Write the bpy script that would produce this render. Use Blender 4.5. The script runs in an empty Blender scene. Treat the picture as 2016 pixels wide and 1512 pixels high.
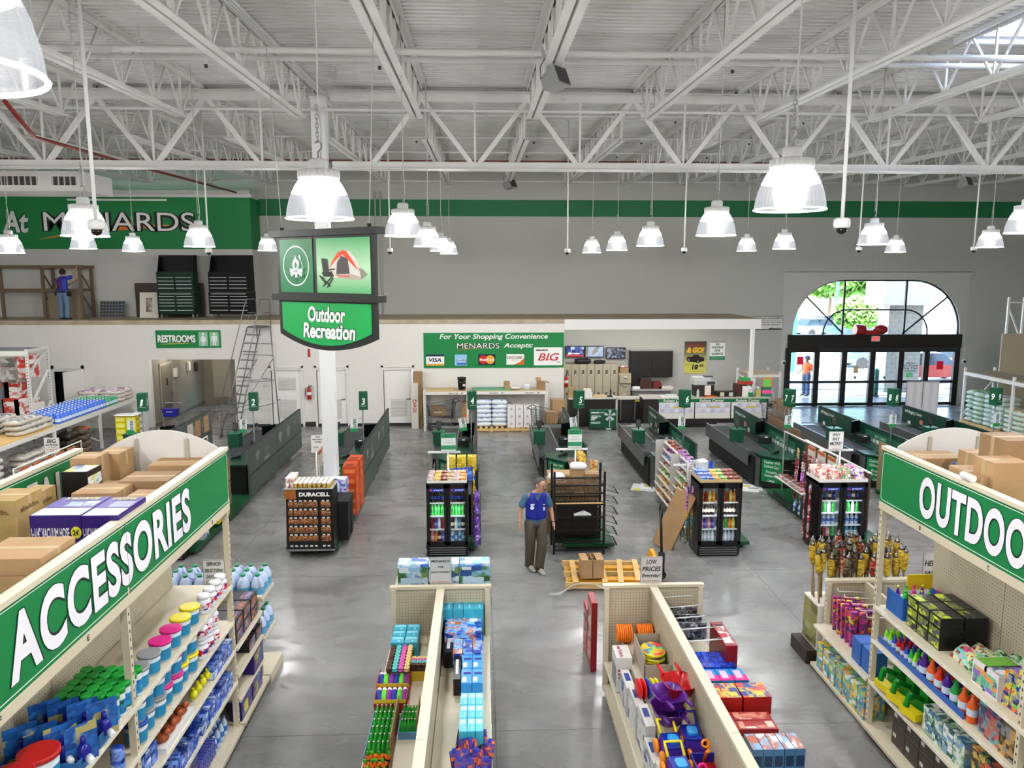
# Home improvement store seen from a raised deck: checkouts, racks and gondolas. Metres, X right, Y depth, Z up.
import bpy,math,random
from mathutils import Vector,Matrix
SC=bpy.context.scene
COL=SC.collection
RN=random.Random(11)
PI=math.pi
# ---------------------------------------------------------------- camera
FPX,CXP,CYP,CAMH=1514.0,1008.0,756.0,5.51
PITCH=math.atan(221/FPX)
YAW=math.atan(62*math.cos(PITCH)/FPX)
cd=bpy.data.cameras.new('camera');cam=bpy.data.objects.new('camera',cd);COL.objects.link(cam)
cd.sensor_fit='HORIZONTAL';cd.sensor_width=36.0;cd.lens=36.0*FPX/2016.0
cd.clip_start=0.05;cd.clip_end=400
cam.location=(0,0,CAMH);cam.rotation_euler=(PI/2-PITCH,0,-YAW)
SC.camera=cam
# ---------------------------------------------------------------- world, sun, exposure
w=bpy.data.worlds.new('world');SC.world=w;w.use_nodes=True
nt=w.node_tree;nt.nodes.clear()
sky=nt.nodes.new('ShaderNodeTexSky');sky.sky_type='NISHITA';sky.sun_disc=False
sky.sun_elevation=math.radians(55);sky.sun_rotation=math.radians(200)
bg=nt.nodes.new('ShaderNodeBackground');bg.inputs['Strength'].default_value=2.6
wo=nt.nodes.new('ShaderNodeOutputWorld')
nt.links.new(sky.outputs[0],bg.inputs[0]);nt.links.new(bg.outputs[0],wo.inputs[0])
sd=bpy.data.lights.new('sun','SUN');sun=bpy.data.objects.new('sun',sd);COL.objects.link(sun)
sd.energy=42.0;sd.angle=0.01;sd.color=(1,.97,.92)
sun.rotation_euler=(math.radians(38),0,math.radians(-28))
vs=SC.view_settings
vs.view_transform='Standard';vs.look='None';vs.exposure=0.0;vs.gamma=1.0;vs.use_curve_mapping=False
LAMP_W=258.0
CY=SC.cycles
CY.max_bounces=5;CY.diffuse_bounces=3;CY.glossy_bounces=2;CY.transmission_bounces=3;CY.transparent_max_bounces=6;CY.light_sampling_threshold=.03
CY.caustics_reflective=False;CY.caustics_refractive=False;CY.sample_clamp_indirect=6.0
CY.use_denoising=True;CY.use_adaptive_sampling=True;CY.adaptive_threshold=.14;CY.adaptive_min_samples=10
# ---------------------------------------------------------------- photograph -> world
_f=Vector((math.sin(YAW)*math.cos(PITCH),math.cos(YAW)*math.cos(PITCH),-math.sin(PITCH)))
_r=Vector((math.cos(YAW),-math.sin(YAW),0));_u=_r.cross(_f)
def ray(x,y):return _f+_r*((x-CXP)/FPX)+_u*((CYP-y)/FPX)
def P(x,y,Y):
 d=ray(x,y);return Vector((0,0,CAMH))+d*(Y/d.y)
def PZ(x,y,z=0.0):
 d=ray(x,y);return Vector((0,0,CAMH))+d*((z-CAMH)/d.z)
def PX(x,y,X):
 d=ray(x,y);return Vector((0,0,CAMH))+d*(X/d.x)
def RC(x0,y0,x1,y1,Y):
 a=P(x0,(y0+y1)/2,Y);b=P(x1,(y0+y1)/2,Y);c=P((x0+x1)/2,y0,Y);d=P((x0+x1)/2,y1,Y)
 return a.x,b.x,d.z,c.z
 # ---------------------------------------------------------------- materials
_mc={}
def lin(h):
 h=h.lstrip('#');o=[]
 for i in(0,2,4):
  c=int(h[i:i+2],16)/255.0
  o.append(c/12.92 if c<=.04045 else((c+.055)/1.055)**2.4)
 return(*o,1.0)
def M(c,rough=.55,metal=0.0,spec=.4,emit=0.0,alpha=1.0,trans=0.0):
 """plain surface of colour c (sRGB hex)"""
 if not isinstance(c,str):return c
 k=(c,rough,metal,spec,emit,alpha,trans)
 if k in _mc:return _mc[k]
 m=bpy.data.materials.new('paint_'+c.lstrip('#'));m.use_nodes=True
 b=m.node_tree.nodes['Principled BSDF']
 b.inputs['Base Color'].default_value=lin(c);b.inputs['Roughness'].default_value=rough
 b.inputs['Metallic'].default_value=metal;b.inputs['Specular IOR Level'].default_value=spec
 if emit:b.inputs['Emission Color'].default_value=lin(c);b.inputs['Emission Strength'].default_value=emit
 if emit:m.cycles.emission_sampling='NONE'
 if alpha<1:b.inputs['Alpha'].default_value=alpha
 if trans:b.inputs['Transmission Weight'].default_value=trans
 m.diffuse_color=lin(c);_mc[k]=m
 return m
def nodemat(name):
 m=bpy.data.materials.new(name);m.use_nodes=True;t=m.node_tree
 b=t.nodes['Principled BSDF']
 return m,t,b,(lambda n:t.nodes.new('ShaderNode'+n)),t.links.new
def ramp(nd,stops,const=False):
 cr=nd.color_ramp;cr.interpolation='CONSTANT' if const else 'LINEAR'
 while len(cr.elements)<len(stops):cr.elements.new(.5)
 for e,(p,c)in zip(cr.elements,stops):
  e.position=p;e.color=lin(c)if isinstance(c,str)else(*c,1)
def noisy(name,c0,c1,scale=6.0,detail=4,rough=.6,bump=0.0,bscale=None,stretch=(1,1,1),metal=0,lo=.35,hi=.65,spec=.4):
 if name in _mc:return _mc[name]
 m,t,b,N,L=nodemat(name)
 tc=N('TexCoord');mp=N('Mapping');mp.inputs['Scale'].default_value=stretch
 L(tc.outputs['Object'],mp.inputs[0])
 n=N('TexNoise');n.inputs['Scale'].default_value=scale;n.inputs['Detail'].default_value=detail
 L(mp.outputs[0],n.inputs['Vector'])
 r=N('ValToRGB');ramp(r,[(lo,c0),(hi,c1)]);L(n.outputs[0],r.inputs[0]);L(r.outputs[0],b.inputs['Base Color'])
 b.inputs['Roughness'].default_value=rough;b.inputs['Metallic'].default_value=metal;b.inputs['Specular IOR Level'].default_value=spec
 if bump:
  bp=N('Bump');bp.inputs['Strength'].default_value=bump;bp.inputs['Distance'].default_value=.01
  if bscale:
   n2=N('TexNoise');n2.inputs['Scale'].default_value=bscale;L(mp.outputs[0],n2.inputs['Vector']);L(n2.outputs[0],bp.inputs['Height'])
  else:L(n.outputs[0],bp.inputs['Height'])
  L(bp.outputs[0],b.inputs['Normal'])
 _mc[name]=m;return m
def pack(name,cols,scale=14.0,stretch=(1,1,1),rough=.35,per=True):
 """busy printed packaging: patches of the given colours"""
 if name in _mc:return _mc[name]
 m,t,b,N,L=nodemat(name)
 tc=N('TexCoord');mp=N('Mapping');mp.inputs['Scale'].default_value=stretch
 L(tc.outputs['Object'],mp.inputs[0])
 if per:
  oi=N('ObjectInfo');mu=N('Math');mu.operation='MULTIPLY';mu.inputs[1].default_value=37.0
  L(oi.outputs['Random'],mu.inputs[0]);cb=N('CombineXYZ');L(mu.outputs[0],cb.inputs[0]);L(mu.outputs[0],cb.inputs[2]);L(cb.outputs[0],mp.inputs['Location'])
 ns=N('TexNoise');ns.inputs['Scale'].default_value=scale*.7;ns.inputs['Detail'].default_value=2.5;L(mp.outputs[0],ns.inputs['Vector'])
 r=N('ValToRGB');n_=len(cols);ramp(r,[(.30+.40*i/max(1,n_-1),c)for i,c in enumerate(cols)]);L(ns.outputs[0],r.inputs[0])
 m3=N('Mapping');m3.inputs['Scale'].default_value=(.8,.8,1.5);L(mp.outputs[0],m3.inputs[0])
 v=N('TexVoronoi');v.inputs['Scale'].default_value=scale*1.3;v.inputs['Randomness'].default_value=.55;v.distance='CHEBYCHEV';L(m3.outputs[0],v.inputs['Vector'])
 sp=N('SeparateColor');L(v.outputs['Color'],sp.inputs[0]);r2=N('ValToRGB');ramp(r2,[(i/n_,c)for i,c in enumerate(cols)],True);L(sp.outputs[0],r2.inputs[0])
 g=N('Math');g.operation='GREATER_THAN';g.inputs[1].default_value=.60;L(sp.outputs[2],g.inputs[0]);mx=N('MixRGB');L(g.outputs[0],mx.inputs[0]);L(r.outputs[0],mx.inputs[1]);L(r2.outputs[0],mx.inputs[2])
 L(mx.outputs[0],b.inputs['Base Color']);b.inputs['Roughness'].default_value=rough
 _mc[name]=m;return m
CARD=noisy('cardboard','#a3825c','#b08e66',3,3,.75,.1,60)
CARD2=noisy('cardboard_dark','#8d704f','#9b7b57',3,3,.75,.1,60)
WOOD=noisy('pine_wood','#c9a263','#e0bd80',3,5,.6,.2,30,(1,9,9))
BEIGE=M('#cfc5ad',.42)
WHITEM=M('#dcdcd8',.45)
GREEN=M('#0b7d3e',.4)
DKGREEN=M('#0c3b2c',.4)
BLACK=M('#101010',.45)
CHROME=M('#b9bbbd',.25,1.0)
GREY=M('#8d9092',.4,.3)
WHITE=M('#ececea',.5)
ROOFW=noisy('roof_paint','#d2d1cd','#dad9d5',2,3,.55)
# ---------------------------------------------------------------- mesh building
class MB:
 def __init__(s):s.v=[];s.f=[];s.m=[];s.sm=[]
 def add(s,vs_,fs,mi=0,smooth=False):
  o=len(s.v);s.v.extend([tuple(v)for v in vs_])
  for f in fs:s.f.append([i+o for i in f]);s.m.append(mi);s.sm.append(smooth)
  return s
 def box(s,x0,x1,y0,y1,z0,z1,mi=0,faces=None):
  """faces: dict of 'f','k','l','r','t','b' -> slot"""
  v=[(x0,y0,z0),(x1,y0,z0),(x1,y1,z0),(x0,y1,z0),(x0,y0,z1),(x1,y0,z1),(x1,y1,z1),(x0,y1,z1)]
  fs=[('b',(3,2,1,0)),('t',(4,5,6,7)),('f',(0,1,5,4)),('r',(1,2,6,5)),('k',(2,3,7,6)),('l',(3,0,4,7))]
  for k,f in fs:s.add(v,[f],(faces or{}).get(k,mi))
  return s
 def cbox(s,cx,cy,z0,w,d,h,mi=0,faces=None):return s.box(cx-w/2,cx+w/2,cy-d/2,cy+d/2,z0,z0+h,mi,faces)
 def hull(s,bot,top,mi=0,smooth=False):
  n=len(bot);v=list(bot)+list(top)
  fs=[tuple(range(n-1,-1,-1)),tuple(range(n,2*n))]
  s.add(v,fs,mi);o=len(s.v)-2*n
  for i in range(n):
   j=(i+1)%n;s.f.append([o+i,o+j,o+n+j,o+n+i]);s.m.append(mi);s.sm.append(smooth)
  return s
 def prism(s,poly,a,b,axis='y',mi=0,smooth=False):
  """polygon (u,v) extruded a..b: 'y' -> (u,y,v); 'x' -> (x,u,v); 'z' -> (u,v,z)"""
  g={'y':lambda u,v,t:(u,t,v),'x':lambda u,v,t:(t,u,v),'z':lambda u,v,t:(u,v,t)}[axis]
  return s.hull([g(u,v,a)for u,v in poly],[g(u,v,b)for u,v in poly],mi,smooth)
 def bar(s,p,q,w,h=None,mi=0):
  p,q=Vector(p),Vector(q);d=(q-p)
  if d.length<1e-6:return s
  d.normalize();h=h or w
  up=Vector((0,0,1))if abs(d.z)<.95 else Vector((1,0,0))
  a=d.cross(up).normalized()*(w/2);b=a.cross(d).normalized()*(h/2)
  return s.hull([p-a-b,p+a-b,p+a+b,p-a+b],[q-a-b,q+a-b,q+a+b,q-a+b],mi)
 def tube(s,pts,r,n=6,mi=0,closed=False):
  pts=[Vector(p)for p in pts];k=len(pts);rings=[];pa=None
  for i,p in enumerate(pts):
   a=pts[(i-1)%k]if(i or closed)else p;c=pts[(i+1)%k]if(i<k-1 or closed)else p
   t=(c-a).normalized()
   if pa is None:
    up=Vector((0,0,1))if abs(t.z)<.9 else Vector((1,0,0));pa=t.cross(up).normalized()
   pa=(pa-t*pa.dot(t)).normalized();pb=t.cross(pa)
   rr=r[i]if isinstance(r,(list,tuple))else r
   rings.append([p+pa*(rr*math.cos(2*PI*j/n))+pb*(rr*math.sin(2*PI*j/n))for j in range(n)])
  o=len(s.v)
  for rg in rings:s.v.extend(tuple(v)for v in rg)
  for i in range(k if closed else k-1):
   i2=(i+1)%k
   for j in range(n):
    j2=(j+1)%n
    s.f.append([o+i*n+j,o+i*n+j2,o+i2*n+j2,o+i2*n+j]);s.m.append(mi);s.sm.append(True)
  if not closed:
   s.f.append([o+j for j in range(n-1,-1,-1)]);s.m.append(mi);s.sm.append(False)
   s.f.append([o+(k-1)*n+j for j in range(n)]);s.m.append(mi);s.sm.append(False)
  return s
 def lathe(s,prof,n=12,c=(0,0,0),mi=0,cap=True,sx=1,sy=1,smooth=True):
  o=len(s.v)
  for r,z in prof:
   for j in range(n):s.v.append((c[0]+sx*r*math.cos(2*PI*j/n),c[1]+sy*r*math.sin(2*PI*j/n),c[2]+z))
  mis=mi if isinstance(mi,(list,tuple))else[mi]*len(prof)
  for i in range(len(prof)-1):
   for j in range(n):
    j2=(j+1)%n
    s.f.append([o+i*n+j,o+i*n+j2,o+(i+1)*n+j2,o+(i+1)*n+j]);s.m.append(mis[i]);s.sm.append(smooth)
  if cap:
   if prof[0][0]>1e-4:s.f.append([o+j for j in range(n-1,-1,-1)]);s.m.append(mis[0]);s.sm.append(False)
   if prof[-1][0]>1e-4:s.f.append([o+(len(prof)-1)*n+j for j in range(n)]);s.m.append(mis[-1]);s.sm.append(False)
  return s
 def ell(s,c,rx,ry,rz,n=10,k=6,mi=0):
  s.lathe([(max(1e-4,math.sin(PI*i/k)),-math.cos(PI*i/k))for i in range(k+1)],n,(0,0,0),mi)
  cnt=(k+1)*n
  for i in range(len(s.v)-cnt,len(s.v)):
   x,y,z=s.v[i];s.v[i]=(c[0]+x*rx,c[1]+y*ry,c[2]+z*rz)
  return s
 def poly(s,pts,mi=0):return s.add(pts,[tuple(range(len(pts)))],mi)
 def xf(s,mat):
  s.v=[tuple(mat@Vector(v))for v in s.v];return s
 def mesh(s,name,mats):
  me=bpy.data.meshes.new(name);me.from_pydata(s.v,[],s.f)
  if not isinstance(mats,(list,tuple)):mats=[mats]
  for m in mats:me.materials.append(M(m)if isinstance(m,str)else m)
  me.polygons.foreach_set('material_index',s.m);me.polygons.foreach_set('use_smooth',s.sm)
  me.update();return me
 def obj(s,name,mats,parent=None,loc=(0,0,0),rz=0.0):return ob(name,s.mesh(name,mats),parent,loc,rz)
def rounded(w,h,r,n=4,cx=0,cy=0):
 o=[]
 for(sx,sy,a0)in((1,-1,-90),(1,1,0),(-1,1,90),(-1,-1,180)):
  for i in range(n+1):
   a=math.radians(a0+90*i/n);o.append((cx+sx*(w/2-r)+r*math.cos(a),cy+sy*(h/2-r)+r*math.sin(a)))
 return o
def ob(name,me,parent=None,loc=(0,0,0),rz=0.0,rot=None):
 o=bpy.data.objects.new(name,me);COL.objects.link(o);o.location=loc
 o.rotation_euler=rot if rot else(0,0,rz)
 if parent:o.parent=parent
 return o
def tag(o,label=None,cat=None,group=None,kind=None):
 if label:o['label']=label
 if cat:o['category']=cat
 if group:o['group']=group
 if kind:o['kind']=kind
 return o
def thing(name,label,cat,loc=(0,0,0),rz=0.0,group=None):return tag(ob(name,None,None,loc,rz),label,cat,group)
def struct(o,label=None):o['kind']='structure';return tag(o,label)
_box={}
def bx(name,mat,parent,x0,x1,y0,y1,z0,z1):
 """a box part; alike boxes share their mesh"""
 k=(round(x1-x0,4),round(y1-y0,4),round(z1-z0,4),mat if isinstance(mat,str)else mat.name)
 if k not in _box:_box[k]=MB().cbox(0,0,0,k[0],k[1],k[2]).mesh(name,mat)
 return ob(name,_box[k],parent,((x0+x1)/2,(y0+y1)/2,z0))
def dup(root,loc=None,rz=None,label=None,group=None,parent=None):
 r=root.copy();COL.objects.link(r);r.parent=parent
 if loc is not None:r.location=loc
 if rz is not None:r.rotation_euler=(0,0,rz)
 if label:r['label']=label
 if group:r['group']=group
 for ch in root.children:dup(ch,parent=r)
 return r
class Spec:
 """a product: root mesh plus part meshes; put() sets down as many as wanted, sharing the mesh data"""
 def __init__(s,name,cat,root,parts=()):s.name,s.cat,s.root,s.parts=name,cat,root,parts
 def put(s,loc,rz=0.0,label=None,group=None,rot=None):
  o=tag(ob(s.name,s.root,None,loc,rz,rot),label,s.cat,group)
  for p in s.parts:
   c=ob(p[0],p[1],o,p[2]if len(p)>2 else(0,0,0))
  return o
class Frame:
 def __init__(s,x,y,rz):s.o=Vector((x,y,0));s.rz=rz;s.c=math.cos(rz);s.s=math.sin(rz)
 def w(s,x,y,z=0.0):return(s.o.x+x*s.c-y*s.s,s.o.y+x*s.s+y*s.c,z)
 # ---------------------------------------------------------------- lettering
_tx={}
def txmesh(t,w,h,bold,shear,mat,space=1.0,depth=.0015):
 k=(t,round(w,3),round(h,3),bold,shear,mat if isinstance(mat,str)else mat.name,depth)
 if k in _tx:return _tx[k]
 c=bpy.data.curves.new('lettering','FONT');c.body=t;c.size=1;c.align_x='CENTER';c.align_y='CENTER'
 c.offset=bold;c.shear=shear;c.space_character=space;c.resolution_u=5 if w>.6 else 3;c.extrude=0.0
 o=bpy.data.objects.new('lettering',c);me=bpy.data.meshes.new_from_object(o);bpy.data.objects.remove(o);bpy.data.curves.remove(c)
 xs=[v.co.x for v in me.vertices];ys=[v.co.y for v in me.vertices]
 if xs:
  cx,cy=(min(xs)+max(xs))/2,(min(ys)+max(ys))/2;sx=w/max(1e-6,max(xs)-min(xs));sy=h/max(1e-6,max(ys)-min(ys))
  for v in me.vertices:v.co=((v.co.x-cx)*sx,0,(v.co.y-cy)*sy)
 me.materials.clear();me.materials.append(M(mat));_tx[k]=me
 return me
def text(t,parent,x,y,z,w,h,mat='#f2f2f0',bold=.02,shear=0.0,outline=None,name='lettering',space=1.0,rz=0.0,ow=.05):
 """letters standing in the x-z plane, facing -y, centred at (x,y,z), fitted to w by h"""
 if outline:
  ob('lettering_outline',txmesh(t,w*(1+ow*.35),h*(1+ow),bold+ow,shear,outline,space),parent,(x,y+.002,z),rz)
 return ob(name,txmesh(t,w,h,bold,shear,mat,space),parent,(x,y,z),rz)
def flat(name,pts,mat,parent,y):
 """flat printed shape: polygon of (x,z) facing -y"""
 return MB().poly([(px_,y,pz_)for px_,pz_ in pts]).obj(name,mat,parent)
def rectp(x0,x1,z0,z1):return[(x0,z0),(x1,z0),(x1,z1),(x0,z1)]
def disc(cx,cz,rx,rz_,n=20):return[(cx+rx*math.cos(2*PI*i/n),cz+rz_*math.sin(2*PI*i/n))for i in range(n)]
# ================================================================ SETTING
YW,YU,YL,MZ=30.85,29.7,27.45,3.83
def deckz(Y):return 9.21+.0237*(Y-16.4)
# concrete floor slabs with sawn joints
m,t,b,N,L=nodemat('sealed_concrete')
tc=N('NewGeometry');n1=N('TexNoise');n1.inputs['Scale'].default_value=.55;n1.inputs['Detail'].default_value=8;n1.inputs['Roughness'].default_value=.62
L(tc.outputs['Position'],n1.inputs['Vector'])
r1=N('ValToRGB');ramp(r1,[(.30,'#6f6f6e'),(.5,'#868685'),(.72,'#9a9996')]);L(n1.outputs[0],r1.inputs[0])
mp=N('Mapping');mp.inputs['Scale'].default_value=(.9,1.9,1);L(tc.outputs['Position'],mp.inputs[0])
n2=N('TexNoise');n2.inputs['Scale'].default_value=1.4;n2.inputs['Detail'].default_value=6;n2.inputs['Distortion'].default_value=.8;L(mp.outputs[0],n2.inputs['Vector'])
r2=N('ValToRGB');ramp(r2,[(.42,'#ffffff'),(.66,'#c9c6bd')]);L(n2.outputs[0],r2.inputs[0])
mx=N('MixRGB');mx.blend_type='MULTIPLY';mx.inputs[0].default_value=.55;L(r1.outputs[0],mx.inputs[1]);L(r2.outputs[0],mx.inputs[2]);L(mx.outputs[0],b.inputs['Base Color'])
r3=N('ValToRGB');ramp(r3,[(.3,(.16,.16,.16)),(.7,(.36,.36,.36))]);L(n2.outputs[0],r3.inputs[0]);L(r3.outputs[0],b.inputs['Roughness'])
b.inputs['Specular IOR Level'].default_value=.5
CONC=m
fl=struct(MB().box(-24,27,-15,33,-.3,-.012).obj('floor','#4f4f4c'),'grey sealed concrete shop floor')
jx=[-24]+[.15+4.9*k for k in range(-4,6)]+[27];jy=[-15]+[8.62+4.9*k for k in range(-4,5)]+[33]
for i in range(len(jx)-1):
 for j in range(len(jy)-1):
  bx('slab',CONC,fl,jx[i]+.003,jx[i+1]-.003,jy[j]+.003,jy[j+1]-.003,-.012,0)
  # painted block walls: the paint carries the green stripe
def wallpaint(name,z0,z1,green='#07693a',base='#d6d4cf'):
 m,t,b,N,L=nodemat(name)
 g=N('NewGeometry');s=N('SeparateXYZ');L(g.outputs['Position'],s.inputs[0])
 a=N('Math');a.operation='GREATER_THAN';a.inputs[1].default_value=z0;L(s.outputs[2],a.inputs[0])
 c=N('Math');c.operation='LESS_THAN';c.inputs[1].default_value=z1;L(s.outputs[2],c.inputs[0])
 k=N('Math');k.operation='MULTIPLY';L(a.outputs[0],k.inputs[0]);L(c.outputs[0],k.inputs[1])
 mx=N('MixRGB');mx.inputs[1].default_value=lin(base);mx.inputs[2].default_value=lin(green);L(k.outputs[0],mx.inputs[0]);L(mx.outputs[0],b.inputs['Base Color'])
 n=N('TexNoise');n.inputs['Scale'].default_value=30;n.inputs['Detail'].default_value=5;bp=N('Bump');bp.inputs['Strength'].default_value=.25;bp.inputs['Distance'].default_value=.004
 L(g.outputs['Position'],n.inputs['Vector']);L(n.outputs[0],bp.inputs['Height']);L(bp.outputs[0],b.inputs['Normal']);b.inputs['Roughness'].default_value=.6
 return m
BW,BH=.4064,.2032
def cut(iv,holes):
 out=[iv]
 for h0,h1 in holes:
  nx=[]
  for a,c in out:
   if h1<=a or h0>=c:nx.append((a,c));continue
   if h0>a:nx.append((a,h0))
   if h1<c:nx.append((h1,c))
  out=nx
 return[q for q in out if q[1]-q[0]>.02]
def block_wall(name,x0,x1,z0,z1,Y,mat,holes=(),near=None,label=None,limit=300,thick=.2,bw=BW,bh=BH,piece='block',joint=.004):
 """backing wall plus real blocks with recessed joints; the best seen ones are single parts"""
 back=MB();xs=sorted({x0,x1,*[min(max(h[i],x0),x1)for h in holes for i in(0,1)]})
 for a,c in zip(xs[:-1],xs[1:]):
  for q0,q1 in cut((z0,z1),[(h[2],h[3])for h in holes if h[0]<(a+c)/2<h[1]]):back.box(a,c,Y+joint,Y+thick,q0,q1)
 wl=struct(back.obj(name,mat),label)
 blocks=[];k=0;z=z0
 while z<z1-.02:
  top=min(z+bh,z1);zc=(z+top)/2
  for a,c in cut((x0,x1),[(h[0],h[1])for h in holes if h[2]<zc<h[3]]):
   x=math.floor(a/bw)*bw-(bw/2 if k%2 else 0)
   while x<c:
    p,q=max(x,a),min(x+bw,c)
    if q-p>.03:blocks.append((p,q,z,top))
    x+=bw
  z+=bh;k+=1
 if near:blocks.sort(key=lambda q:abs((q[0]+q[1])/2-near[0])+2*abs((q[2]+q[3])/2-near[1]))
 j=.0035
 for p,q,u,v in blocks[:limit]:bx(piece,mat,wl,p+j,q-j,Y,Y+joint+.001,u+j,v-j)
 if blocks[limit:]:
  s=MB()
  for p,q,u,v in blocks[limit:]:s.box(p+j,q-j,Y,Y+joint+.001,u+j,v-j)
  tag(s.obj(piece+'_courses',mat,wl),kind='stuff')
 return wl
WP_MAIN=wallpaint('block_paint_stripe',7.66,8.30,'#06683a','#aeaea7')
WP_LOW=wallpaint('block_paint',90,91,base='#dedbd5')
WP_UP=wallpaint('panel_paint_band',6.35,8.24,'#0a7a3d','#c4c2bc')
DOORS=[(-7.47,-6.40),(-5.87,-4.80),(-3.50,-2.47)]
block_wall('wall_front',-24,26,0,9.9,YW,WP_MAIN,[(12.25,19.96,0,5.51),(-9,2.95,0,3.7),(-24,-8.72,0,8.2)],(6,5),'grey-white block front wall with a dark green painted stripe')
block_wall('wall_lower',-22,2.99,0,3.68,YL,WP_LOW,[(-11.7,-8.72,0,2.47),(-15.0,-14.06,0,2.13)]+[(a,c,0,2.13)for a,c in DOORS],(-3,2),'white painted block wall under the mezzanine')
up=struct(MB().box(-22,-8.57,YU,YU+.15,MZ,8.5).box(-8.72,-8.57,YU+.15,YW,MZ,8.5).obj('wall_upper',WP_UP),'set-forward upper wall with a broad green band')
bx('cap','#d4d2cc',up,-22,-8.5,YU-.06,YU+.2,8.24,8.36)
bx('light_strip','#dededa',up,-15.2,-11.6,YU-.09,YU-.02,8.10,8.17)
struct(MB().box(-24,-23.8,-15,32,0,9.8).obj('wall_left','#cfcdc7'));struct(MB().box(26,26.2,-15,32,0,9.8).obj('wall_right','#cfcdc7'))
struct(MB().box(-24,26.2,-15.2,-15,0,9.8).obj('wall_back','#cfcdc7'))
# corridor behind the restroom opening
TAUPE='#857f72'
co=struct(MB().box(-11.9,-11.7,YL+.2,33,0,2.7).obj('wall_corridor',TAUPE),'taupe painted side wall of the restroom corridor')
struct(MB().box(-11.7,-7.7,32.6,32.8,0,2.7).obj('wall_corridor_end',TAUPE));struct(MB().box(-8.72,-8.5,YL+.2,31.2,0,2.7).obj('wall_corridor_right',TAUPE))
struct(MB().box(-12,-7.5,YL+.2,33,2.55,2.7).obj('ceiling_corridor','#c8c5bd'))
struct(MB().box(-11.7,-11.67,YL+.2,32.6,.0,.1).obj('baseboard_corridor','#5d574c'))
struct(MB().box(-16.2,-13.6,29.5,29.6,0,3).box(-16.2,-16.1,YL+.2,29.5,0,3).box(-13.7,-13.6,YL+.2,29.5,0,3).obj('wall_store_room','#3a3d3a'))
def ceil_light(x,y,z,e,label,col=(1,.93,.82)):
 o=thing('recessed_light',label,'lamp',(x,y,z));MB().lathe([(.12,0),(.12,-.015),(.09,-.02)],16).obj('trim_ring','#e4e2dc',o);MB().lathe([(.085,-.021),(.085,-.024)],16).obj('lens',M('#fff4e0',.5,emit=6.0),o)
 lt=bpy.data.lights.new('recessed_bulb','POINT');lt.energy=e;lt.color=col;lt.shadow_soft_size=.1;lo=bpy.data.objects.new('recessed_bulb',lt);COL.objects.link(lo);lo.parent=o;lo.location=(0,0,-.12)
for y,lb in((28.6,'round ceiling light at the front of the restroom corridor'),(31.0,'round ceiling light deep in the restroom corridor')):ceil_light(-11.0,y,2.55,34,lb)
for x,nth in zip((4.2,6.2,8.4),('left','middle','right')):ceil_light(x,28.7,3.48,75,nth+' added fill light hidden under the office canopy',(1,.98,.95))  # added lamps, out of sight above the office, to brighten its wall and lockers
# mezzanine floor, office canopy
mz=struct(MB().box(-22,2.99,YL-.02,YW,MZ-.14,MZ).box(2.99,10.12,YL-.02,YW,MZ-.03,MZ).obj('floor_mezzanine',noisy('plywood_edge','#a5977f','#b8ab93',3,4,.7)),'bare plywood top of the mezzanine')
bx('fascia','#e4e3df',mz,2.99,10.12,YL-.03,YL+.12,3.46,MZ-.005);bx('fascia','#d9d8d4',mz,9.97,10.12,YL+.12,YW,3.46,MZ-.005)
bx('soffit','#d9d8d4',mz,2.99,10.12,YL+.12,YW,3.48,3.52)
bx('post','#e8e8e6',mz,9.80,9.92,YL,YL+.12,0,3.46)
bx('side_wall',WP_LOW,mz,2.84,2.99,YL+.2,YW,0,3.6)
struct(MB().box(-8.6,2.99,YL-.02,YL-.004,0,.1).obj('baseboard_lower','#26282a'));struct(MB().box(3,12.2,YW-.02,YW-.004,0,.14).box(20,26,YW-.02,YW-.004,0,.14).obj('baseboard_front','#26282a'))
# white steel doors in the lower wall
def steel_door(i,x0,x1,louvers,label):
 d=struct(ob('door_%d'%i,None,None,(x0,YL,0)),label);w=x1-x0
 f=MB();f.box(-.07,0,-.03,.2,0,2.2).box(w,w+.07,-.03,.2,0,2.2).box(-.07,w+.07,-.03,.2,2.13,2.22);f.obj('door_frame','#dfddd8',d)
 bx('door_leaf','#e6e4df',d,.015,w-.015,.05,.095,.01,2.12)
 for z0,z1 in louvers:
  bx('louver_frame','#d3d1cc',d,w*.22,w*.80,.035,.05,z0,z1)
  n=int((z1-z0)/.055)
  for k in range(n):
   zz=z0+.03+k*(z1-z0-.05)/n;ob('slat',SLAT(w*.54),d,(w*.51,.03,zz))
 hx=w*.16 if i==1 else w*.9
 MB().lathe([(.03,0),(.03,.012)],10).xf(Matrix.Rotation(PI/2,4,'X')).obj('handle_rose',CHROME,d,(hx,.05,.98))
 MB().bar((0,-.05,0),(.12 if i==1 else-.12,-.05,0),.022).bar((0,-.05,0),(0,0,0),.02).obj('handle',CHROME,d,(hx,.05,.98))
 for z in(.25,1.05,1.9):bx('hinge',GREY,d,-.01 if i>1 else w-.012,.012 if i>1 else w+.01,.03,.05,z,z+.1)
 return d
_sl={}
def SLAT(w):
 k=round(w,3)
 if k not in _sl:_sl[k]=MB().prism([(-.012,-.016),(.012,.012),(.012,.018),(-.012,-.01)],-k/2,k/2,'x').mesh('slat','#c9c7c1')
 return _sl[k]
steel_door(1,*DOORS[0],[(1.33,1.78),(.3,.98)],'white steel door with two louvred vents left of the extinguisher')
steel_door(2,*DOORS[1],[(.3,.98)],'white louvred steel door behind the white column')
steel_door(3,*DOORS[2],[(.35,.98)],'white louvred steel door under the payment card sign')
d4=struct(ob('door_4',None,None,(-15.0,YL,0)),'open white door to a dark store room beside the white rack')
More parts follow.
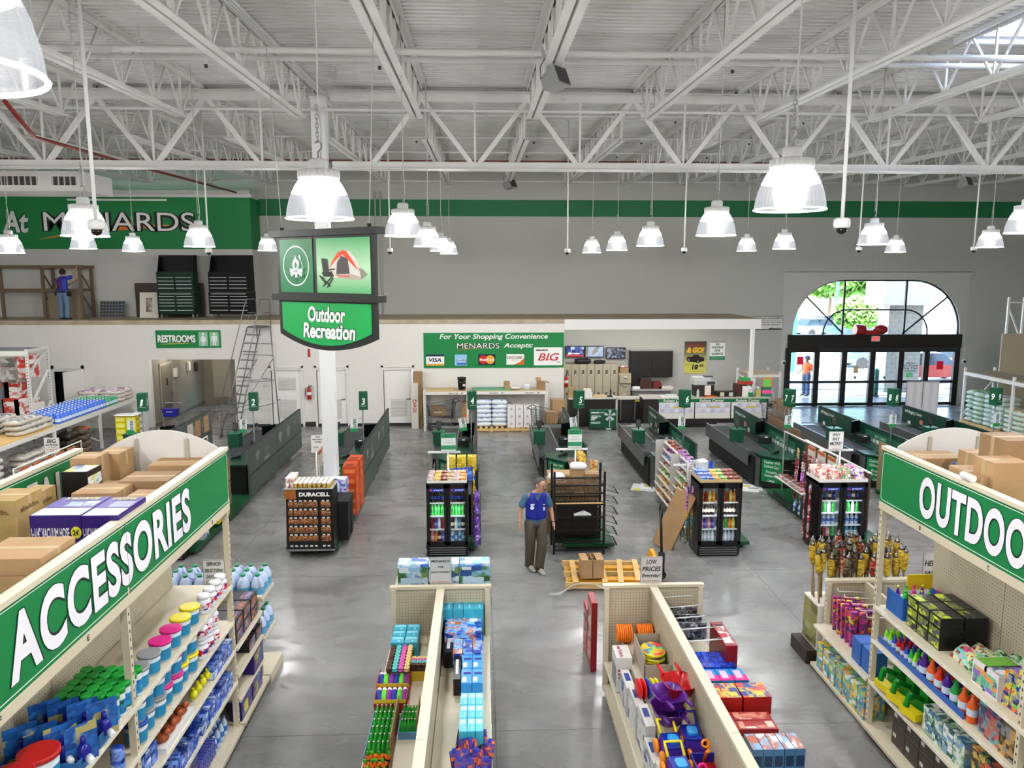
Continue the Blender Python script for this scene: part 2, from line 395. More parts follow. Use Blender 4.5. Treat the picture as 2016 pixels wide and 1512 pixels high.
MB().box(-.09,0,-.03,.2,0,2.25).box(.94,1.03,-.03,.2,0,2.25).box(-.09,1.03,-.03,.2,2.13,2.25).obj('door_frame','#dddbd5',d4)
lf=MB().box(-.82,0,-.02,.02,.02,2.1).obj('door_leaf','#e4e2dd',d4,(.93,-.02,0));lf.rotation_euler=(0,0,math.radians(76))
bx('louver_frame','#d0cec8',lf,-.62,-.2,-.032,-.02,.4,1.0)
# entrance: arched window above a row of glazed doors
BRONZE=M('#1d1a18',.45,.2)
m,t,b,N,L=nodemat('clear_glass');t.nodes.remove(b)
tr=N('BsdfTransparent');gl=N('BsdfGlossy');gl.inputs['Roughness'].default_value=.03;mi=N('MixShader');mi.inputs[0].default_value=.05
L(tr.outputs[0],mi.inputs[1]);L(gl.outputs[0],mi.inputs[2]);L(mi.outputs[0],t.nodes['Material Output'].inputs[0]);tr.inputs[0].default_value=(.93,.95,.95,1);GLASS=m
AX,AZ,AHW,AH,AR=16.19,2.97,3.49,2.21,2.06
def arch(hw,h,r,n=10):
 p=[(-hw,0.0)]
 for i in range(n+1):
  a=PI-PI/2*i/n;p.append((-hw+r+r*math.cos(a),h-r+r*math.sin(a)))
 return p+[(-x,z)for x,z in reversed(p)]
ar=arch(AHW,AH,AR);so=MB();H5=5.51-AZ;L5=12.25-AX;R5=19.96-AX
def outer(x,z):
 s_=min([H5/z if z>1e-6 else 9e9,(R5/x if x>1e-6 else(L5/x if x<-1e-6 else 9e9))]);return(x*s_,z*s_)
pts=ar;out=[outer(x,z)for x,z in pts]
for i in range(len(pts)-1):
 (a0,a1),(c0,c1)=pts[i],pts[i+1];o0,o1=out[i],out[i+1]
 poly=[(a0,a1),(c0,c1),o1]+([(L5,H5)]if(o0[0]<=L5+.01 and o1[1]>=H5-.01 and o0[1]<H5-.01)else[])+([(R5,H5)]if(o1[0]>=R5-.01 and o0[1]>=H5-.01 and o1[1]<H5-.01)else[])+[o0]
 so.add([(x,0,z)for x,z in poly],[tuple(range(len(poly)))]);so.add([(a0,0,a1),(c0,0,c1),(c0,.25,c1),(a0,.25,a1)],[(0,1,2,3)])
so.box(L5-.06,L5+.12,.012,.2,-AZ,H5+.06);so.box(R5-.12,R5+.06,.012,.2,-AZ,H5+.06);so.box(L5,R5,.012,.2,H5-.1,H5+.06);so.box(L5,-AHW,0,.25,-AZ,0);so.box(AHW,R5,0,.25,-AZ,0)
struct(so.obj('trim_1','#b9b9b4',None,(AX,YW,AZ)),'smooth plaster surround of the arched entrance')
aw=struct(ob('window_1',None,None,(AX,YW+.1,AZ)),'arched fan window over the entrance doors')
MB().tube([(x,0,z)for x,z in ar],.055,5).obj('window_frame',BRONZE,aw)
VX=[P(1663,600,YW).x-AX,P(1785,600,YW).x-AX]
for x in VX:bx('mullion',BRONZE,aw,x-.035,x+.035,-.04,.04,0,AH)
ia=arch(2.18,1.0,.95,8);MB().tube([(x,0,z)for x,z in ia],.035,5).obj('inner_arch_bar',BRONZE,aw)
for s_,xx in((-1,VX[0]),(1,VX[1])):MB().bar((xx-s_*.05,0,.02),(s_*2.93,0,1.52),.06).obj('diagonal_bar',BRONZE,aw)
def pane(pl,parent):return flat('pane',pl,GLASS,parent,0.0)
full=arch(AHW-.03,AH-.03,AR-.03,8)
pane([q for q in full if q[0]<=VX[0]][::-1]+[(VX[0],AH-.03)][:0]+[],aw)if False else None
lp=[q for q in full if q[0]<VX[0]];pane([(VX[0],0.0),(VX[0],AH-.03)]+lp[::-1],aw)
pane([(VX[0],0.0),(VX[1],0.0),(VX[1],AH-.03),(VX[0],AH-.03)],aw)
rp=[q for q in full if q[0]>VX[1]];pane([(VX[1],0.0)]+rp[::-1]+[(VX[1],AH-.03)],aw)
en=struct(ob('door_5',None,None,(0,YW,0)),'row of bronze-framed sliding glass entrance doors')
XE=[P(x,740,YW).x for x in(1549,1606,1659.5,1715,1771,1821,1880)]
bx('header',BRONZE,en,XE[0]-.05,XE[-1]+.1,-.12,.14,2.42,2.97)
bx('track',M('#2b2b2c',.4,.3),en,XE[1],XE[-1],-.16,-.12,2.30,2.44)
for x in XE:bx('mullion',BRONZE,en,x-.11,x+.11,-.05,.1,0,2.42)
for i in range(6):
 a,c=XE[i]+.11,XE[i+1]-.11
 bx('bottom_rail',BRONZE,en,a,c,-.02,.06,.02,.14);bx('mid_rail',BRONZE,en,a,c,-.02,.06,.96,1.06);bx('top_rail',BRONZE,en,a,c,-.02,.06,2.24,2.42)
 bx('guard_bar','#34343a',en,a,c,-.03,-.015,.70,.72);bx('guard_bar','#34343a',en,a,c,-.03,-.015,.43,.445)
 flat('pane',rectp(a,c,.14,.96),GLASS,en,.02);flat('pane',rectp(a,c,1.06,2.24),GLASS,en,.02)
for nm,x0,y0,x1,y1,c_,lb in(('red_notice',1569,702,1582,718,'#f0143c','red paper'),('red_notice',1844,711,1857,727,'#f0143c','red paper'),('tan_notice',1680,721,1690,735,'#c8b48a','tan'),('green_notice',1783,733,1797,743,'#7fe09a','green')):
 a,c,d_,e=RC(x0,y0,x1,y1,YW);bx(nm,c_,en,a,c,.0,.004,d_,e)
for k,(s_,ww)in enumerate((('HOURS',.36),('MON-FRI 6-10',.62),('SAT 6-9',.6),('SUN 8-8',.5))):
 o=text(s_,en,P(1793,715+5*k,YW).x,.01,P(1793,715+5*k,YW).z,ww,.075,'#1b1b1b');o.scale.x=-1
for x,y in((1683,743),(1741,743)):
 q=P(x,y,YW);MB().lathe([(.07,0),(.07,.02),(.03,.05)],12).xf(Matrix.Rotation(PI/2,4,'X')).obj('push_plate',GREY,en,(q.x,.0,q.z))
q=P(1720,666,YW);ex=tag(ob('exit_sign',MB().cbox(0,0,-.11,.33,.06,.22).mesh('exit_sign','#c9c4c2'),None,(q.x,YW-.16,q.z)),'small lit exit sign over the entrance doors','sign')
text('EXIT',ex,0,-.033,0,.26,.15,M('#ff2a20',.5,emit=1.2),.03)
for x,y,lb in((1700,652,'a'),):
 q=P(1715,655,YW);tg=thing('red_moulded_object','glossy red moulded plastic piece lying on the door header','plastic toy',(q.x,YW-.03,2.97))
 MB().lathe([(.2,0),(.22,.03),(.22,.36),(.19,.4),(.1,.4)],14).xf(Matrix.Rotation(PI/2,4,'Y')@Matrix.Translation((-.2,0,-.7))).obj('drum',M('#8e1c1c',.25),tg)
 MB().ell((.38,0,.2),.32,.16,.2).obj('dome',M('#8e1c1c',.25),tg);MB().box(-.3,.3,-.1,.1,0,.18).obj('neck',M('#8e1c1c',.25),tg)
 # wall cameras beside the entrance
for x,y,s_ in((1542,713,'left'),(1896,711,'right')):
 q=P(x,y,YW);c_=thing('wall_camera','small dome security camera on a conduit %s of the entrance doors'%s_,'camera',(q.x,YW,q.z))
 MB().lathe([(.09,0),(.1,.05),(.07,.09)],12).xf(Matrix.Rotation(PI/2,4,'X')).obj('housing',WHITE,c_)
 MB().ell((0,-.1,-.01),.055,.05,.055).obj('lens_dome','#141414',c_)
 sg=-1 if s_=='left' else 1;MB().tube([(0,-.02,.05),(0,-.02,.75),(-sg*.06,-.02,.82),(-sg*.25,-.02,.84)],.014).obj('conduit','#dcdad6',c_)
 # ceiling: ribbed steel deck with a skylight opening
sk0,sk1=PZ(1926,76,9.05),PZ(2016,16,8.9);SKX,SKY0,SKY1=sk0.x-.2,sk1.y-1.2,sk0.y
dk=MB();y=-15.0;per=.17
while y<YW:
 for a,c,dz0,dz1 in((0,.085,0,0),(.085,.1,0,.075),(.1,.155,.075,.075),(.155,.17,.075,0)):
  for X0,X1 in([(-24,SKX),(SKX+3.2,26.2)]if SKY0<y<SKY1 else[(-24,26.2)]):
   dk.add([(X0,y+a,deckz(y+a)+dz0),(X0,y+c,deckz(y+c)+dz1),(X1,y+c,deckz(y+c)+dz1),(X1,y+a,deckz(y+a)+dz0)],[(0,1,2,3)])
 y+=per
struct(dk.obj('ceiling',ROOFW),'white painted ribbed steel roof deck')
zs=deckz(SKY1)
sl=struct(ob('window_2',None,None,(SKX,SKY0,zs)),'bright skylight in the roof deck');dY=SKY1-SKY0+.16
MB().box(-.06,0,-.06,dY+.06,-.08,.5).box(3.2,3.26,-.06,dY+.06,-.08,.5).box(0,3.2,-.06,0,-.08,.5).box(0,3.2,dY,dY+.06,-.08,.5).obj('curb','#e8e8ea',sl)
m,t,b,N,L=nodemat('skylight_diffuser');t.nodes.remove(b);a_=N('BsdfTranslucent');a_.inputs[0].default_value=(.9,.93,1,1);L(a_.outputs[0],t.nodes['Material Output'].inputs[0])
MB().box(0,3.2,0,dY,.46,.47).obj('diffuser_panel',m,sl)
# ---------------------------------------------------------------- outside the entrance
OUTC=noisy('pavement','#c9c6bf','#d8d5ce',.6,4,.7)
struct(MB().box(-5,75,YW+.25,140,-.12,-.02).obj('ground_parking',OUTC),'sunlit concrete parking lot outside')
kb=MB()
for k in range(9):kb.box(13+3.2*k,13.12+3.2*k,52,57,-.02,-.012)
struct(kb.obj('parking_lines','#f0efe8'))
pl0,pl1=P(1745,700,34.5).x,P(1812,700,34.5).x
pi_=block_wall('wall_pillar',pl0,pl1,0,4.1,34.5,noisy('split_stone','#8f8a82','#b0aaa0',4,5,.9,.4),(),None,'split stone pillar of the entrance canopy',thick=1.0,bw=.42,bh=.21,joint=.012)
ck=MB();pr=[(pl0-.3,4.1)]
cv=MB().prism([(pl0-.4,6.4),(pl0-.4,4.0),(pl1+.1,4.0)]+[(pl1+.1+.9*(1-math.cos(a)),4.0+.75*math.sin(a))for a in(.4,.8,1.2,PI/2)]+[(26,4.75),(26,6.4)],34.3,36.0,'y')
tag(cv.obj('entrance_canopy','#c4bfb2'),'beige canopy beam curving over the entrance drive','canopy')
def tree(x,y,h,rad,label,seed):
 t_=thing('tree',label,'tree',(x,y,0));rr=random.Random(seed)
 MB().tube([(0,0,0),(.1,0,h*.3),(0,.1,h*.55)],[.22,.17,.1],7).obj('trunk','#5d4b3a',t_)
 lf=MB()
 for _ in range(2600):
  a,b_,c_=rr.gauss(0,1),rr.gauss(0,1),rr.gauss(0,1);n_=math.sqrt(a*a+b_*b_+c_*c_);k=rad*(.55+.45*rr.random())/n_
  cx,cy,cz=a*k,b_*k,h*.62+c_*k*.7;s_=rad*.075;u=Vector((rr.gauss(0,1),rr.gauss(0,1),rr.gauss(0,1))).normalized()*s_;v=u.orthogonal().normalized()*s_
  C_=Vector((cx,cy,cz));lf.add([C_-u-v,C_+u-v,C_+u+v,C_-u+v],[(0,1,2,3)])
 tag(lf.obj('foliage',noisy('leaves','#4c7a30','#7fae4c',2,3,.7),t_),kind='stuff')
for x,d_,h,rd,s_,lb in((1712,62,9.5,4.2,1,'big leafy tree behind the parking lot, in the middle window panes'),(1632,74,9,3.6,2,'leafy tree seen through the left side of the arched window'),(1690,50,4.6,1.6,3,'small pale young tree standing in the parking lot')):
 tree(P(x,600,d_).x,d_,h,rd,lb,s_)
for x,d_,w_,lb in((1567,42,.5,'green lamp post at the left edge of the arched window'),(1647,58,.5,'thin green lamp post left of the big tree'),(1744,55,.5,'green lamp post right of the big tree')):
 o=thing('lamp_post',lb,'lamp post',(P(x,600,d_).x,d_,0));MB().tube([(0,0,0),(0,0,8)],.13,8).obj('pole','#2f9a6a',o);MB().box(-.7,.7,-.25,.25,8,8.15).obj('lamp_head','#2f9a6a',o)
def car(x,y,rz,col,label):
 c_=thing('car',label,'car',(x,y,0),rz,'cars parked outside')
 MB().prism([(-2.2,.3),(2.2,.3),(2.25,.75),(1.3,.9),(-2.1,.92),(-2.25,.6)],-.85,.85,'y').obj('body',M(col,.25),c_)
 MB().hull([(-1.9,-.78,.9),(1.1,-.78,.9),(1.1,.78,.9),(-1.9,.78,.9)],[(-1.4,-.62,1.48),(.35,-.62,1.48),(.35,.62,1.48),(-1.4,.62,1.48)]).obj('cabin',M('#27323c',.1),c_)
 for sx in(-1.4,1.4):
  for sy in(-.86,.86):MB().lathe([(.32,-.1),(.32,.1)],14).xf(Matrix.Rotation(PI/2,4,'X')).obj('wheel','#1a1a1a',c_,(sx,sy,.32))
for x,d_,rz,c_,lb in((1612,66,.3,'#5c6f80','blue-grey car parked far left in the arched window'),(1640,70,.2,'#c4c8cc','silver car parked next to the blue-grey one'),(1700,56,.1,'#39424e','dark blue car parked under the big tree'),(1846,47,2.7,'#26303c','dark car in the right panes of the arched window'),(1871,41,2.6,'#7d8894','grey car at the right edge of the arched window'),(1735,44,0,'#46596d','slate blue car low in the middle panes'),(1834,38,0,'#a43a35','red car low beside the stone pillar')):
 car(P(x,620,d_).x,d_,rz,c_,lb)
q=P(1725,745,33.2);bo=thing('bollard','dark green round-topped bollard outside the doors','bollard',(q.x,33.2,0));MB().lathe([(.11,0),(.11,1.15),(.09,1.22),(.04,1.26)],14).obj('sleeve','#1f5a48',bo);MB().lathe([(.17,0),(.17,.04)],14).obj('base_plate','#3a3d3a',bo)
# ================================================================ ROOF STEEL, LAMPS, HANGING THINGS
SLOPE=math.atan(.0237)
JX=[-1.18+2.17*k for k in range(-8,10)]
chord={}
def joist(X,Y0,Y1,label,group,single):
 Ln=Y1-Y0;D=.82
 j=tag(ob('roof_joist',None,None,(X,Y0,deckz(Y0)),rot=(SLOPE,0,0)),label,'roof joist',group)
 k=round(Ln,2)
 if k not in chord:
  a=MB();c=MB();n=MB();E_=1.25
  for s in(-1,1):
   a.box(s*.075-.055,s*.075+.055,0,Ln,-.012,0).box(s*.022-.004,s*.022+.004,0,Ln,-.1,-.012)
   c.box(s*.07-.05,s*.07+.05,E_,Ln-E_,-D,-D+.012).box(s*.022-.004,s*.022+.004,E_,Ln-E_,-D+.012,-D+.09)
  chord[k]=(a.mesh('top_chord',ROOFW),c.mesh('bottom_chord',ROOFW))
 ob('top_chord',chord[k][0],j);ob('bottom_chord',chord[k][1],j)
 nodes=int(round((Ln-2*1.25)/1.2));st=(Ln-2.5)/nodes
 if 'd' not in chord:
  for key,dy in(('d',.6),('u',-.6),('v',0)):chord[key]=MB().bar((0,dy,-.06),(0,0,-D+.04),.034).mesh('web_member',ROOFW)
 web=MB()
 for i in range(nodes+1):
  y=1.25+i*st
  if single:
   for key in 'duv':ob('web_member',chord[key],j,(0,y,0))
  else:
   for dy in(.6,-.6,0):web.bar((0,y+dy,-.06),(0,y,-D+.04),.034)
 if not single:tag(web.obj('web',ROOFW,j),kind='stuff')
 return j
NTH='first second third fourth fifth sixth seventh eighth ninth tenth eleventh twelfth thirteenth fourteenth fifteenth sixteenth seventeenth eighteenth'.split()
for X,nth in zip(JX,NTH):
 joist(X,1.8,16.3,'white open-web roof joist of the near bay, %s from the left'%nth,'roof joists of the near bay',abs(X-.5)<7)
 joist(X,16.5,30.7,'white open-web roof joist of the far bay, %s from the left'%nth,'roof joists of the far bay',False)
def girder(Y,x0,x1,label):
 zt,zb=deckz(Y)-.1,7.60
 g=thing('joist_girder',label,'roof girder',(0,Y,0),0)
 for nm,z in(('top_chord',zt),('bottom_chord',zb)):
  c=MB()
  for s in(-1,1):c.box(x0,x1,s*.1-.07,s*.1+.07,z-.015,z).box(x0,x1,s*.04-.008,s*.04+.008,(z-.17 if nm=='top_chord' else z),(z-.015 if nm=='top_chord' else z+.14))
  c.obj(nm,ROOFW,g)
 for X in JX:
  if not(x0<X<x1):continue
  for dx in(-1.08,1.08):
   if x0<X+dx<x1:MB().bar((X,0,zt-.1),(X+dx*.96,0,zb+.08),.09,.09).obj('web_member',ROOFW,g)
  if x0<X+1.08<x1:bx('web_post',ROOFW,g,X+1.06,X+1.1,-.02,.02,zb+.1,zt-.1)
 return g
girder(16.4,-23.5,-3.5,'white steel truss girder crossing the roof left of the column');girder(16.4,-3.02,25.5,'white steel truss girder crossing the roof right of the column')
co=thing('column','white square steel column behind the battery stand','column',(-3.26,16.4,0));bx('shaft','#d9d9da',co,-.14,.14,-.14,.14,0,8.95);bx('base_plate','#b9b9ba',co,-.22,.22,-.22,.22,0,.03);bx('cap_plate',ROOFW,co,-.16,.16,-.16,.16,8.95,9.0)
# pipes
def pipe(name,pts,r,mat,label,cat='pipe',heads=None):
 o=thing(name,label,cat,pts[0]);p0=Vector(pts[0])
 MB().tube([Vector(p)-p0 for p in pts],r,8).obj('run',mat,o)
 for h in heads or[]:
  q=Vector(h)-p0;MB().tube([q,q-Vector((0,0,.10))],.018,6).obj('drop',ROOFW,o);MB().lathe([(.012,-.05),(.035,-.03),(.02,-.01),(.03,0)],8).obj('sprinkler_head','#3c3836',o,q-Vector((0,0,.10)))
def zpipe(py,Y):return P(946,py,Y).z
Y1=12.2;z=zpipe(119,Y1);pipe('sprinkler_pipe',[(-18,Y1,z),(20,Y1,z)],.04,ROOFW,'white sprinkler pipe with dark heads across the near roof bay',heads=[(P(x,119,Y1).x,Y1,z)for x in(405,747,1110,1443)])
Y1=11.2;z=zpipe(103,Y1);pipe('bridging_pipe',[(-18,Y1,z),(20,Y1,z)],.045,ROOFW,'thick white pipe just above the near sprinkler pipe')
for py,Y1,lb,hd in((218,15.4,'thin white bracing bar in front of the girder top',[]),(227,18.6,'white sprinkler line just behind the girder',(795,1073,1330,1583)),(271,21.5,'white sprinkler line in the middle of the far roof bay',(820,1051,1263,1475)),(300,24.5,'white bracing line deep in the far roof bay',(846,1037,1215,1392)),(357,29.5,'thin white line under the far joists by the wall',[])):
 z=zpipe(py,Y1);pipe('roof_pipe',[(-18,Y1,z),(20,Y1,z)],.028,ROOFW,lb,heads=[(P(x,py,Y1).x,Y1,z)for x in hd])
cr_=thing('conduit_run','three thin conduits along a near roof joist at upper left','conduit',(-3.35,2.0,deckz(2.0)-.16))
for k in range(3):MB().tube([(.14+.05*k,0,0),(.14+.05*k,14.2,.0237*14.2)],.014,6).obj('conduit',ROOFW,cr_)
RED=M('#7a1a18',.5)
pipe('red_pipe',[P(10,200,12.5),P(68,270,14.5),P(282,330,22),P(465,379,29)],.035,RED,'dark red sprinkler main running along the roof at left')
z=zpipe(317,27.0);pipe('red_pipe',[(-16,27,z),(12,27,z)],.02,RED,'thin dark red pipe crossing the far roof bay')
# ceiling diffuser
q=P(75,357,21);df=thing('air_diffuser','white box air diffuser with slatted grilles at far left','air vent',(q.x,21,q.z))
MB().box(-1.9,1.15,0,1.6,-.24,.26).obj('housing','#c6c4c0',df)
for x0,x1 in((-1.75,.05),(.3,1.05)):
 MB().box(x0,x1,-.03,0,-.14,.16).obj('grille_frame','#cfcdc8',df);MB().box(x0+.06,x1-.06,-.034,-.03,-.1,.12).obj('grille_dark','#3b3936',df)
 n=int((x1-x0)/.15)
 for k in range(n):bx('slat','#b2b0ab',df,x0+.08+k*.15,x0+.11+k*.15,-.06,-.03,-.1,.12)
 # high bay lamps
m,t,b,N,L=nodemat('prismatic_shade');t.nodes.remove(b)
tr=N('BsdfTransparent');em=N('Emission');em.inputs[0].default_value=(.93,.95,1,1);em.inputs[1].default_value=.85
gl=N('BsdfGlossy');gl.inputs['Roughness'].default_value=.2;m1=N('MixShader');m1.inputs[0].default_value=.48;m2=N('MixShader');m2.inputs[0].default_value=.06
tc=N('TexCoord');gr=N('TexGradient');gr.gradient_type='RADIAL';L(tc.outputs['Object'],gr.inputs[0]);wv=N('Math');wv.operation='MULTIPLY';wv.inputs[1].default_value=90;L(gr.outputs[1],wv.inputs[0])
fr=N('Math');fr.operation='PINGPONG';fr.inputs[1].default_value=1.0;L(wv.outputs[0],fr.inputs[0]);ma=N('MapRange');ma.inputs[3].default_value=.34;ma.inputs[4].default_value=.56;L(fr.outputs[0],ma.inputs[0]);L(ma.outputs[0],m1.inputs[0])
L(tr.outputs[0],m1.inputs[1]);L(em.outputs[0],m1.inputs[2]);L(m1.outputs[0],m2.inputs[1]);L(gl.outputs[0],m2.inputs[2]);L(m2.outputs[0],t.nodes['Material Output'].inputs[0]);SHADE=m;m.cycles.emission_sampling='NONE'
LIT=M('#ffffff',.5,emit=14.0);RIM=M('#f4f6ff',.3,emit=1.6)
LS={'shade':MB().lathe([(.270,0),(.262,.07),(.245,.14),(.222,.20)],32,cap=False).mesh('shade',SHADE),'glow':MB().lathe([(.222,.20),(.19,.265),(.162,.305),(.15,.32)],32,cap=False).mesh('lit_upper_shade',M('#ffffff',.5,emit=5.0)),'rim':MB().tube([(.270*math.cos(2*PI*i/28),.270*math.sin(2*PI*i/28),0)for i in range(28)],.008,5,closed=True).mesh('rim',RIM),'emit':MB().lathe([(.001,.27),(.10,.275),(.14,.30),(.14,.315)],20).mesh('light_source',LIT),'sink':MB().lathe([(.155,.315),(.16,.33),(.16,.375),(.15,.385)],24).lathe([(.075,.385),(.08,.40),(.08,.46),(.06,.475)],8).mesh('driver_housing',M('#c9c8c6',.5))}
ls_=MB()
for k in range(24):
 a=2*PI*k/24;ls_.cbox(0,0,.318,.008,.012,.062);
 for i in range(len(ls_.v)-48,len(ls_.v)):
  x,y,z=ls_.v[i];
 n8=48
 for i in range(len(ls_.v)-48,len(ls_.v)):x,y,z=ls_.v[i];y+=.163;ls_.v[i]=(x*math.cos(a)-y*math.sin(a),x*math.sin(a)+y*math.cos(a),z)
LS['fins']=ls_.mesh('cooling_fins',M('#c9c8c6',.5))
hk=MB().tube([(0,0,.475),(0,0,.53),(.03,0,.56),(.03,0,.6),(0,0,.62),(-.02,0,.60)],.008,5);LS['hook']=hk.mesh('hook','#8b8a88')
ch=MB()
for k in range(8):ch.tube([(.012*math.cos(a),0,.63+k*.035+.024*math.sin(a))if k%2 else(0,.012*math.cos(a),.63+k*.035+.024*math.sin(a))for a in[2*PI*i/8 for i in range(8)]],.004,4,closed=True)
LS['chain']=ch.mesh('chain','#9a9997')
def lamp(x,y,z,label,group=None):
 o=thing('pendant_lamp',label,'lamp',(x,y,z),0,group)
 for k,nm in(('shade','lamp_shade'),('glow','lit_upper_shade'),('rim','rim'),('emit','light_source'),('sink','driver_housing'),('fins','cooling_fins'),('hook','hook'),('chain','chain')):tag(ob(nm,LS[k],o),kind='stuff' if k in('fins','chain')else None)
 top=deckz(y)-z;MB().tube([(.02,0,.47),(.03,.01,.7),(.012,0,1.0),(.018,.005,1.4),(.01,0,top)],.007,5).obj('cord','#b9b8b4',o)
 lo=bpy.data.objects.new('lamp_bulb',LAMPDATA);COL.objects.link(lo);lo.parent=o;lo.location=(0,0,.10)
LAMPDATA=bpy.data.lights.new('lamp_bulb','POINT');LAMPDATA.energy=LAMP_W;LAMPDATA.shadow_soft_size=.12;LAMPDATA.color=(1,.996,.988)
for x,y,z,lb in[(-1.31,6.49,5.94,'large pendant lamp above the hanging department sign'),(2.42,6.06,5.99,'large pendant lamp at upper right'),(-1.35,2.0,5.99,'cropped pendant lamp in the top left corner'),(-1.13,11.56,6.03,'second pendant lamp in the row right of the hanging sign'),(3.28,10.78,6.01,'mid-sized pendant lamp left of the large upper right one'),(-1.05,15.57,6.01,'third pendant lamp in the row right of the hanging sign'),(3.37,15.39,6.02,'pendant lamp midway between the two camera poles over lane five'),(-1.03,20.3,6.04,'fourth pendant lamp in the row right of the hanging sign'),(-.97,24.0,6.06,'farthest pendant lamp in the row right of the hanging sign'),(3.24,22.6,6.06,'left lamp of the overlapping pair in front of the grey wall'),(3.50,19.9,6.06,'right lamp of the overlapping pair in front of the grey wall'),(-4.92,9.97,5.95,'large pendant lamp in front of the left wall lettering'),(-8.86,17.82,6.02,'pendant lamp peeking out below the one before the wall lettering'),(-9.07,20.8,6.04,'small pendant lamp below the end of the wall lettering'),(-5.19,14.67,5.97,'pendant lamp at the last letter of the wall lettering'),(-6.0,22.3,6.1,'small pendant lamp at the left edge of the hanging sign'),(-9.9,16.85,5.9,'pendant lamp cut by the left picture edge'),(7.51,21.75,6.09,'small pendant lamp just left below the large right lamp'),(7.40,18.75,6.06,'small pendant lamp right below the large right lamp'),(7.26,14.17,6.01,'pendant lamp right of the big camera pole'),(11.7,21.56,6.06,'small pendant lamp above the arched window'),(11.37,17.0,6.05,'pendant lamp near the right edge above the arched window'),(7.79,10.89,6.06,'pendant lamp cut by the right picture edge')]:lamp(x,y,z,lb)
for k in range(-3,5):
 for y in(-9,-3.5):lamp(-1.1+4.3*k,y,6.02,'pendant lamp hanging behind the camera deck','lamps behind the camera')
for x,y in((-9.7,2),(-5.4,1.5),(3.9,1.2),(7.5,1.6),(11.8,2),(-5.6,5.6),(-9.7,6.4),(6.4,5.6),(11.8,6.3),(-9.9,10.5),(-14,12),(-14,17.5),(12.4,11.5),(16,15),(16.6,20),(-14,22)):lamp(x,y,6.02,'pendant lamp hanging beside the picture','lamps beside the picture')
# dome cameras on poles
def polecam(x,y,Y,py_top,label,r=.011):
 q=P(x,y,Y);o=thing('dome_camera',label,'security camera',(q.x,Y,q.z));top=deckz(Y)-(.82 if Y<10 else 0)-q.z
 MB().tube([(0,0,.08),(0,0,top)],.019,8).obj('pole','#d2d2d0',o);MB().lathe([(.05,.10),(.075,.085),(.08,.03),(.07,.0),(.05,0)],14).obj('housing','#d6d6d4',o)
 MB().lathe([(.052,0),(.048,-.03),(.03,-.052),(.002,-.06)],14).obj('lens_dome',M('#16120f',.15),o);MB().lathe([(.08,top-.02),(.08,top)],8).obj('top_plate','#d2d2d0',o)
for a in[(190,452,7.8,'dome camera on a pole in front of the left wall lettering'),(1657,449,7.6,'largest dome camera, on a pole left of the arched window'),(411,497,18,'small dome camera hanging beside the tool chests'),(768,496,20,'small dome camera hanging right of the department sign'),(1117,497,20,'dome camera on a long pole in the middle of the grey wall'),(1347,495,20,'dome camera on a pole between the middle lamps'),(1691,493,20,'small dome camera above the left part of the arched window'),(1917,493,20,'small dome camera above the right edge of the entrance')]:polecam(a[0],a[1],a[2],0,a[3])
# loudspeakers
def horn(x,y,Y,s,rz,label):
 q=P(x,y,Y);o=thing('horn_speaker',label,'loudspeaker',(q.x,Y,q.z),rz)
 MB().hull([(-.11*s,.12*s,-.09*s),(.11*s,.12*s,-.09*s),(.11*s,.12*s,.09*s),(-.11*s,.12*s,.09*s)],[(-.16*s,-.16*s,-.13*s),(.16*s,-.16*s,-.13*s),(.16*s,-.16*s,.13*s),(-.16*s,-.16*s,.13*s)]).obj('cabinet','#8f8f8d',o)
 MB().box(-.14*s,.14*s,-.165*s,-.16*s,-.11*s,.11*s).obj('grille','#3a3a3c',o);MB().bar((0,0,.09*s),(-.02,0,(.5 if Y<20 else deckz(Y)-q.z-.05)),.035*s).obj('bracket','#a5a5a3',o)
 MB().tube([(-.05*s,.05,.1*s),(-.16*s,.08,.05*s),(-.14*s,.05,.2*s),(-.03,0,.33*s)],.006,5).obj('cable','#3c3c3c',o);o.rotation_euler=(math.radians(-22),0,rz)
horn(1089,160,10.9,1.0,.9,'grey horn loudspeaker on the roof joist at top centre');horn(1002,365,28,1.2,.9,'small grey loudspeaker under the roof near the middle of the wall');horn(1897,362,25,1.2,.6,'small grey loudspeaker under the roof at far right')
# conduits on the front wall
for x,lb in((741,'left'),(751,'right')):
 q=P(x,500,YW);o=tag(MB().tube([(0,0,MZ),(0,0,8.6)],.03,6).obj('wall_conduit','#bfbdb8',None,(q.x,YW-.04,0)),'%s one of the paired conduits on the wall right of the department sign'%lb,'conduit')
 # ---------------------------------------------------------------- hanging department sign
a=P(538,463,10.05);c=P(743,455,8.95);DW=math.hypot(c.x-a.x,c.y-a.y);DR=math.atan2(c.y-a.y,c.x-a.x)
ds=thing('department_sign','green and black hanging department sign with tent picture','sign',((a.x+c.x)/2,9.5,0),DR)
zt=(a.z+c.z)/2;zm=(P(536,585,10.05).z+P(745,588,8.95).z)/2;zsd=(P(541,655,10.05).z+P(742,669,8.95).z)/2;zbot=P(640,690,9.5).z
hw=DW/2-.06;BK=M('#191b1a',.5)
n_=14;curve=[(-hw+2*hw*i/n_,zsd-(zsd-zbot)*(1-(2*i/n_-1)**2))for i in range(n_+1)]
MB().prism(curve+[(hw,zt),(-hw,zt)],.0,.05,'y').obj('backing_board',BK,ds)
bx('top_bar',BK,ds,-DW/2-.02,DW/2+.02,-.06,.10,zt-.03,zt+.05);bx('middle_bar',BK,ds,-DW/2,DW/2+.02,-.06,.10,zm-.04,zm+.04)
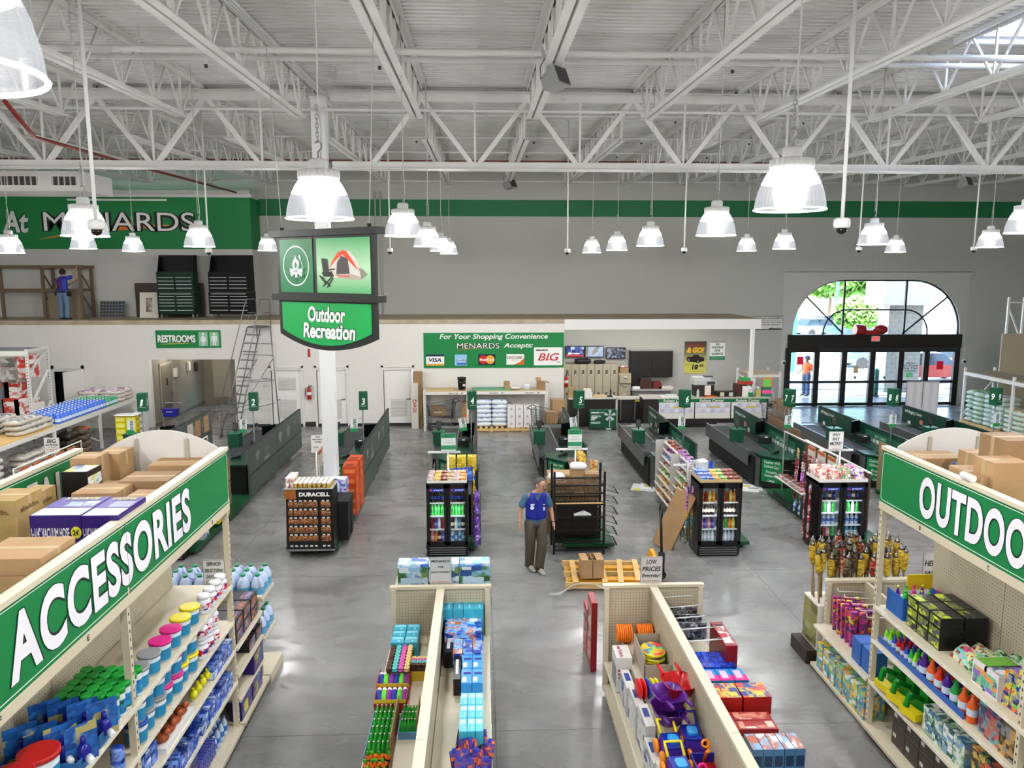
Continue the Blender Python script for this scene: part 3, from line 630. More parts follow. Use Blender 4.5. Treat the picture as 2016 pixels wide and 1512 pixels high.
def grad(name,c0,c1,z0,z1):
 m,t,b,N,L=nodemat(name);g=N('NewGeometry');s=N('SeparateXYZ');L(g.outputs['Position'],s.inputs[0]);mr=N('MapRange');mr.inputs[1].default_value=z0;mr.inputs[2].default_value=z1;L(s.outputs[2],mr.inputs[0])
 r=N('ValToRGB');ramp(r,[(0,c0),(.45,c1),(1,c0)]if c1!=c0 else[(0,c0),(1,c1)]);L(mr.outputs[0],r.inputs[0]);L(r.outputs[0],b.inputs['Base Color']);b.inputs['Roughness'].default_value=.45;return m
xd=-DW/2+.418*DW
MB().prism(rectp(-hw+.06,xd-.035,zm+.06,zt-.06),-.008,0,'y').obj('icon_panel',M('#0e7a44',.45),ds)
MB().prism(rectp(xd+.035,hw-.06,zm+.06,zt-.06),-.008,0,'y').obj('picture_panel',grad('tent_backdrop','#0fa050','#b8dfb4',zm,zt),ds)
in_=[(x*.925,z+.06+.0*abs(x))for x,z in curve]
MB().prism(in_+[(hw*.925,zm-.06),(-hw*.925,zm-.06)],-.008,0,'y').obj('title_panel',M('#12a04e',.45),ds)
text('Outdoor',ds,.03,-.012,P(640,620,9.4).z,.66,.19,'#f4f4f2',.03,.12,'#0a4a28');text('Recreation',ds,.06,-.012,P(641,653,9.4).z,.92,.19,'#f4f4f2',.03,.12,'#0a4a28')
# camp fire icon
icx,icz=(-hw+.06+xd-.035)/2,(zm+zt)/2;W_=M('#e9efe9',.5);rr_=(xd-.035+hw-.06)*.40
rg=MB()
for i in range(32):
 a0,a1=2*PI*i/32,2*PI*(i+1)/32
 rg.poly([(icx+r*math.cos(q),-.012,icz+1.02*r*math.sin(q))for r,q in((rr_,a1),(rr_*.93,a1),(rr_*.93,a0),(rr_,a0))])
rg.obj('ring',W_,ds)
k=rr_
flat('flame',[(icx+k*x,icz+k*z)for x,z in((-.02,-.2),(-.2,-.12),(-.3,.06),(-.24,.24),(-.12,.36),(-.04,.56),(.04,.36),(.12,.28),(.2,.3),(.24,.1),(.18,-.1))],W_,ds,-.012)
flat('flame_core',[(icx+k*x,icz+k*z)for x,z in((-.02,-.14),(-.12,-.02),(-.08,.14),(-.01,.22),(.07,.1),(.08,-.04))],M('#0e7a44',.45),ds,-.013)
for a0,a1,l_ in((-.56,-.22,0),(.56,-.22,0),(-.5,-.5,0),(.5,-.5,0),(0,-.66,0)):
 p0=Vector((icx+k*a0,-.0125,icz+k*a1));MB().bar(p0,(icx+k*a0*.05,-.0125,icz-k*.24),.001,k*.17).obj('log',W_,ds)
 flat('log_end',disc(p0.x,p0.z,k*.09,k*.1,12),M('#0a5e34',.45),ds,-.0135)
MB().bar((icx+k*.62,-.0125,icz-k*.3),(icx+k*.3,-.0125,icz+k*.5),.001,k*.04).obj('stick',W_,ds);MB().bar((icx+k*.36,-.013,icz+k*.34),(icx+k*.26,-.013,icz+k*.54),.001,k*.12).obj('marshmallow',W_,ds)
# tent and chair picture
pw=hw-.06-xd-.035;pz=zt-zm-.12;ox,oz=xd+.035,zm+.06
def pict(nm,pts,col,y=-.012):flat(nm,[(ox+pw*x,oz+pz*z)for x,z in pts],M(col,.5),ds,y)
pict('tent_fly',((.22,.40),(.33,.62),(.42,.74),(.52,.78),(.64,.76),(.76,.62),(.84,.46),(.92,.34),(.78,.26),(.30,.28)),'#d9d4c8')
pict('tent_orange',((.24,.44),(.33,.62),(.42,.74),(.52,.78),(.58,.76),(.70,.58),(.80,.40),(.66,.54),(.50,.70),(.36,.58)),'#e8481e',-.0125)
pict('tent_door',((.38,.34),(.40,.56),(.48,.68),(.60,.62),(.64,.30)),'#4a4643',-.013);pict('tent_floor',((.34,.34),(.64,.36),(.82,.30),(.86,.24),(.44,.27)),'#b9aa98',-.0135)
pict('tent_vent',((.80,.46),(.86,.44),(.95,.34),(.84,.26)),'#8f877c',-.0135);pict('tent_door_edge',((.40,.31),(.63,.29),(.63,.31),(.40,.33)),'#e2502c',-.014)
pict('chair_back',((.10,.64),(.22,.62),(.24,.38),(.13,.36)),'#23211f',-.0145);pict('chair_seat',((.10,.38),(.30,.40),(.34,.30),(.14,.30)),'#1c1a19',-.0148)
for p0,p1 in(((.10,.30),(.26,.12)),((.12,.12),(.30,.30)),((.20,.10),(.32,.28)),((.22,.42),(.36,.44)),((.06,.32),(.18,.16))):MB().bar((ox+pw*p0[0],-.015,oz+pz*p0[1]),(ox+pw*p1[0],-.015,oz+pz*p1[1]),.001,.016).obj('chair_leg','#1c1a19',ds)
for sx in(-1,1):
 MB().lathe([(.025,0),(.025,.04)],8).obj('eyelet',BK,ds,(sx*DW*.42,.02,zt+.05));MB().tube([(sx*DW*.42,.02,zt+.08),(sx*DW*.50,.02,deckz(9.5)-.8)],.005,5).obj('cable','#b9b8b4',ds)
 # ================================================================ COMMON PRODUCTS
def pillow(w,d,h,seed=1,n=3):
 """filled bag: rings of rounded rectangles"""
 rr=random.Random(seed);s=MB();rings=[]
 for k,(f,z)in enumerate(((.80,0),(.97,.25*h),(1.0,.5*h),(.93,.78*h),(.72,h*.97),(.35,h*1.02))):
  ring=rounded(w*f,d*f,min(w,d)*f*.28,n);rings.append([(x+rr.uniform(-.012,.012),y+rr.uniform(-.012,.012),z+(rr.uniform(-.02,.02)*h*3 if k>2 else 0))for x,y in ring])
 m_=len(rings[0]);o=0
 for r in rings:s.v.extend(r)
 for i in range(len(rings)-1):
  for j in range(m_):s.f.append([i*m_+j,i*m_+(j+1)%m_,(i+1)*m_+(j+1)%m_,(i+1)*m_+j]);s.m.append(1 if i>=3 else 0);s.sm.append(True)
 s.f.append(list(range((len(rings)-1)*m_,len(rings)*m_)));s.m.append(1);s.sm.append(True)
 s.f.append(list(range(m_-1,-1,-1)));s.m.append(0);s.sm.append(False)
 return s
def bagspec(name,w,d,h,base,top,seed=1):return Spec(name,'bag',pillow(w,d,h,seed).mesh(name,[base,top]))
def carton(w,d,h,mat=CARD,tape='#b59a72',mark=None,name='cardboard_box'):
 pr=[('packing_tape',MB().box(-w/2,w/2,-.025,.025,h,h+.001).box(-w/2-.001,-w/2,-.025,.025,h*.75,h).box(w/2,w/2+.001,-.025,.025,h*.75,h).mesh('packing_tape',tape))]
 if mark:pr.append(('printed_mark',MB().box(-w*.3,w*.3,-d/2-.001,-d/2,h*.35,h*.55).box(w/2,w/2+.001,-d*.3,d*.3,h*.35,h*.55).mesh('printed_mark',mark)))
 return Spec(name,'box',MB().cbox(0,0,0,w,d,h).mesh(name,mat),pr)
def boxp(name,w,d,h,mats,prints=(),cat='box',faces=None,extra=()):
 """printed carton; prints: (face, u0, v0, u1, v1, slot) rectangles laid on 'f','t','l','r'"""
 s=MB().cbox(0,0,0,w,d,h,0,faces);e=.0012
 for fc,u0,v0,u1,v1,sl in prints:
  e+=.0006
  if fc=='f':s.poly([(-w/2+w*u,-d/2-e,h*v)for u,v in((u0,v0),(u1,v0),(u1,v1),(u0,v1))],sl)
  if fc=='t':s.poly([(-w/2+w*u,-d/2+d*v,h+e)for u,v in((u0,v0),(u1,v0),(u1,v1),(u0,v1))],sl)
  if fc=='r':s.poly([(w/2+e,-d/2+d*u,h*v)for u,v in((u0,v0),(u1,v0),(u1,v1),(u0,v1))],sl)
  if fc=='l':s.poly([(-w/2-e,d/2-d*u,h*v)for u,v in((u0,v0),(u1,v0),(u1,v1),(u0,v1))],sl)
 return Spec(name,cat,s.mesh(name,mats),list(extra))
def pallet(w=1.2,d=1.0,name='pallet'):
 t_=[]
 st=MB().box(-w/2,w/2,-.02,.02,.02,.11).mesh('stringer',WOOD);bd=MB().box(-.045,.045,-d/2,d/2,.11,.13).mesh('deck_board',WOOD);bb=MB().box(-.045,.045,-d/2,d/2,0,.02).mesh('bottom_board',WOOD)
 p=[('stringer',st,(0,y,0))for y in(-d/2+.02,0,d/2-.02)]+[('deck_board',bd,(-w/2+.045+i*(w-.09)/6,0,0))for i in range(7)]+[('bottom_board',bb,(x,0,0))for x in(-w/2+.045,0,w/2-.045)]
 class S2:
  def put(s,loc,rz,label,group=None):
   o=thing(name,label,'pallet',loc,rz,group)
   for nm,me,l_ in p:ob(nm,me,o,l_)
   return o
 return S2()
PAL=pallet()
def sign_card(name,label,x0,y0,x1,y1,Y,lines,bg='#ecebe6',ink='#1a1a1a',rz=0.0,frame='#8d8f90',band=None,stand=None):
 """small framed price card facing the camera deck; lines: (text, centre fraction from top, width fraction, height fraction, shear)"""
 a,c,d_,e=RC(x0,y0,x1,y1,Y);w_,h_=c-a,e-d_
 o=thing(name,label,'sign',((a+c)/2,Y,d_),rz)
 bx('card',bg,o,-w_/2,w_/2,-.004,.004,0,h_)
 f=MB();f.box(-w_/2-.006,-w_/2,-.008,.008,-.005,h_+.005).box(w_/2,w_/2+.006,-.008,.008,-.005,h_+.005).box(-w_/2,w_/2,-.008,.008,h_,h_+.006).box(-w_/2,w_/2,-.008,.008,-.006,0);f.obj('frame',frame,o)
 if band:
  for v0,v1,cc in band:flat('colour_band',rectp(-w_/2,w_/2,h_*(1-v1),h_*(1-v0)),M(cc),o,-.005)
 for ln in lines:
  t_,v,ww,hh=ln[:4];text(t_,o,0,-.0065,h_*(1-v),w_*ww,h_*hh,ln[5]if len(ln)>5 else ink,.02,ln[4]if len(ln)>4 else.15)
 if stand:stand(o,w_,h_)
 return o
def onwall(name,label,x0,y0,x1,y1,Y,mat,cat='sign',th=.02):
 a,c,d_,e=RC(x0,y0,x1,y1,Y);w_,h_=c-a,e-d_
 o=thing(name,label,cat,((a+c)/2,Y,d_));bx('panel',mat,o,-w_/2,w_/2,-th,-.004,0,h_)
 return o,w_,h_
 # outlined brand lettering with a swoosh
def brand(o,x,y,z,w_,h_,t_='MENARDS',swoosh=True,ink='#e9e7e4',out='#1b1512'):
 text(t_,o,x,y,z,w_,h_,ink,.0,.0,out,name='brand_lettering',ow=.07)
 if swoosh:
  k=10;up=[(x-w_*.55+w_*1.05*i/k,z-h_*.95+h_*.75*math.sin(i/k*2.0))for i in range(k+1)];dn=[(p,q-h_*.16*math.sin(PI*i/k))for i,(p,q)in enumerate(up)]
  flat('swoosh',dn+up[::-1],M('#e06a24'),o,y+.004);flat('swoosh_edge',[(p,q+h_*.05)for p,q in up][::-1]if False else[(p,q)for p,q in up]+[(p,q+h_*.07*math.sin(PI*i/k))for i,(p,q)in reversed(list(enumerate(up)))],M('#e8b52e'),o,y+.0045)
  # ================================================================ MEZZANINE
  # wall lettering
wl=thing('wall_lettering','large white slogan lettering with black outline on the green band','sign',(0,YU-.01,0))
a,c,d_,e=RC(-40,415,55,458,YU);text('At',wl,P(30,437,YU).x,0,P(30,437,YU).z,P(55,437,YU).x-P(3,437,YU).x,e-d_,'#dcdad8',.03,.15,'#0a4a28')
a,c,d_,e=RC(86,418,383,455,YU);brand(wl,(a+c)/2,0,(d_+e)/2,c-a,e-d_)
# rack uprights
TAN=M('#6b5a48',.5)
rk=thing('storage_rack','brown storage rack frame being assembled on the mezzanine','rack',(0,0,MZ))
def zr(y,Y):return P(100,y,Y).z-MZ
for x,Y in((4,28.5),(86,28.5),(160,28.5),(-40,29.4),(107,29.4),(182,29.4)):
 q=P(x,575,Y);bx('upright',TAN,rk,q.x-.05,q.x+.05,Y-.04,Y+.04,0,zr(524,28.5))
for y in(525,572):
 for Y in(28.5,29.4):a,c=P(-60,y,Y).x,P(163 if Y<29 else 184,y,Y).x;bx('beam',TAN,rk,a,c,Y-.03,Y+.03,zr(y,28.5)-.05,zr(y,28.5)+.05)
for x0,x1 in((86,107),(160,182)):
 a,c=P(x0,575,28.5).x,P(x1,575,29.4).x;h_=zr(524,28.5)
 for z0,z1 in((.15,.9),(.9,1.7)):MB().bar((a,28.5,z1),(c,29.4,z0),.04).obj('brace',TAN,rk)
 for z0 in(.1,h_-.1):MB().bar((a,28.5,z0),(c,29.4,z0),.035).obj('brace',TAN,rk)
a,c,d_,e=RC(88,575,165,627,28.75);tag(MB().box(a,c,-.01,.01,0,e-MZ).obj('plywood_sheet','#8f8068',None,(0,28.75,MZ)),'tan board standing behind the worker on the mezzanine','board')
# wire panels leaning on the wall
a,c,d_,e=RC(195,592,243,626,29.2);wp=thing('wire_panel_stack','stack of grey wire deck panels leaning on the mezzanine wall','wire panel',((a+c)/2,29.2,MZ));hh=e-MZ;w_=c-a
MB().box(-w_/2,w_/2,.02,.06,0,hh).obj('backing_panels','#3c3f42',wp)
for i in range(9):bx('wire','#7b7f82',wp,-w_/2+i*w_/8-.008,-w_/2+i*w_/8+.008,0,.015,0,hh)
for i in range(6):bx('cross_wire','#7b7f82',wp,-w_/2,w_/2,-.015,0,i*hh/5.2,i*hh/5.2+.025)
wp.rotation_euler=(math.radians(-12),0,0)
a,c,d_,e=RC(267,557,402,624,29.5);tag(MB().box(a,c,0,.02,0,e-MZ).obj('brown_board','#3d332a',None,(0,29.5,MZ)),'dark brown board leaning behind the green tool chest','board')
a,c,d_,e=RC(274,575,310,627,28.9);pf=thing('framed_picture','white mat board with a small picture leaning by the green tool chest','picture',((a+c)/2,28.9,MZ));w_,hh=c-a,e-MZ
bx('mat_board','#d8d3c8',pf,-w_/2,w_/2,0,.03,0,hh);bx('picture',pack('small_photo',['#2f2a26','#6b4a3a','#b9a58c','#4a4540'],9),pf,-w_*.16,w_*.16,-.006,0,hh*.22,hh*.78);pf.rotation_euler=(math.radians(-10),0,math.radians(4))
def tool_chest(x0,x1,Y,col,label,rz,lidrot):
 a,c,d_,e=RC(x0,502,x1,626,Y);w_=c-a;o=thing('tool_chest',label,'tool chest',((a+c)/2,Y,MZ),rz);H_=e-MZ
 zc=[.14,H_*.40,H_*.42,H_*.74];mt=M(col,.5,spec=.2)
 bx('cabinet',mt,o,-w_/2,w_/2,0,.55,zc[0],zc[1]);bx('top_box',mt,o,-w_/2+.01,w_/2-.01,.02,.53,zc[2],zc[3]);bx('work_surface','#2a2c2c',o,-w_/2-.01,w_/2+.01,-.01,.56,zc[1],zc[2])
 MB().box(-w_/2+.02,w_/2-.02,.50,.53,zc[3],H_).box(-w_/2+.02,w_/2-.02,.30,.52,H_-.06,H_).prism([(.1,zc[3]),(.53,zc[3]),(.53,H_),(.32,H_)],-w_/2+.02,-w_/2+.035,'x').prism([(.1,zc[3]),(.53,zc[3]),(.53,H_),(.32,H_)],w_/2-.035,w_/2-.02,'x').obj('lid',M('#080c0a',.5,spec=.2),o)
 for z0,z1,rows,cols in((zc[0]+.22,zc[1]-.1,4,2),(zc[0]+.02,zc[0]+.2,1,2),(zc[1]-.1,zc[1]-.01,1,1),(zc[2]+.04,zc[3]-.18,4,2)):
  dh=(z1-z0)/rows;dw=(w_-.06)/cols
  for r in range(rows):
   for q in range(cols):
    xa=-w_/2+.03+q*dw;d__=bx('drawer',mt,o,xa+.008,xa+dw-.008,-.012,0,z0+r*dh+.005,z0+(r+1)*dh-.005);bx('handle','#c9cccb',d__,-dw*.44,dw*.44,-.022,-.006,dh*.62,dh*.62+.02)
 for sx in(-1,1):
  for y in(.08,.48):MB().lathe([(.055,-.02),(.055,.02)],12).xf(Matrix.Rotation(PI/2,4,'Y')).obj('caster','#8a8d8c',o,(sx*(w_/2-.1),y,.055));bx('caster_fork',GREY,o,sx*(w_/2-.1)-.03,sx*(w_/2-.1)+.03,y-.03,y+.03,.09,.14)
tool_chest(308,381,28.6,'#0e2a1f','dark green rolling tool chest with open lid on the mezzanine',0,0);tool_chest(407,492,28.6,'#0c0d0e','black rolling tool chest with open lid on the mezzanine',math.radians(-8),0)
# ================================================================ WALL SIGNS
o,w_,h_=onwall('restroom_sign','green restrooms sign above the corridor opening',307,650,435,685,YL,GREEN)
text('RESTROOMS',o,-w_*.18,-.024,h_*.52,w_*.58,h_*.42,'#f2f1ee',.04,0,'#0a4a28');flat('underline',[(-w_*.46,h_*.2),(w_*.1,h_*.26),(-w_*.1,h_*.28),(-w_*.3,h_*.26)],M('#d9b23a'),o,-.023)
for cx,fem in((.23,1),(.40,0)):
 flat('pictogram_panel',rectp(w_*(cx-.07),w_*(cx+.07),h_*.1,h_*.9),M('#8fc0a0'),o,-.0225);flat('head',disc(w_*cx,h_*.78,w_*.018,h_*.075),WHITE,o,-.024)
 flat('figure',[(w_*(cx+x),h_*z)for x,z in([(-.015,.68),(-.055,.42),(-.045,.40),(-.02,.58),(-.035,.34),(-.016,.34),(-.016,.14),(-.003,.14),(-.003,.34),(.003,.34),(.003,.14),(.016,.14),(.016,.34),(.035,.34),(.02,.58),(.045,.40),(.055,.42),(.015,.68)]if fem else[(-.035,.68),(-.045,.62),(-.045,.38),(-.033,.38),(-.03,.58),(-.025,.58),(-.025,.14),(-.004,.14),(-.004,.38),(.004,.38),(.004,.14),(.025,.14),(.025,.58),(.03,.58),(.033,.38),(.045,.38),(.045,.62),(.035,.68)])][::-1],WHITE,o,-.0245)
o,w_,h_=onwall('payment_sign','wide green sign listing accepted payment cards',834,655,1110,724,YL,GREEN)
def sx_(px_):return(px_-972)/276*w_
def sz_(py_):return(724-py_)/69*h_
text('For Your Shopping Convenience',o,0,-.024,sz_(663.5),w_*.77,h_*.19,'#eceae6',.02,.2);text('Accepts:',o,sx_(1020),-.024,sz_(681),w_*.21,h_*.17,'#eceae6',.02,.2)
brand(o,sx_(941),-.024,sz_(680.5),w_*.30,h_*.15)
def cardp(x0,x1,y0,y1,bg):flat('card_logo',rectp(sx_(x0),sx_(x1),sz_(y1),sz_(y0)),M(bg),o,-.0225);return sx_((x0+x1)/2),sz_((y0+y1)/2),sx_(x1)-sx_(x0),sz_(y0)-sz_(y1)
x,z,cw,chh=cardp(838.5,874,697,719,'#efeeea');flat('stripe',rectp(x-cw/2,x+cw/2,z+chh*.32,z+chh*.5),M('#151a4a'),o,-.0235);flat('stripe',rectp(x-cw/2,x+cw/2,z-chh*.5,z-chh*.34),M('#d8a12c'),o,-.0235);text('VISA',o,x,-.0245,z,cw*.7,chh*.36,'#151a4a',.03,.2)
x,z,cw,chh=cardp(895,918.5,697.5,719,'#8fc4e4');flat('stripe',rectp(x-cw*.34,x+cw*.48,z-chh*.45,z+chh*.1),M('#2b6fb4'),o,-.0235);text('AMERICAN',o,x+cw*.06,-.0245,z+chh*.02,cw*.75,chh*.15,'#eef4fa');text('EXPRESS',o,x+cw*.06,-.0245,z-chh*.18,cw*.7,chh*.15,'#eef4fa')
x,z,cw,chh=cardp(941,974.5,697,718.5,'#12163a');flat('red_disc',disc(x-cw*.2,z,chh*.40,chh*.40),M('#c8201c'),o,-.0232);flat('yellow_disc',disc(x+cw*.2,z,chh*.40,chh*.40),M('#e8a42c'),o,-.0236);text('MasterCard',o,x,-.0245,z,cw*.82,chh*.26,'#f2efe8',.02)
x,z,cw,chh=cardp(996.5,1031.5,697,718,'#efece6');flat('orange_corner',[(x-cw*.1,z-chh*.5),(x+cw*.5,z-chh*.5),(x+cw*.5,z+chh*.1),(x+cw*.2,z-chh*.3)],M('#d0651e'),o,-.0235);text('DISCOVER',o,x-cw*.03,-.0245,z+chh*.16,cw*.86,chh*.26,'#33281f',.02);text('NETWORK',o,x,-.0245,z-chh*.06,cw*.4,chh*.08,'#4a3f34',0)
pc=rounded(sx_(1107.5)-sx_(1051),sz_(684)-sz_(719.5),.03,3,sx_(1079),(sz_(684)+sz_(719.5))/2);flat('card_logo',pc,M('#efeeec'),o,-.0225)
text('BIG',o,sx_(1080),-.0245,sz_(703),w_*.155,h_*.21,'#c41f1c',.012,.3);text('MENARDS',o,sx_(1066.5),-.0245,sz_(689.5),w_*.085,h_*.05,'#1c1c1c',.06);text('CARD',o,sx_(1099),-.0245,sz_(713),w_*.03,h_*.045,'#1c1c1c',.0)
flat('swoosh',[(sx_(1057),sz_(714)),(sx_(1076),sz_(709.5)),(sx_(1100),sz_(708)),(sx_(1078),sz_(708))],M('#c41f1c'),o,-.024)
o,w_,h_=onwall('receipt_sign','white receipt reminder sign half hidden by the canopy',1481,622,1541,649,YW,'#d9d8d3');rg=MB()
for x0,x1,z0,z1 in((-.5,.5,.96,1),(-.5,.5,.0,.04),(-.5,-.49,0,1),(.49,.5,0,1),(-.5,.5,.66,.68)):rg.poly([(w_*x0,-.022,h_*z0),(w_*x1,-.022,h_*z0),(w_*x1,-.022,h_*z1),(w_*x0,-.022,h_*z1)])
rg.obj('border','#1c3a2c',o);text('PLEASE SAVE YOUR RECEIPTS',o,0,-.023,h_*.82,w_*.92,h_*.14,'#13392a',.03,.2);text('FOR RETURN PROCESS EASIER,',o,0,-.023,h_*.53,w_*.92,h_*.1,'#1c1c1c',.02,.2);text('AS THEY MAY BE NECESSARY.',o,0,-.023,h_*.36,w_*.88,h_*.1,'#1c1c1c',.02,.2);text('MENARDS',o,w_*.25,-.023,h_*.08,w_*.4,h_*.12,'#1c1c1c',.05,.1)
gp=grad('poster_fade','#2a2a22','#2a2a22',0,1)
a,c,d_,e=RC(1347,672,1390,735,YW);o,w_,h_=onwall('truck_poster','dark and yellow pickup truck poster on the office wall',1347,672,1390,735,YW,'#3a3a30')
m,t,b,N,L=nodemat('poster_yellow_fade');g=N('NewGeometry');s_=N('SeparateXYZ');L(g.outputs['Position'],s_.inputs[0]);mr=N('MapRange');mr.inputs[1].default_value=d_;mr.inputs[2].default_value=e;L(s_.outputs[2],mr.inputs[0]);r=N('ValToRGB');ramp(r,[(0,'#c9c254'),(.36,'#bdb85a'),(.62,'#6a6a50'),(1,'#1e1d1a')]);L(mr.outputs[0],r.inputs[0]);L(r.outputs[0],b.inputs['Base Color'])
flat('print',rectp(-w_/2,w_/2,0,h_),m,o,-.021);text('PICK-UP',o,0,-.0225,h_*.89,w_*.85,h_*.12,'#7e1d14',.05,.15);text('& GO!',o,0,-.023,h_*.73,w_*.82,h_*.18,'#d9a92c',.08,.3,'#5a3a10');text('18',o,0,-.0225,h_*.2,w_*.3,h_*.16,'#16140f',.05,.15);text('95',o,w_*.3,-.0225,h_*.24,w_*.2,h_*.09,'#16140f',.04,.15);text('starting at',o,-w_*.3,-.0225,h_*.27,w_*.3,h_*.04,'#16140f')
text('PLUS TAX AND DEPOSIT',o,0,-.0225,h_*.06,w_*.85,h_*.025,'#3a3820',0)
tk=lambda nm,pts,col,y:flat(nm,[(w_*x,h_*z)for x,z in pts],M(col,.4),o,y)
tk('truck_body',((-.4,.44),(-.3,.37),(.1,.34),(.4,.38),(.42,.47),(.36,.51),(.12,.53),(-.38,.52)),'#241512',-.0225);tk('truck_cab',((-.14,.52),(-.08,.58),(.12,.58),(.22,.52)),'#15100e',-.0226)
for x,z in((-.3,.42),(.12,.37)):flat('truck_wheel',disc(w_*x,h_*z,w_*.075,h_*.055),M('#0c0c0c'),o,-.023);flat('truck_hub',disc(w_*x,h_*z,w_*.04,h_*.03),M('#8a8a88'),o,-.0235)
o,w_,h_=onwall('waiting_sign','white no waiting for savings sign right of the truck poster',1397,673,1427,708,YW,'#e2e3df');flat('band',rectp(-w_/2,w_/2,0,h_*.2),M('#0f7a4a'),o,-.021);flat('top_line',rectp(-w_/2,w_/2,h_*.97,h_),M('#1f3a30'),o,-.021)
for k,(s_,ww)in enumerate((('NO',.25),('WAITING',.75),('FOR',.36),('SAVINGS',.76))):text(s_,o,0,-.022,h_*(.87-.18*k),w_*ww,h_*.13,'#16573e',.04,.2)
for k in range(2):text('GUARANTEED EVERY DAY',o,0,-.022,h_*(.14-.07*k),w_*.8,h_*.035,'#b9e0c8',0)
# extinguishers
def extinguisher(x,y,Y,label):
 q=P(x,y,Y);o=thing('fire_extinguisher',label,'extinguisher',(q.x,Y-.11,q.z-.22));R_=M('#b3211c',.3)
 MB().lathe([(.075,0),(.08,.03),(.08,.33),(.06,.39),(.03,.41)],14).obj('cylinder',R_,o);MB().lathe([(.025,.41),(.025,.45)],8).box(-.02,.12,-.012,.012,.45,.465).box(-.02,.10,-.012,.012,.48,.495).obj('valve_handle','#2a2a2a',o)
 MB().tube([(-.02,0,.44),(-.12,0,.40),(-.13,0,.2),(-.11,0,.1)],.012,6).obj('hose','#161616',o);MB().lathe([(.081,.16),(.081,.27)],14,cap=False).obj('paper_label','#e4ded2',o);bx('bracket','#9a9a98',o,-.03,.03,.07,.107,.1,.35)
extinguisher(610,773,YL,'red fire extinguisher between the white louvred doors');extinguisher(1114,750,29.5,'red fire extinguisher at the end of the lockers')
o,w_,h_=onwall('extinguisher_sign','narrow red extinguisher sign high on the white wall',606,687,611,703,YL,'#c23a34')
for a,c,d_,e in[RC(602,835,624,840,YL)]:tag(MB().box(a,c,0,.02,.03,.17).obj('wall_vent','#2b2622',None,(0,YL-.025,0)),'low dark vent in the white wall between two doors','vent')
# corridor fittings
cdx=thing('corridor_door','taupe restroom door with a vent in the corridor','door',(-11.69,28.3,0),PI/2)
bx('door_frame','#9a9484',cdx,-.08,1.02,-.03,.0,0,2.2);bx('door_leaf','#6f6a5e',cdx,0,.94,-.045,-.03,.02,2.1);bx('vent','#4f4b42',cdx,.2,.74,-.055,-.045,.2,.65);bx('handle',CHROME,cdx,.82,.92,-.1,-.045,1.0,1.03);bx('restroom_plate','#161616',cdx,.38,.52,-.05,-.045,1.35,1.6)
for yy,zz,cl,lb in((29.55,1.55,'#d9d6ce','nearer white box fixed to the corridor wall'),(30.9,1.62,'#d9d6ce','farther white box fixed to the corridor wall'),(31.7,1.5,'#181818','black restroom plate deep in the corridor')):
 o=thing('wall_box',lb,'wall box',(-11.69,yy,zz),PI/2);bx('case',cl,o,-.09,.09,-.09,0,0,.34);bx('front_lip',cl,o,-.08,.08,-.1,-.09,.02,.3)
o=thing('corridor_door','pale low door at the end of the corridor','door',(-10.9,32.58,0));bx('door_leaf','#a39d8f',o,-.35,.35,-.03,0,.3,1.9);bx('frame','#958f80',o,-.4,.4,-.02,0,.25,1.95)
# drinking fountain by the corridor edge
o=thing('drinking_fountain','steel drinking fountain on the corridor wall behind the ladder','fountain',(-9.0,29.3,0));MB().box(-.2,.22,-.22,.22,.75,.95).obj('basin',CHROME,o);MB().box(-.15,.22,-.18,.18,.35,.75).obj('cabinet','#b9b8b4',o);MB().tube([(-.1,0,.95),(-.1,0,1.0),(-.04,0,1.02)],.012).obj('spout',CHROME,o)
# ================================================================ ROLLING LADDER
q=PZ(455,862);ld=thing('rolling_ladder','tall grey steel rolling ladder with handrails','ladder',(q.x,q.y,0),math.radians(-24));LG=M('#8b8e90',.4,.6)
NS,ST,RUN,SWD=12,.28,.115,.52
for i in range(NS):o_=bx('step',LG,ld,-SWD/2,SWD/2,i*RUN,i*RUN+.16,.26+i*ST,.29+i*ST)
zt_=.26+NS*ST;yt_=NS*RUN
bx('platform','#5f6264',ld,-SWD/2,SWD/2,yt_,yt_+.5,zt_-.03,zt_+.03)
for s_ in(-1,1):
 x=s_*(SWD/2+.02);MB().tube([(x*1.2,-.08,.1),(x,yt_,zt_)],.02,6).obj('stringer',LG,ld);MB().tube([(x*1.35,-.12,.85),(x*1.1,yt_-.05,zt_+.75),(x*1.05,yt_+.05,zt_+.95),(x*1.05,yt_+.45,zt_+.95),(x*1.05,yt_+.52,zt_+.85),(x*1.05,yt_+.52,zt_)],.017,6).obj('handrail',LG,ld)
 MB().tube([(x*1.05,yt_+.5,zt_),(x*1.45,yt_+.62,.1)],.02,6).obj('rear_leg',LG,ld);MB().tube([(x*1.25,-.05,.14),(x*1.45,yt_+.6,.14)],.02,6).obj('base_rail',LG,ld);MB().tube([(x*1.3,-.11,.85),(x*1.2,-.06,.15)],.017,6).obj('rail_post',LG,ld)
 for z in(.9,1.8,2.7):MB().tube([(x,z*RUN/ST,z),(x*1.2,yt_+.52,z-.1 if z>1 else z)],.013,5).obj('brace',LG,ld)
 MB().tube([(x,.3,1.0),(x*1.2,yt_+.54,2.5)],.013,5).obj('brace',LG,ld);MB().tube([(x*1.05,yt_+.05,zt_+.48),(x*1.05,yt_+.52,zt_+.48)],.013,5).obj('mid_rail',LG,ld)
 for y in(-.08,yt_+.6):MB().lathe([(.06,-.018),(.06,.018)],12).xf(Matrix.Rotation(PI/2,4,'Y')).obj('caster','#3a3c3e',ld,(x*(1.2 if y<0 else 1.45),y,.06))
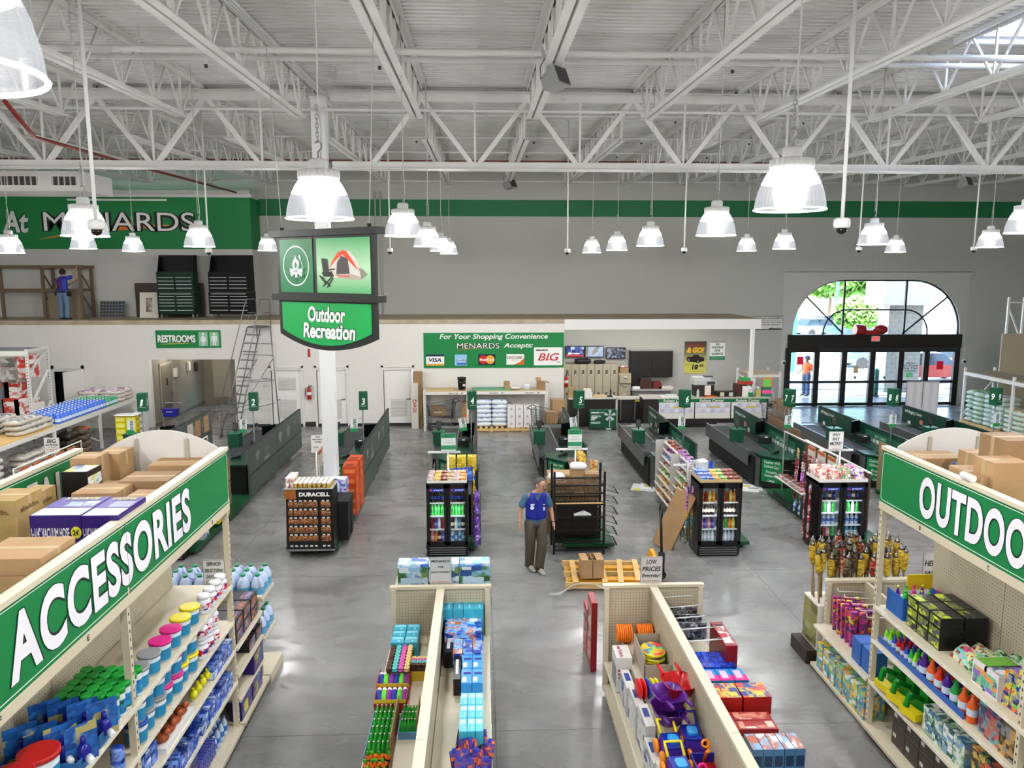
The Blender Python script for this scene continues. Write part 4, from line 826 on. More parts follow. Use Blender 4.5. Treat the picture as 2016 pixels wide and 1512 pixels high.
for z in(1.75,3.0):MB().tube([(-SWD/2*1.3,yt_+.55,z),(SWD/2*1.3,yt_+.55,z)],.013,5).obj('cross_brace',LG,ld)
# ================================================================ WHITE PALLET RACK BELOW THE PAYMENT SIGN
WS=M('#dedcd6',.45)
def post(parent,x,y,h,w=.075,mat=WS,holes=True):
 o=bx('upright',mat,parent,x-w/2,x+w/2,y-w/2,y+w/2,0,h)
 if holes:
  k=MB();z=.08
  while z<h:k.box(-.012,.012,-w/2-.002,-w/2,z,z+.03);z+=.09
  tag(k.obj('slot_holes','#4a4a48',o),kind='stuff')
 return o
def white_rack(name,label,x0,x1,y0,y1,z,mids=(),top=None,tags=(),h=None):
 r=thing(name,label,'rack',(0,0,0));h=h or z+.1
 for x in(x0,x1,*mids):
  for y in(y0,y1):post(r,x,y,h,holes=(y==y0))
  for z0 in(.25,h-.25):MB().bar((x,y0,z0),(x,y1,z0),.035).obj('brace',WS,r)
  MB().bar((x,y0,.25),(x,y1,h-.25),.03).obj('brace',WS,r)
 for y in(y0,y1):bx('beam',WS,r,x0,x1,y-.03,y+.03,z-.1,z)
 bx('deck',top or '#cdbd9d',r,x0,x1,y0,y1,z,z+.02)
 for x,t_ in tags:text(t_,r,x,y0-.032,z-.05,.32,.045,'#2a2a2a',.02);text('P',r,x+.32,y0-.032,z-.05,.08,.05,'#2a2a2a',.02)
 return r
RX0,RX1=P(836,810,26.5).x,P(1076,810,26.5).x;RM=P(921,810,26.5).x;RZ=P(950,771,26.5).z
white_rack('white_rack','white steel rack under the payment card sign',RX0,RX1,26.5,27.3,RZ,(RM,),'#c9b48c',[(RX0+1.0,'189-1338'),(RM+.9,'189-4004'),(RX1-.6,'189-4016')])
def at(x,Y):return P(x,800,Y).x
tag(bx('green_sheet','#5fa27c',None,at(930,26.9),at(1005,26.9),26.6,27.2,RZ+.02,RZ+.06),'pale green sheet lying on the white rack','sheet')
tag(bx('tan_board','#cbb07e',None,at(838,26.9),at(895,26.9),26.6,27.2,RZ+.02,RZ+.05),'tan board lying at the left on the white rack','board')
bk=thing('bucket','black bucket standing on the white rack','bucket',(at(909.5,26.8),26.8,RZ+.05));MB().lathe([(.125,0),(.148,.36),(.155,.37),(.155,.42)],20).obj('pail','#16171a',bk);MB().tube([(.15*math.cos(a),.15*math.sin(a)-.02,.36-.12*math.sin(a)**2)for a in[PI+PI*i/8 for i in range(9)]],.005).obj('bail_handle','#8a8a8a',bk);MB().box(.04,.12,-.152,-.145,.12,.2).obj('paper_label','#d5d4ce',bk)
carton(.19,.2,.30,CARD).put((at(998,26.8),26.8,RZ+.02),.1,'small upright brown box on the white rack');oc=carton(.3,.3,.28,CARD2).put((at(1065,26.8),26.85,RZ+.02),-.1,'open brown box at the right end of the white rack');MB().bar((.15,0,.28),(.28,0,.24),.28,.006).obj('flap',CARD,oc);MB().bar((-.1,.15,.28),(-.1,.2,.4),.18,.006).obj('flap',CARD,oc)
Spec('paper_roll','roll',pillow(.34,.25,.05,3).mesh('paper',[WHITE,WHITE])).put((at(1015,26.8),26.8,RZ+.06),0,'flat white papers beside the small brown box');Spec('plastic_bundle','bundle',pillow(.26,.2,.2,4).mesh('bundle',[M('#c4cdd2',.2),M('#dfe6ea',.2)])).put((at(1037,26.8),26.8,RZ+.02),0,'clear plastic wrapped bundle on the white rack')
# shopping carts
def cart(x,y,rz,label,wire='#6f7476',basket=None):
 o=thing('shopping_cart',label,'shopping cart',(x,y,0),rz)
 W=M(wire,.35,.7);L_=.95
 def wall(nm,pts,nu,nv):
  s=MB();p=[Vector(q)for q in pts]
  for i in range(nu+1):
   u=i/nu;s.tube([p[0].lerp(p[1],u),p[3].lerp(p[2],u)],.004 if 0<i<nu else.008,4)
  for i in range(nv+1):
   v=i/nv;s.tube([p[0].lerp(p[3],v),p[1].lerp(p[2],v)],.004 if 0<i<nv else.008,4)
  tag(s.obj(nm,W,o),kind='stuff')
 b=[(-.20,-.4,.5),(.20,-.4,.5),(.26,.42,.42),(-.26,.42,.42)];t_=[(-.24,-.46,.86),(.24,-.46,.86),(.31,.48,1.0),(-.31,.48,1.0)]
 for nm,i,j,nu in(('basket_front',0,1,8),('basket_side',1,2,14),('basket_back',2,3,9),('basket_side',3,0,14)):wall(nm,[b[i],b[j],t_[j],t_[i]],nu,6)
 wall('basket_floor',b,8,10)
 MB().tube([(-.3,.5,1.0),(-.3,.62,1.04),(.3,.62,1.04),(.3,.5,1.0)],.014,6).obj('push_handle','#2b2f30',o)
 for s_ in(-1,1):MB().tube([(s_*.29,.5,1.0),(s_*.27,.46,.4),(s_*.25,.4,.14),(s_*.2,-.42,.2),(s_*.2,-.4,.5)],.012,6).obj('frame_rail',W,o)
 wall('lower_shelf',[(-.2,-.4,.2),(.2,-.4,.2),(.24,.4,.16),(-.24,.4,.16)],5,5)
 for sx in(-1,1):
  for y_ in(-.38,.4):MB().lathe([(.06,-.015),(.06,.015)],12).xf(Matrix.Rotation(PI/2,4,'Y')).obj('wheel','#2a2a2c',o,(sx*.2,y_,.06));bx('wheel_fork',W,o,sx*.2-.02,sx*.2+.02,y_-.02,y_+.02,.08,.17)
 return o
ct=cart(at(868,26.9),26.75,math.radians(-78),'wire shopping cart parked under the white rack');carton(.5,.45,.32,CARD2,mark='#c9c0ac').put((at(862,26.75),26.75,.51),.05,'brown carton inside the shopping cart under the rack')
cart(at(1078,25.2),25.2,math.radians(70),'green-handled cart with cartons behind lane five','#5d6a66');carton(.4,.3,.4,CARD).put((at(1085,25.0),25.2,.50),.3,'tall brown carton in the cart behind lane five')
carton(.24,.3,.95,CARD,mark='#d0702a').put((at(916,26.9),26.9,0),0,'tall narrow brown carton under the white rack')
carton(.3,.28,2.0,CARD2).put((P(824,800,27.2).x,27.2,0),0,'very tall brown carton leaning beside the third door');ctl=bx('printed_carton','#cfcac0',None,at(817,27.0)-.12,at(817,27.0)+.12,26.9,27.1,0,1.62);tag(ctl,'tall white carton with red lettering by the third door','box');text('CARGIL',ctl,0,-.101,.8,.5,.13,'#b3281f',.03,0,rz=0).rotation_euler=(0,PI/2,0)
PAL.put((at(965,26.5)+.05,26.75,0),0,'wooden pallet under the blue and white bags');PAL.put((at(1030,26.5),26.75,0),0,'wooden pallet under the white block packs')
bg_=[bagspec('salt_bag',.56,.42,.17,M('#dfe3e8',.35),pack('salt_top',['#e9ecef','#9cc4e6','#e9ecef','#5b8cc2','#dfe6ec'],9,(1,1,1)),s)for s in(1,2)]
for k in range(6):
 for i in(-1,1):bg_[(k+(i>0))%2].put((at(965,26.5)+.05+i*.28,26.7,.13+k*.155),RN.uniform(-.06,.06),'blue and white softener bag stacked on the pallet under the rack','softener bags')
wb=Spec('block_pack','block',MB().cbox(0,0,0,.26,.26,.26).mesh('block','#e3e1dd'),[('round_mark',MB().lathe([(.05,0),(.05,.004)],12).xf(Matrix.Translation((0,-.13,.13))@Matrix.Rotation(PI/2,4,'X')).mesh('round_mark','#b9b4ac'))])
for k in range(3):
 for i in range(4):wb.put((at(1030,26.5)-.42+i*.28,26.45,.13+k*.262),0,'white wrapped block on the pallet in front of lane five','white blocks')
for z,w_,x,lb in((0,.62,1098,'large brown carton with black print beside the office counter'),(.72,.42,1097,'smaller brown carton on the printed one beside the counter')):
 c_=carton(w_,.5,.70 if z==0 else.42,CARD,mark='#3a2f24' if z==0 else None).put((at(x,26.2),26.2,z),.1,lb)
 # ================================================================ OFFICE UNDER THE CANOPY
def screen(name,cols,sc,st=2.2):
 m,t,b,N,L=nodemat(name);tc=N('TexCoord');v=N('TexVoronoi');v.inputs['Scale'].default_value=sc;v.distance='CHEBYCHEV';L(tc.outputs['Object'],v.inputs['Vector']);sp=N('SeparateColor');L(v.outputs['Color'],sp.inputs[0]);r=N('ValToRGB');ramp(r,[(i/len(cols),c)for i,c in enumerate(cols)],True);L(sp.outputs[0],r.inputs[0])
 b.inputs['Base Color'].default_value=(0,0,0,1);L(r.outputs[0],b.inputs['Emission Color']);b.inputs['Emission Strength'].default_value=st;m.cycles.emission_sampling='NONE';return m
for k,(x0,y0,x1,y1,mt,lb)in enumerate(((1113,681,1150,703,screen('tv_news',['#1b2a6a','#3a56a8','#c9d3e8','#27306a','#10153a','#7486c0'],7,1.0),'left wall television showing a blue news picture'),(1151.5,681,1188,703,screen('tv_light',['#b8c8e8','#a9a59a','#8d8a80','#c3d4f4','#9c988c'],4,.9),'middle wall television showing a pale picture'),(1193,684,1231,706,screen('tv_cctv',['#3a3f52','#7c849a','#20242e','#a4acc0','#565d70'],17,.9),'right wall television showing security camera pictures'))):
 o,w_,h_=onwall('wall_television',lb,x0,y0,x1,y1,YW-.08,'#0c0c0e','television',.05);flat('screen',rectp(-w_*.47,w_*.47,h_*.06,h_*.94),mt,o,-.052);bx('wall_mount','#2a2a2c',o,-.1,.1,0,.075,h_*.4,h_*.7)
 if k==0:flat('caption_bar',rectp(-w_*.47,w_*.47,h_*.06,h_*.22),M('#a8323c',emit=.8),o,-.0525);text('Great Kitchens',o,-w_*.05,-.053,h_*.34,w_*.6,h_*.13,M('#ffffff',emit=1.0),.02)
LKM=M('#a8a08a',.45);LX0,LX1=P(1109,750,30.3).x,P(1217,750,30.3).x;LT=P(1160,717,30.3).z;lw=(LX1-LX0)/7
for i in range(7):
 o=thing('locker',['leftmost','second','third','fourth','fifth','sixth','rightmost'][i]+' beige two-tier locker in the row under the televisions','locker',(LX0+(i+.5)*lw,30.3,0),0,'lockers in the office')
 bx('body',LKM,o,-lw/2+.005,lw/2-.005,0,.45,0,LT)
 for z0,z1 in((.12,LT/2-.01),(LT/2+.01,LT-.02)):
  d__=bx('door',LKM,o,-lw/2+.025,lw/2-.025,-.015,0,z0,z1);hh=z1-z0
  bx('latch','#55503f',d__,-.045,.045,-.012,-.004,hh*.52,hh*.76);bx('latch_lever','#d9d6cc',d__,-.02,.03,-.02,-.012,hh*.52,hh*.58)
  for f in(.08,.86):bx('vent_slot','#8a826d',d__,-.09,.09,-.006,-.004,hh*f,hh*f+.02);bx('vent_slot','#c4bca6',d__,-.09,.09,-.0062,-.0042,hh*f+.03,hh*f+.05)
for x,lb,sc_ in((1147,'black bag lying on top of the lockers under the middle television',1.3),(1180,'small black bag on top of the lockers under the right television',.9)):
 Spec('black_bag','bag',pillow(.5*sc_,.3,.16*sc_,9).mesh('black_bag',['#141416','#1c1c20'])).put((P(x,715,30.5).x,30.5,LT),.2,lb)
tag(bx('cable_coil','#6b6258',None,P(1115,715,30.5).x,P(1136,715,30.5).x,30.45,30.6,LT,LT+.04),'loose cables on top of the leftmost lockers','cable')
fc=thing('filing_cabinet','beige four-drawer filing cabinet beside the lockers','cabinet',(P(1230,760,30.2).x,30.2,0));fh=P(1230,735,30.2).z;bx('body',LKM,fc,-.24,.24,0,.6,0,fh)
for k in range(4):d__=bx('drawer',LKM,fc,-.22,.22,-.02 if k<3 else-.14,0,.05+k*(fh-.06)/4,(k+1)*(fh-.06)/4);bx('handle',CHROME,d__,-.06,.06,-.025-(.0 if k<3 else.06),-.01-(.0 if k<3 else.06),.17,.19);bx('label_holder','#d8d4c8',d__,-.05,.05,-.014-(.0 if k<3 else.06),-.0095-(.0 if k<3 else.06),.23,.27)
oc=carton(.34,.3,.2,CARD2).put((P(1228,728,30.4).x,30.45,fh),0,'open box of papers on the filing cabinet');Spec('paper_heap','paper',pillow(.3,.24,.1,6).mesh('paper_heap',[pack('red_papers',['#d8d2cc','#b8463c','#e4e0da','#d8d2cc'],12)]*2)).put((P(1228,728,30.4).x,30.45,fh+.2),0,'crumpled red and white papers in the box on the cabinet')
o,w_,h_=onwall('wall_cabinet','black wall cabinet above the office desk',1238,689,1320,740,YW-.02,'#1d1b19','cabinet',.36)
for x0,x1 in((-.5,-.005),(.005,.5)):bx('door',M('#151413',.5),o,w_*x0,w_*x1,-.38,-.362,.02,h_-.02)
bx('top_edge','#b5b3ae',o,-w_/2-.02,w_/2,-.38,0,h_,h_+.02)
dk0,dk1=P(1243,790,30).x,P(1322,790,30).x;dz=P(1280,766,30).z;o=thing('office_desk','grey stone-topped desk unit under the black wall cabinet','desk',(0,29.9,0));bx('top',noisy('granite','#8f8e90','#b5b3b3',30,4,.35),o,dk0,dk1,-.1,.8,dz-.05,dz);bx('body','#7d7b7a',o,dk0+.06,dk1-.06,0,.8,0,dz-.05);bx('lower_shelf','#a3a19f',o,dk0,dk1,-.14,0,dz-.42,dz-.36)
for x,w_,h_,c_,lb in((1271,.5,.38,'#3c1f1a','dark brown tray unit on the desk'),(1293,.34,.28,'#6e2420','dark red object beside the tray on the desk'),(1310,.6,.1,'#cfc9c0','pile of papers at the end of the desk'),(1254,.35,.08,'#dfe0e2','stack of white paper on the desk')):
 p_=P(x,760,30.2);o=thing('desk_item',lb,'office item',(p_.x,30.2,dz));bx('body',c_,o,-w_/2,w_/2,-.14,.14,0,h_*.8);bx('upper',c_,o,-w_/2*.9,w_/2*.8,-.12,.13,h_*.8,h_)
tag(MB().box(-.3,.3,0,.04,0,.46).box(-.06,.06,.04,.1,-.1,.2).obj('desk_monitor','#0b0b0c',None,(P(1248,745,30.4).x,30.4,dz+.1)),'black monitor at the left end of the desk','monitor')
# counters
def counter(name,label,x0,x1,y,d_,ztop,front='#1c1918',top='#cfccc6'):
 o=thing(name,label,'counter',(0,y,0));bx('body',front,o,x0,x1,.04,d_,0,ztop-.04);bx('countertop',noisy('laminate','#b9b5ae','#d3d0ca',40,3,.4),o,x0-.03,x1+.03,0,d_+.03,ztop-.04,ztop);bx('kick_plate','#0e0d0d',o,x0,x1,.03,.04,0,.1);return o
CT=P(1165,784,27.0).z
c1=counter('service_counter','black service counter with pale top left of the rebate counter',P(1121,800,27).x,P(1214,800,27).x,27.0,.7,CT);bx('corner_trim','#b9b7b2',c1,P(1212,800,27).x,P(1216,800,27).x,.0,.05,0,CT)
c2=counter('service_counter','lower black counter between lockers and rebate counter',P(1218,800,27.6).x,P(1288,800,27.6).x,27.6,.6,CT-.12);bx('notice','#e6cf2c',c2,P(1252,787,27.6).x,P(1264,787,27.6).x,.03,.038,P(1258,791,27.6).z,P(1258,785,27.6).z)
for x in(1222,1250):bx('divider_strip','#a9a7a2',c2,P(x,800,27.6).x,P(x+1,800,27.6).x,.03,.045,.1,CT-.16)
for x,w_,h_,c_,lb in((1126,.3,.34,CARD,'brown box at the left end of the service counter'),(1156,.32,.3,M('#dcdad4'),'stack of white trays on the service counter'),(1179,.5,.07,M('#cdb58a'),'flat tan folder on the service counter')):
 o=thing('counter_item',lb,'office item',(P(x,780,27.3).x,27.3,CT));bx('lower',c_,o,-w_/2,w_/2,-.14,.14,0,h_*.6);bx('upper',c_,o,-w_/2*.8,w_/2*.8,-.12,.12,h_*.6,h_)
o=thing('desk_phone','black handset standing on the service counter','phone',(P(1202,778,27.3).x,27.3,CT));MB().lathe([(.05,0),(.03,.05),(.03,.22),(.012,.3)],8).obj('handset','#151515',o);bx('base','#1e1e1e',o,-.12,.06,-.06,.06,0,.05)
fx0,fx1,fz0,fz1=RC(1161,806,1214,845,26.3);fb=boxp('fan_box',fx1-fx0,.35,fz1-fz0,[M('#0f4a30',.4),M('#c9cfcb'),M('#9fb3a8'),M('#2a2f2c')],[('f',.05,.86,.35,.93,1),('f',.05,.62,.3,.68,1),('f',.05,.52,.2,.58,1),('f',.05,.34,.4,.44,2),('f',.02,.03,.98,.16,3),('f',.62,.04,.8,.12,1)]).put(((fx0+fx1)/2,26.5,0),0,'dark green boxed pedestal fan in front of the service counter')
fw=fx1-fx0;fh_=fz1-fz0
for k in range(5):a0=k*2*PI/5;flat('fan_blade',[(fw*.25,fh_*.75)]+[(fw*.25+.2*math.cos(a0+t_),fh_*.75+.2*math.sin(a0+t_))for t_ in(0,.3,.6)],M('#b9c4cc'),fb,-.177)
bx('fan_pole','#c9cfd2',fb,fw*.25-.012,fw*.25+.012,-.178,-.176,.1,fh_*.7);text('PEDESTAL',fb,-fw*.25,-.178,fh_*.72,fw*.36,.07,'#d5dcd8');text('FAN',fb,-fw*.34,-.178,fh_*.63,fw*.16,.07,'#d5dcd8');text('20" OSCILLATING',fb,-fw*.2,-.178,fh_*.9,fw*.5,.05,'#d5dcd8')
RB0,RB1=P(1290,800,26.7).x,P(1513,800,26.7).x;RT=P(1400,783,26.7).z
rb=counter('rebate_counter','long black rebate counter with green header and white form racks',RB0-.4,RB1,26.7,.8,RT)
a,c,z0,z1=RC(1297,785,1511,792,26.7);bx('green_header',M('#0c6a3c',.4),rb,a,c,.015,.04,z0,z1);pw_=(c-a)/3;zf0,zf1=P(1400,824,26.7).z,z0
for k in range(3):
 text('Rebate Center',rb,a+pw_*(k+.5)-.05,.012,(z0+z1)/2,pw_*.68,(z1-z0)*.78,'#dfe3dc',.02,.2)
 bx('form_panel','#d7d5cd',rb,a+k*pw_+.02,a+(k+1)*pw_-.02,.02,.04,zf0,zf1)
 for r in range(2):
  for j in range(7):
   xa=a+k*pw_+.06+j*(pw_-.1)/7;zb=zf0+(zf1-zf0)*(.38+.30*r)
   bx('form_pad',['#b9b9cf','#cfcfe0','#c3c1d4','#d9d9e2'][(j+k+r)%4],rb,xa,xa+(pw_-.1)/7-.03,.005,.02,zb,zb+.14)
 bx('yellow_form','#cdbb4a',rb,a+(k+.4)*pw_,a+(k+.68)*pw_,-.0,.005,zf0+(zf1-zf0)*.66,zf0+(zf1-zf0)*.75)
def item(name,lb,cat,x,Y,parts,zz=None):
 o=thing(name,lb,cat,(P(x,770,Y).x,Y,RT if zz is None else zz))
 for nm,c_,*d__ in parts:bx(nm,c_,o,*d__)
 return o
item('printer','large office printer on the rebate counter','printer',1385,27.2,[('body','#2a2422',-.35,.33,-.2,.3,0,.42),('scanner','#bcbdbb',-.42,.4,-.24,.3,.42,.56),('lid','#c9cac8',-.4,.2,-.2,.3,.56,.68),('panel','#3a3c3e',.05,.34,-.25,-.24,.44,.54),('paper','#e9dcd4',-.02,.2,-.235,-.2,.05,.4),('tray','#4a4c4e',0,.3,-.1,.2,.68,.72)])
item('bottle','small pale bottle beside the printer','bottle',1374,26.85,[('body','#b8c4b8',-.04,.04,-.04,.04,0,.22),('neck','#dfe3df',-.02,.02,-.02,.02,.22,.28)]);item('card_reader','black shallow tray with two small boxes on the rebate counter','tray',1428,27.0,[('tray','#161617',-.4,.4,-.1,.2,0,.18),('small_box','#cfc4a8',-.22,-.08,-.14,-.1,.02,.16),('small_box','#cfc4a8',.1,.24,-.14,-.1,.02,.16)])
item('orange_folder','orange paper lying on the rebate counter','paper',1397,26.85,[('sheet','#e2662a',-.22,.2,-.1,.1,0,.02),('sheet','#e88a3a',-.1,.26,-.08,.12,.02,.035)]);item('brown_bin','brown bin with red lid and a white card on the rebate counter','bin',1462,27.1,[('bin','#4c2a20',-.3,.1,-.15,.2,0,.44),('lid','#b8302c',-.14,.3,-.18,.2,.44,.54),('green_lid','#3fa05a',-.1,.24,-.1,.2,.54,.66),('card','#e9e7e2',-.08,.24,-.2,-.18,0,.38)])
item('green_cup','green box holding pens on the rebate counter','pen holder',1478,26.85,[('box','#1f7a44',-.07,.07,-.06,.06,0,.16),('pens','#d9d9d4',-.04,.04,-.03,.03,.16,.26)]);item('pump_bottle','yellow bottle with white pump on the rebate counter','bottle',1492,26.9,[('body','#b3b36a',-.09,.09,-.06,.06,0,.26),('neck','#d9d9d2',-.04,.04,-.03,.03,.26,.34),('pump','#e9e9e6',-.07,.03,-.02,.02,.34,.37)])
item('sign_holder','teal stand with green and pink cards on the rebate counter','sign',1509,26.95,[('stand','#1f7a5c',-.16,.16,-.05,.08,0,.34),('pink_card','#ef5b94',-.18,.18,-.065,-.05,.1,.24),('green_card','#6fd05a',-.12,.12,-.03,-.015,.36,.62),('orange_card','#f08a3c',-.15,.18,-.012,0,.34,.66)]);item('white_card','tall white card standing on the rebate counter','sign',1478,27.2,[('card','#dfe1e2',-.16,.16,0,.02,.0,.62),('mark','#2a2a2c',-.03,.03,-.004,0,.3,.5)]);item('paper_pile','crumpled white papers at the left end of the rebate counter','paper',1318,26.95,[('sheet','#e2e2e0',-.3,.3,-.12,.12,0,.04),('sheet','#d3d3d4',-.12,.24,-.08,.12,.04,.09)]);item('scanner_dock','dark scanner dock by the number six lane sign','scanner',1343,27.0,[('dock','#23252a',-.12,.2,-.1,.12,0,.2),('cradle','#8a8c92',-.16,.04,-.12,-.1,.08,.28)])
# rack and carts by the entrance
dr0,dr1=P(1470,800,27.0).x,P(1549,800,27.0).x;drz=P(1500,743,27).z;white_rack('door_rack','white rack between rebate counter and entrance doors',dr0+.3,dr1,27.75,29.0,drz,(),'#b5a58c')
for k in range(4):tag(MB().box(-.02,.02,-.55,.55,0,1.1).obj('flat_cardboard',CARD2,None,(P(1517,830,26.2).x+.07*k,26.0,0)),'flattened brown carton leaning at the end of the rebate counter','cardboard','leaning flat cartons').__setattr__('rotation_euler',(0,math.radians(14),0))
cart(P(1532,850,25.2).x,25.3,math.radians(15),'wire shopping cart by the entrance rack','#8d9396')
# white cloth screen by the doors
cl0,cl1=P(1783,800,25.4).x,P(1846,800,25.4).x;clz=P(1815,752,25.4).z;cs=thing('cloth_screen','white cloth screen standing before the right entrance doors','screen',(0,25.4,0))
for a,c in((cl0,(cl0+cl1)/2-.01),((cl0+cl1)/2+.01,cl1)):
 s_=MB();n_=14
 for i in range(n_):
  xs=[a+(c-a)*(i+q)/n_ for q in(0,1)];ys=[.014*math.sin((i+q)*.9)for q in(0,1)];s_.add([(xs[0],ys[0],.05),(xs[1],ys[1],.05),(xs[1],ys[1]*.2,clz),(xs[0],ys[0]*.2,clz)],[(0,1,2,3)],0,True)
 s_.obj('cloth_panel','#c9c8ca',cs)
bx('top_bar','#8a8a8a',cs,cl0,cl1,-.015,.015,clz,clz+.03)
for x in(cl0+.02,cl1-.02):bx('leg','#8a8a8a',cs,x-.015,x+.015,.03,.06,0,clz);bx('foot','#8a8a8a',cs,x-.02,x+.02,-.25,.3,0,.03)
# ================================================================ RIGHT SIDE RACKS
rr=thing('bag_rack','white rack holding bags at the right of the entrance','rack',(0,0,0));bzz=1.9
for y in(27.2,24.6,22.0):
 for x in(17.7,18.8):post(rr,x,y,bzz+.15,holes=False)
 MB().bar((17.7,y,.3),(18.8,y,1.6),.04).obj('brace',WS,rr);MB().bar((17.7,y,1.7),(18.8,y,1.7),.04).obj('brace',WS,rr)
bx('beam',WS,rr,17.66,17.74,22,27.2,bzz-.12,bzz);bx('beam',WS,rr,18.76,18.84,22,27.2,bzz-.12,bzz);bx('deck','#8f8068',rr,17.7,18.8,22,27.2,bzz,bzz+.03);text('190-8077',rr,17.655,26.3,bzz-.06,.4,.06,'#333',.02,rz=-PI/2)if False else None
gb=[bagspec('soil_bag',.8,.5,.17,M('#b9cdbf',.35),pack('soil_'+n_,c_,8),s_)for n_,c_,s_ in(('green',['#9fd6a8','#e4efe6','#58a868','#c7e0cc','#2a3a30'],1),('white',['#dfe3e8','#c9d0da','#eef0f2','#b4bfcc'],2),('tan',['#cdbd95','#e0d6b8','#b3a27a'],3))]
for j,(y,kind,lb,gp_)in enumerate(((26.6,0,'green and white soil bag in the stack nearest the entrance doors','green soil bags'),(25.6,1,'white bag in the stack right of the green soil bags','white bags by entrance'),(24.5,2,'tan bag stacked at the far right of the bag rack','tan bags'))):
 PAL.put((18.15,y,0),PI/2,'wooden pallet under the '+('green soil bags','white bags','tan bags')[j])
 for k in range(7 if kind<2 else 5):
  for q in(-1,1):gb[kind].put((18.15+q*.02-.1,y+q*.25,.13+k*.16),RN.uniform(-.08,.08),lb,gp_)
ur=thing('upright_rack','tall white rack upright with tan boards at the right edge','rack',(0,0,0));ux0,ux1=P(1984,620,28.6).x,P(2014,620,28.6).x;uz=P(2000,585,28.6).z
for x in(ux0,ux1):post(ur,x,28.6,uz,holes=False)
for z0,z1 in((2.9,4.2),(1.5,2.8)):MB().bar((ux0,28.6,z1),(ux1,28.6,z0),.05).obj('brace',WS,ur)
MB().bar((ux0,28.6,uz-.2),(ux1,28.6,uz-.2),.05).obj('brace',WS,ur)
a,c,z0,z1=RC(1972,657,2030,742,28.2);tag(bx('tan_board','#b3a88e',None,a,c,28.25,28.3,0,z1),'large tan board standing at the right picture edge','board')
# ================================================================ LEFT SIDE: WATER JUGS, BAGS, RACKS
lr=thing('water_rack','long white rack with water jugs along the left side','rack',(0,0,0));LZ=1.2;LXF,LXB=-11.95,-13.6
for y in(18.2,21.6,24.2,26.7):
 for x in(LXF,LXB):post(lr,x,y,LZ+.02,holes=False)
 MB().bar((LXF,y,.2),(LXB,y,1.0),.04).obj('brace',WS,lr)
for y0,y1 in((18.2,21.6),(21.6,24.2),(24.2,26.7)):
 for x in(LXF,LXB):bx('beam',WS,lr,x-.03,x+.03,y0,y1,LZ-.11,LZ)
 bx('deck',WOOD if y0<20 else '#cfc8b8',lr,LXB,LXF,y0,y1,LZ,LZ+.03)
def jug(name,body,cap,h=.29,r=.085):return Spec(name,'jug',MB().lathe([(r*.9,0),(r,.02),(r,h*.6),(r*.75,h*.78),(r*.3,h*.9),(r*.28,h*.93)],10).mesh(name,body),[('cap',MB().lathe([(r*.34,h*.92),(r*.34,h),(r*.3,h*1.01)],8).mesh('cap',cap)),('jug_label',MB().lathe([(r*1.01,h*.2),(r*1.01,h*.5)],10,cap=False).mesh('jug_label','#cfe0f4'))])
JB=jug('washer_fluid_jug',M('#4674dc',.25),'#e8eefa');JG=jug('antifreeze_jug',M('#3fa06a',.25),'#d8e8dc')
y=22.0
while y<24.75:
 for i in range(6):JB.put((LXF-.08-i*.185,y,LZ+.03),0,'blue washer fluid jug on the left rack','blue jugs')
 y+=.19
while y<25.6:
 for i in range(6):JG.put((LXF-.08-i*.185,y,LZ+.03),0,'green antifreeze jug on the left rack','green jugs')
 y+=.19
SB=[bagspec('salt_sack',.75,.5,.15,M('#cfc8bc',.4),pack('sack_'+n_,c_,9),s_)for n_,c_,s_ in(('grey',['#d9d4ca','#4a5570','#c9c2b6','#8a8f9c','#e2ddd4'],1),('blue',['#dfe0ea','#8a94c4','#e8e8f0','#c06a6a','#f0f0f4'],2))]
for k in range(3):
 for j in range(2+(k<2)):
  SB[0].put((LXF-.30,20.6+.42*j-.05*k,LZ+.03+k*.15),PI/2+RN.uniform(-.08,.08),'grey printed sack in the stack at the near end of the jugs','grey sacks on top');SB[0].put((LXF-1.05,20.6+.42*j,LZ+.03+k*.15),PI/2+RN.uniform(-.1,.1),'grey printed sack in the stack at the near end of the jugs','grey sacks on top')
for k in range(3):
 for j in range(2):
  for i in range(2):SB[1].put((LXF-.35-i*.7,25.85+.5*j,LZ+.03+k*.12),RN.uniform(-.1,.1),'white and blue sack at the far end of the jugs','white sacks on top')
for k in range(4):SB[0].put((LXF-.28,20.5,.1+k*.16),PI/2,'grey sack piled under the wooden shelf','grey sacks below');SB[0].put((LXF-.28,21.1,.1+k*.16),PI/2+.1,'grey sack piled under the wooden shelf','grey sacks below')
for k in range(5):SB[0].put((LXF-.2,18.9,.1+k*.17),PI/2+RN.uniform(-.06,.06),'white and grey sack in the nearest pile below the shelf','nearest sacks below')
DB=bagspec('charcoal_bag',.55,.42,.20,M('#221f1e',.4),pack('charcoal',['#2a2625','#3a3230','#6b5a4c','#1b1918'],8),5);OB=bagspec('mulch_bag',.5,.42,.2,M('#5a4a40',.4),pack('mulch',['#e2522c','#6b5a50','#3c302a','#8a7a6c'],6),6)
for k in range(4):DB.put((LXF-.12,22.5,.08+k*.2),PI/2,'black charcoal bag piled under the jug shelf','charcoal bags');OB.put((LXF-.12,23.25,.08+k*.2),PI/2+.1,'brown and orange bag piled right of the charcoal','orange brown bags')
a,c,z0,z1=RC(228,805,268,862,23.6);yp=boxp('yellow_pack',.3,.26,.18,[M('#e3d012',.4),M('#f0e878'),M('#b3a010')],[('f',.1,.2,.9,.8,1),('r',.1,.2,.9,.8,2)])
for k in range(6):
 for j in range(2):yp.put((a+.2+j*.31,23.6,.02+k*.19),0,'bright yellow pack in the stack beside lane one','yellow packs')
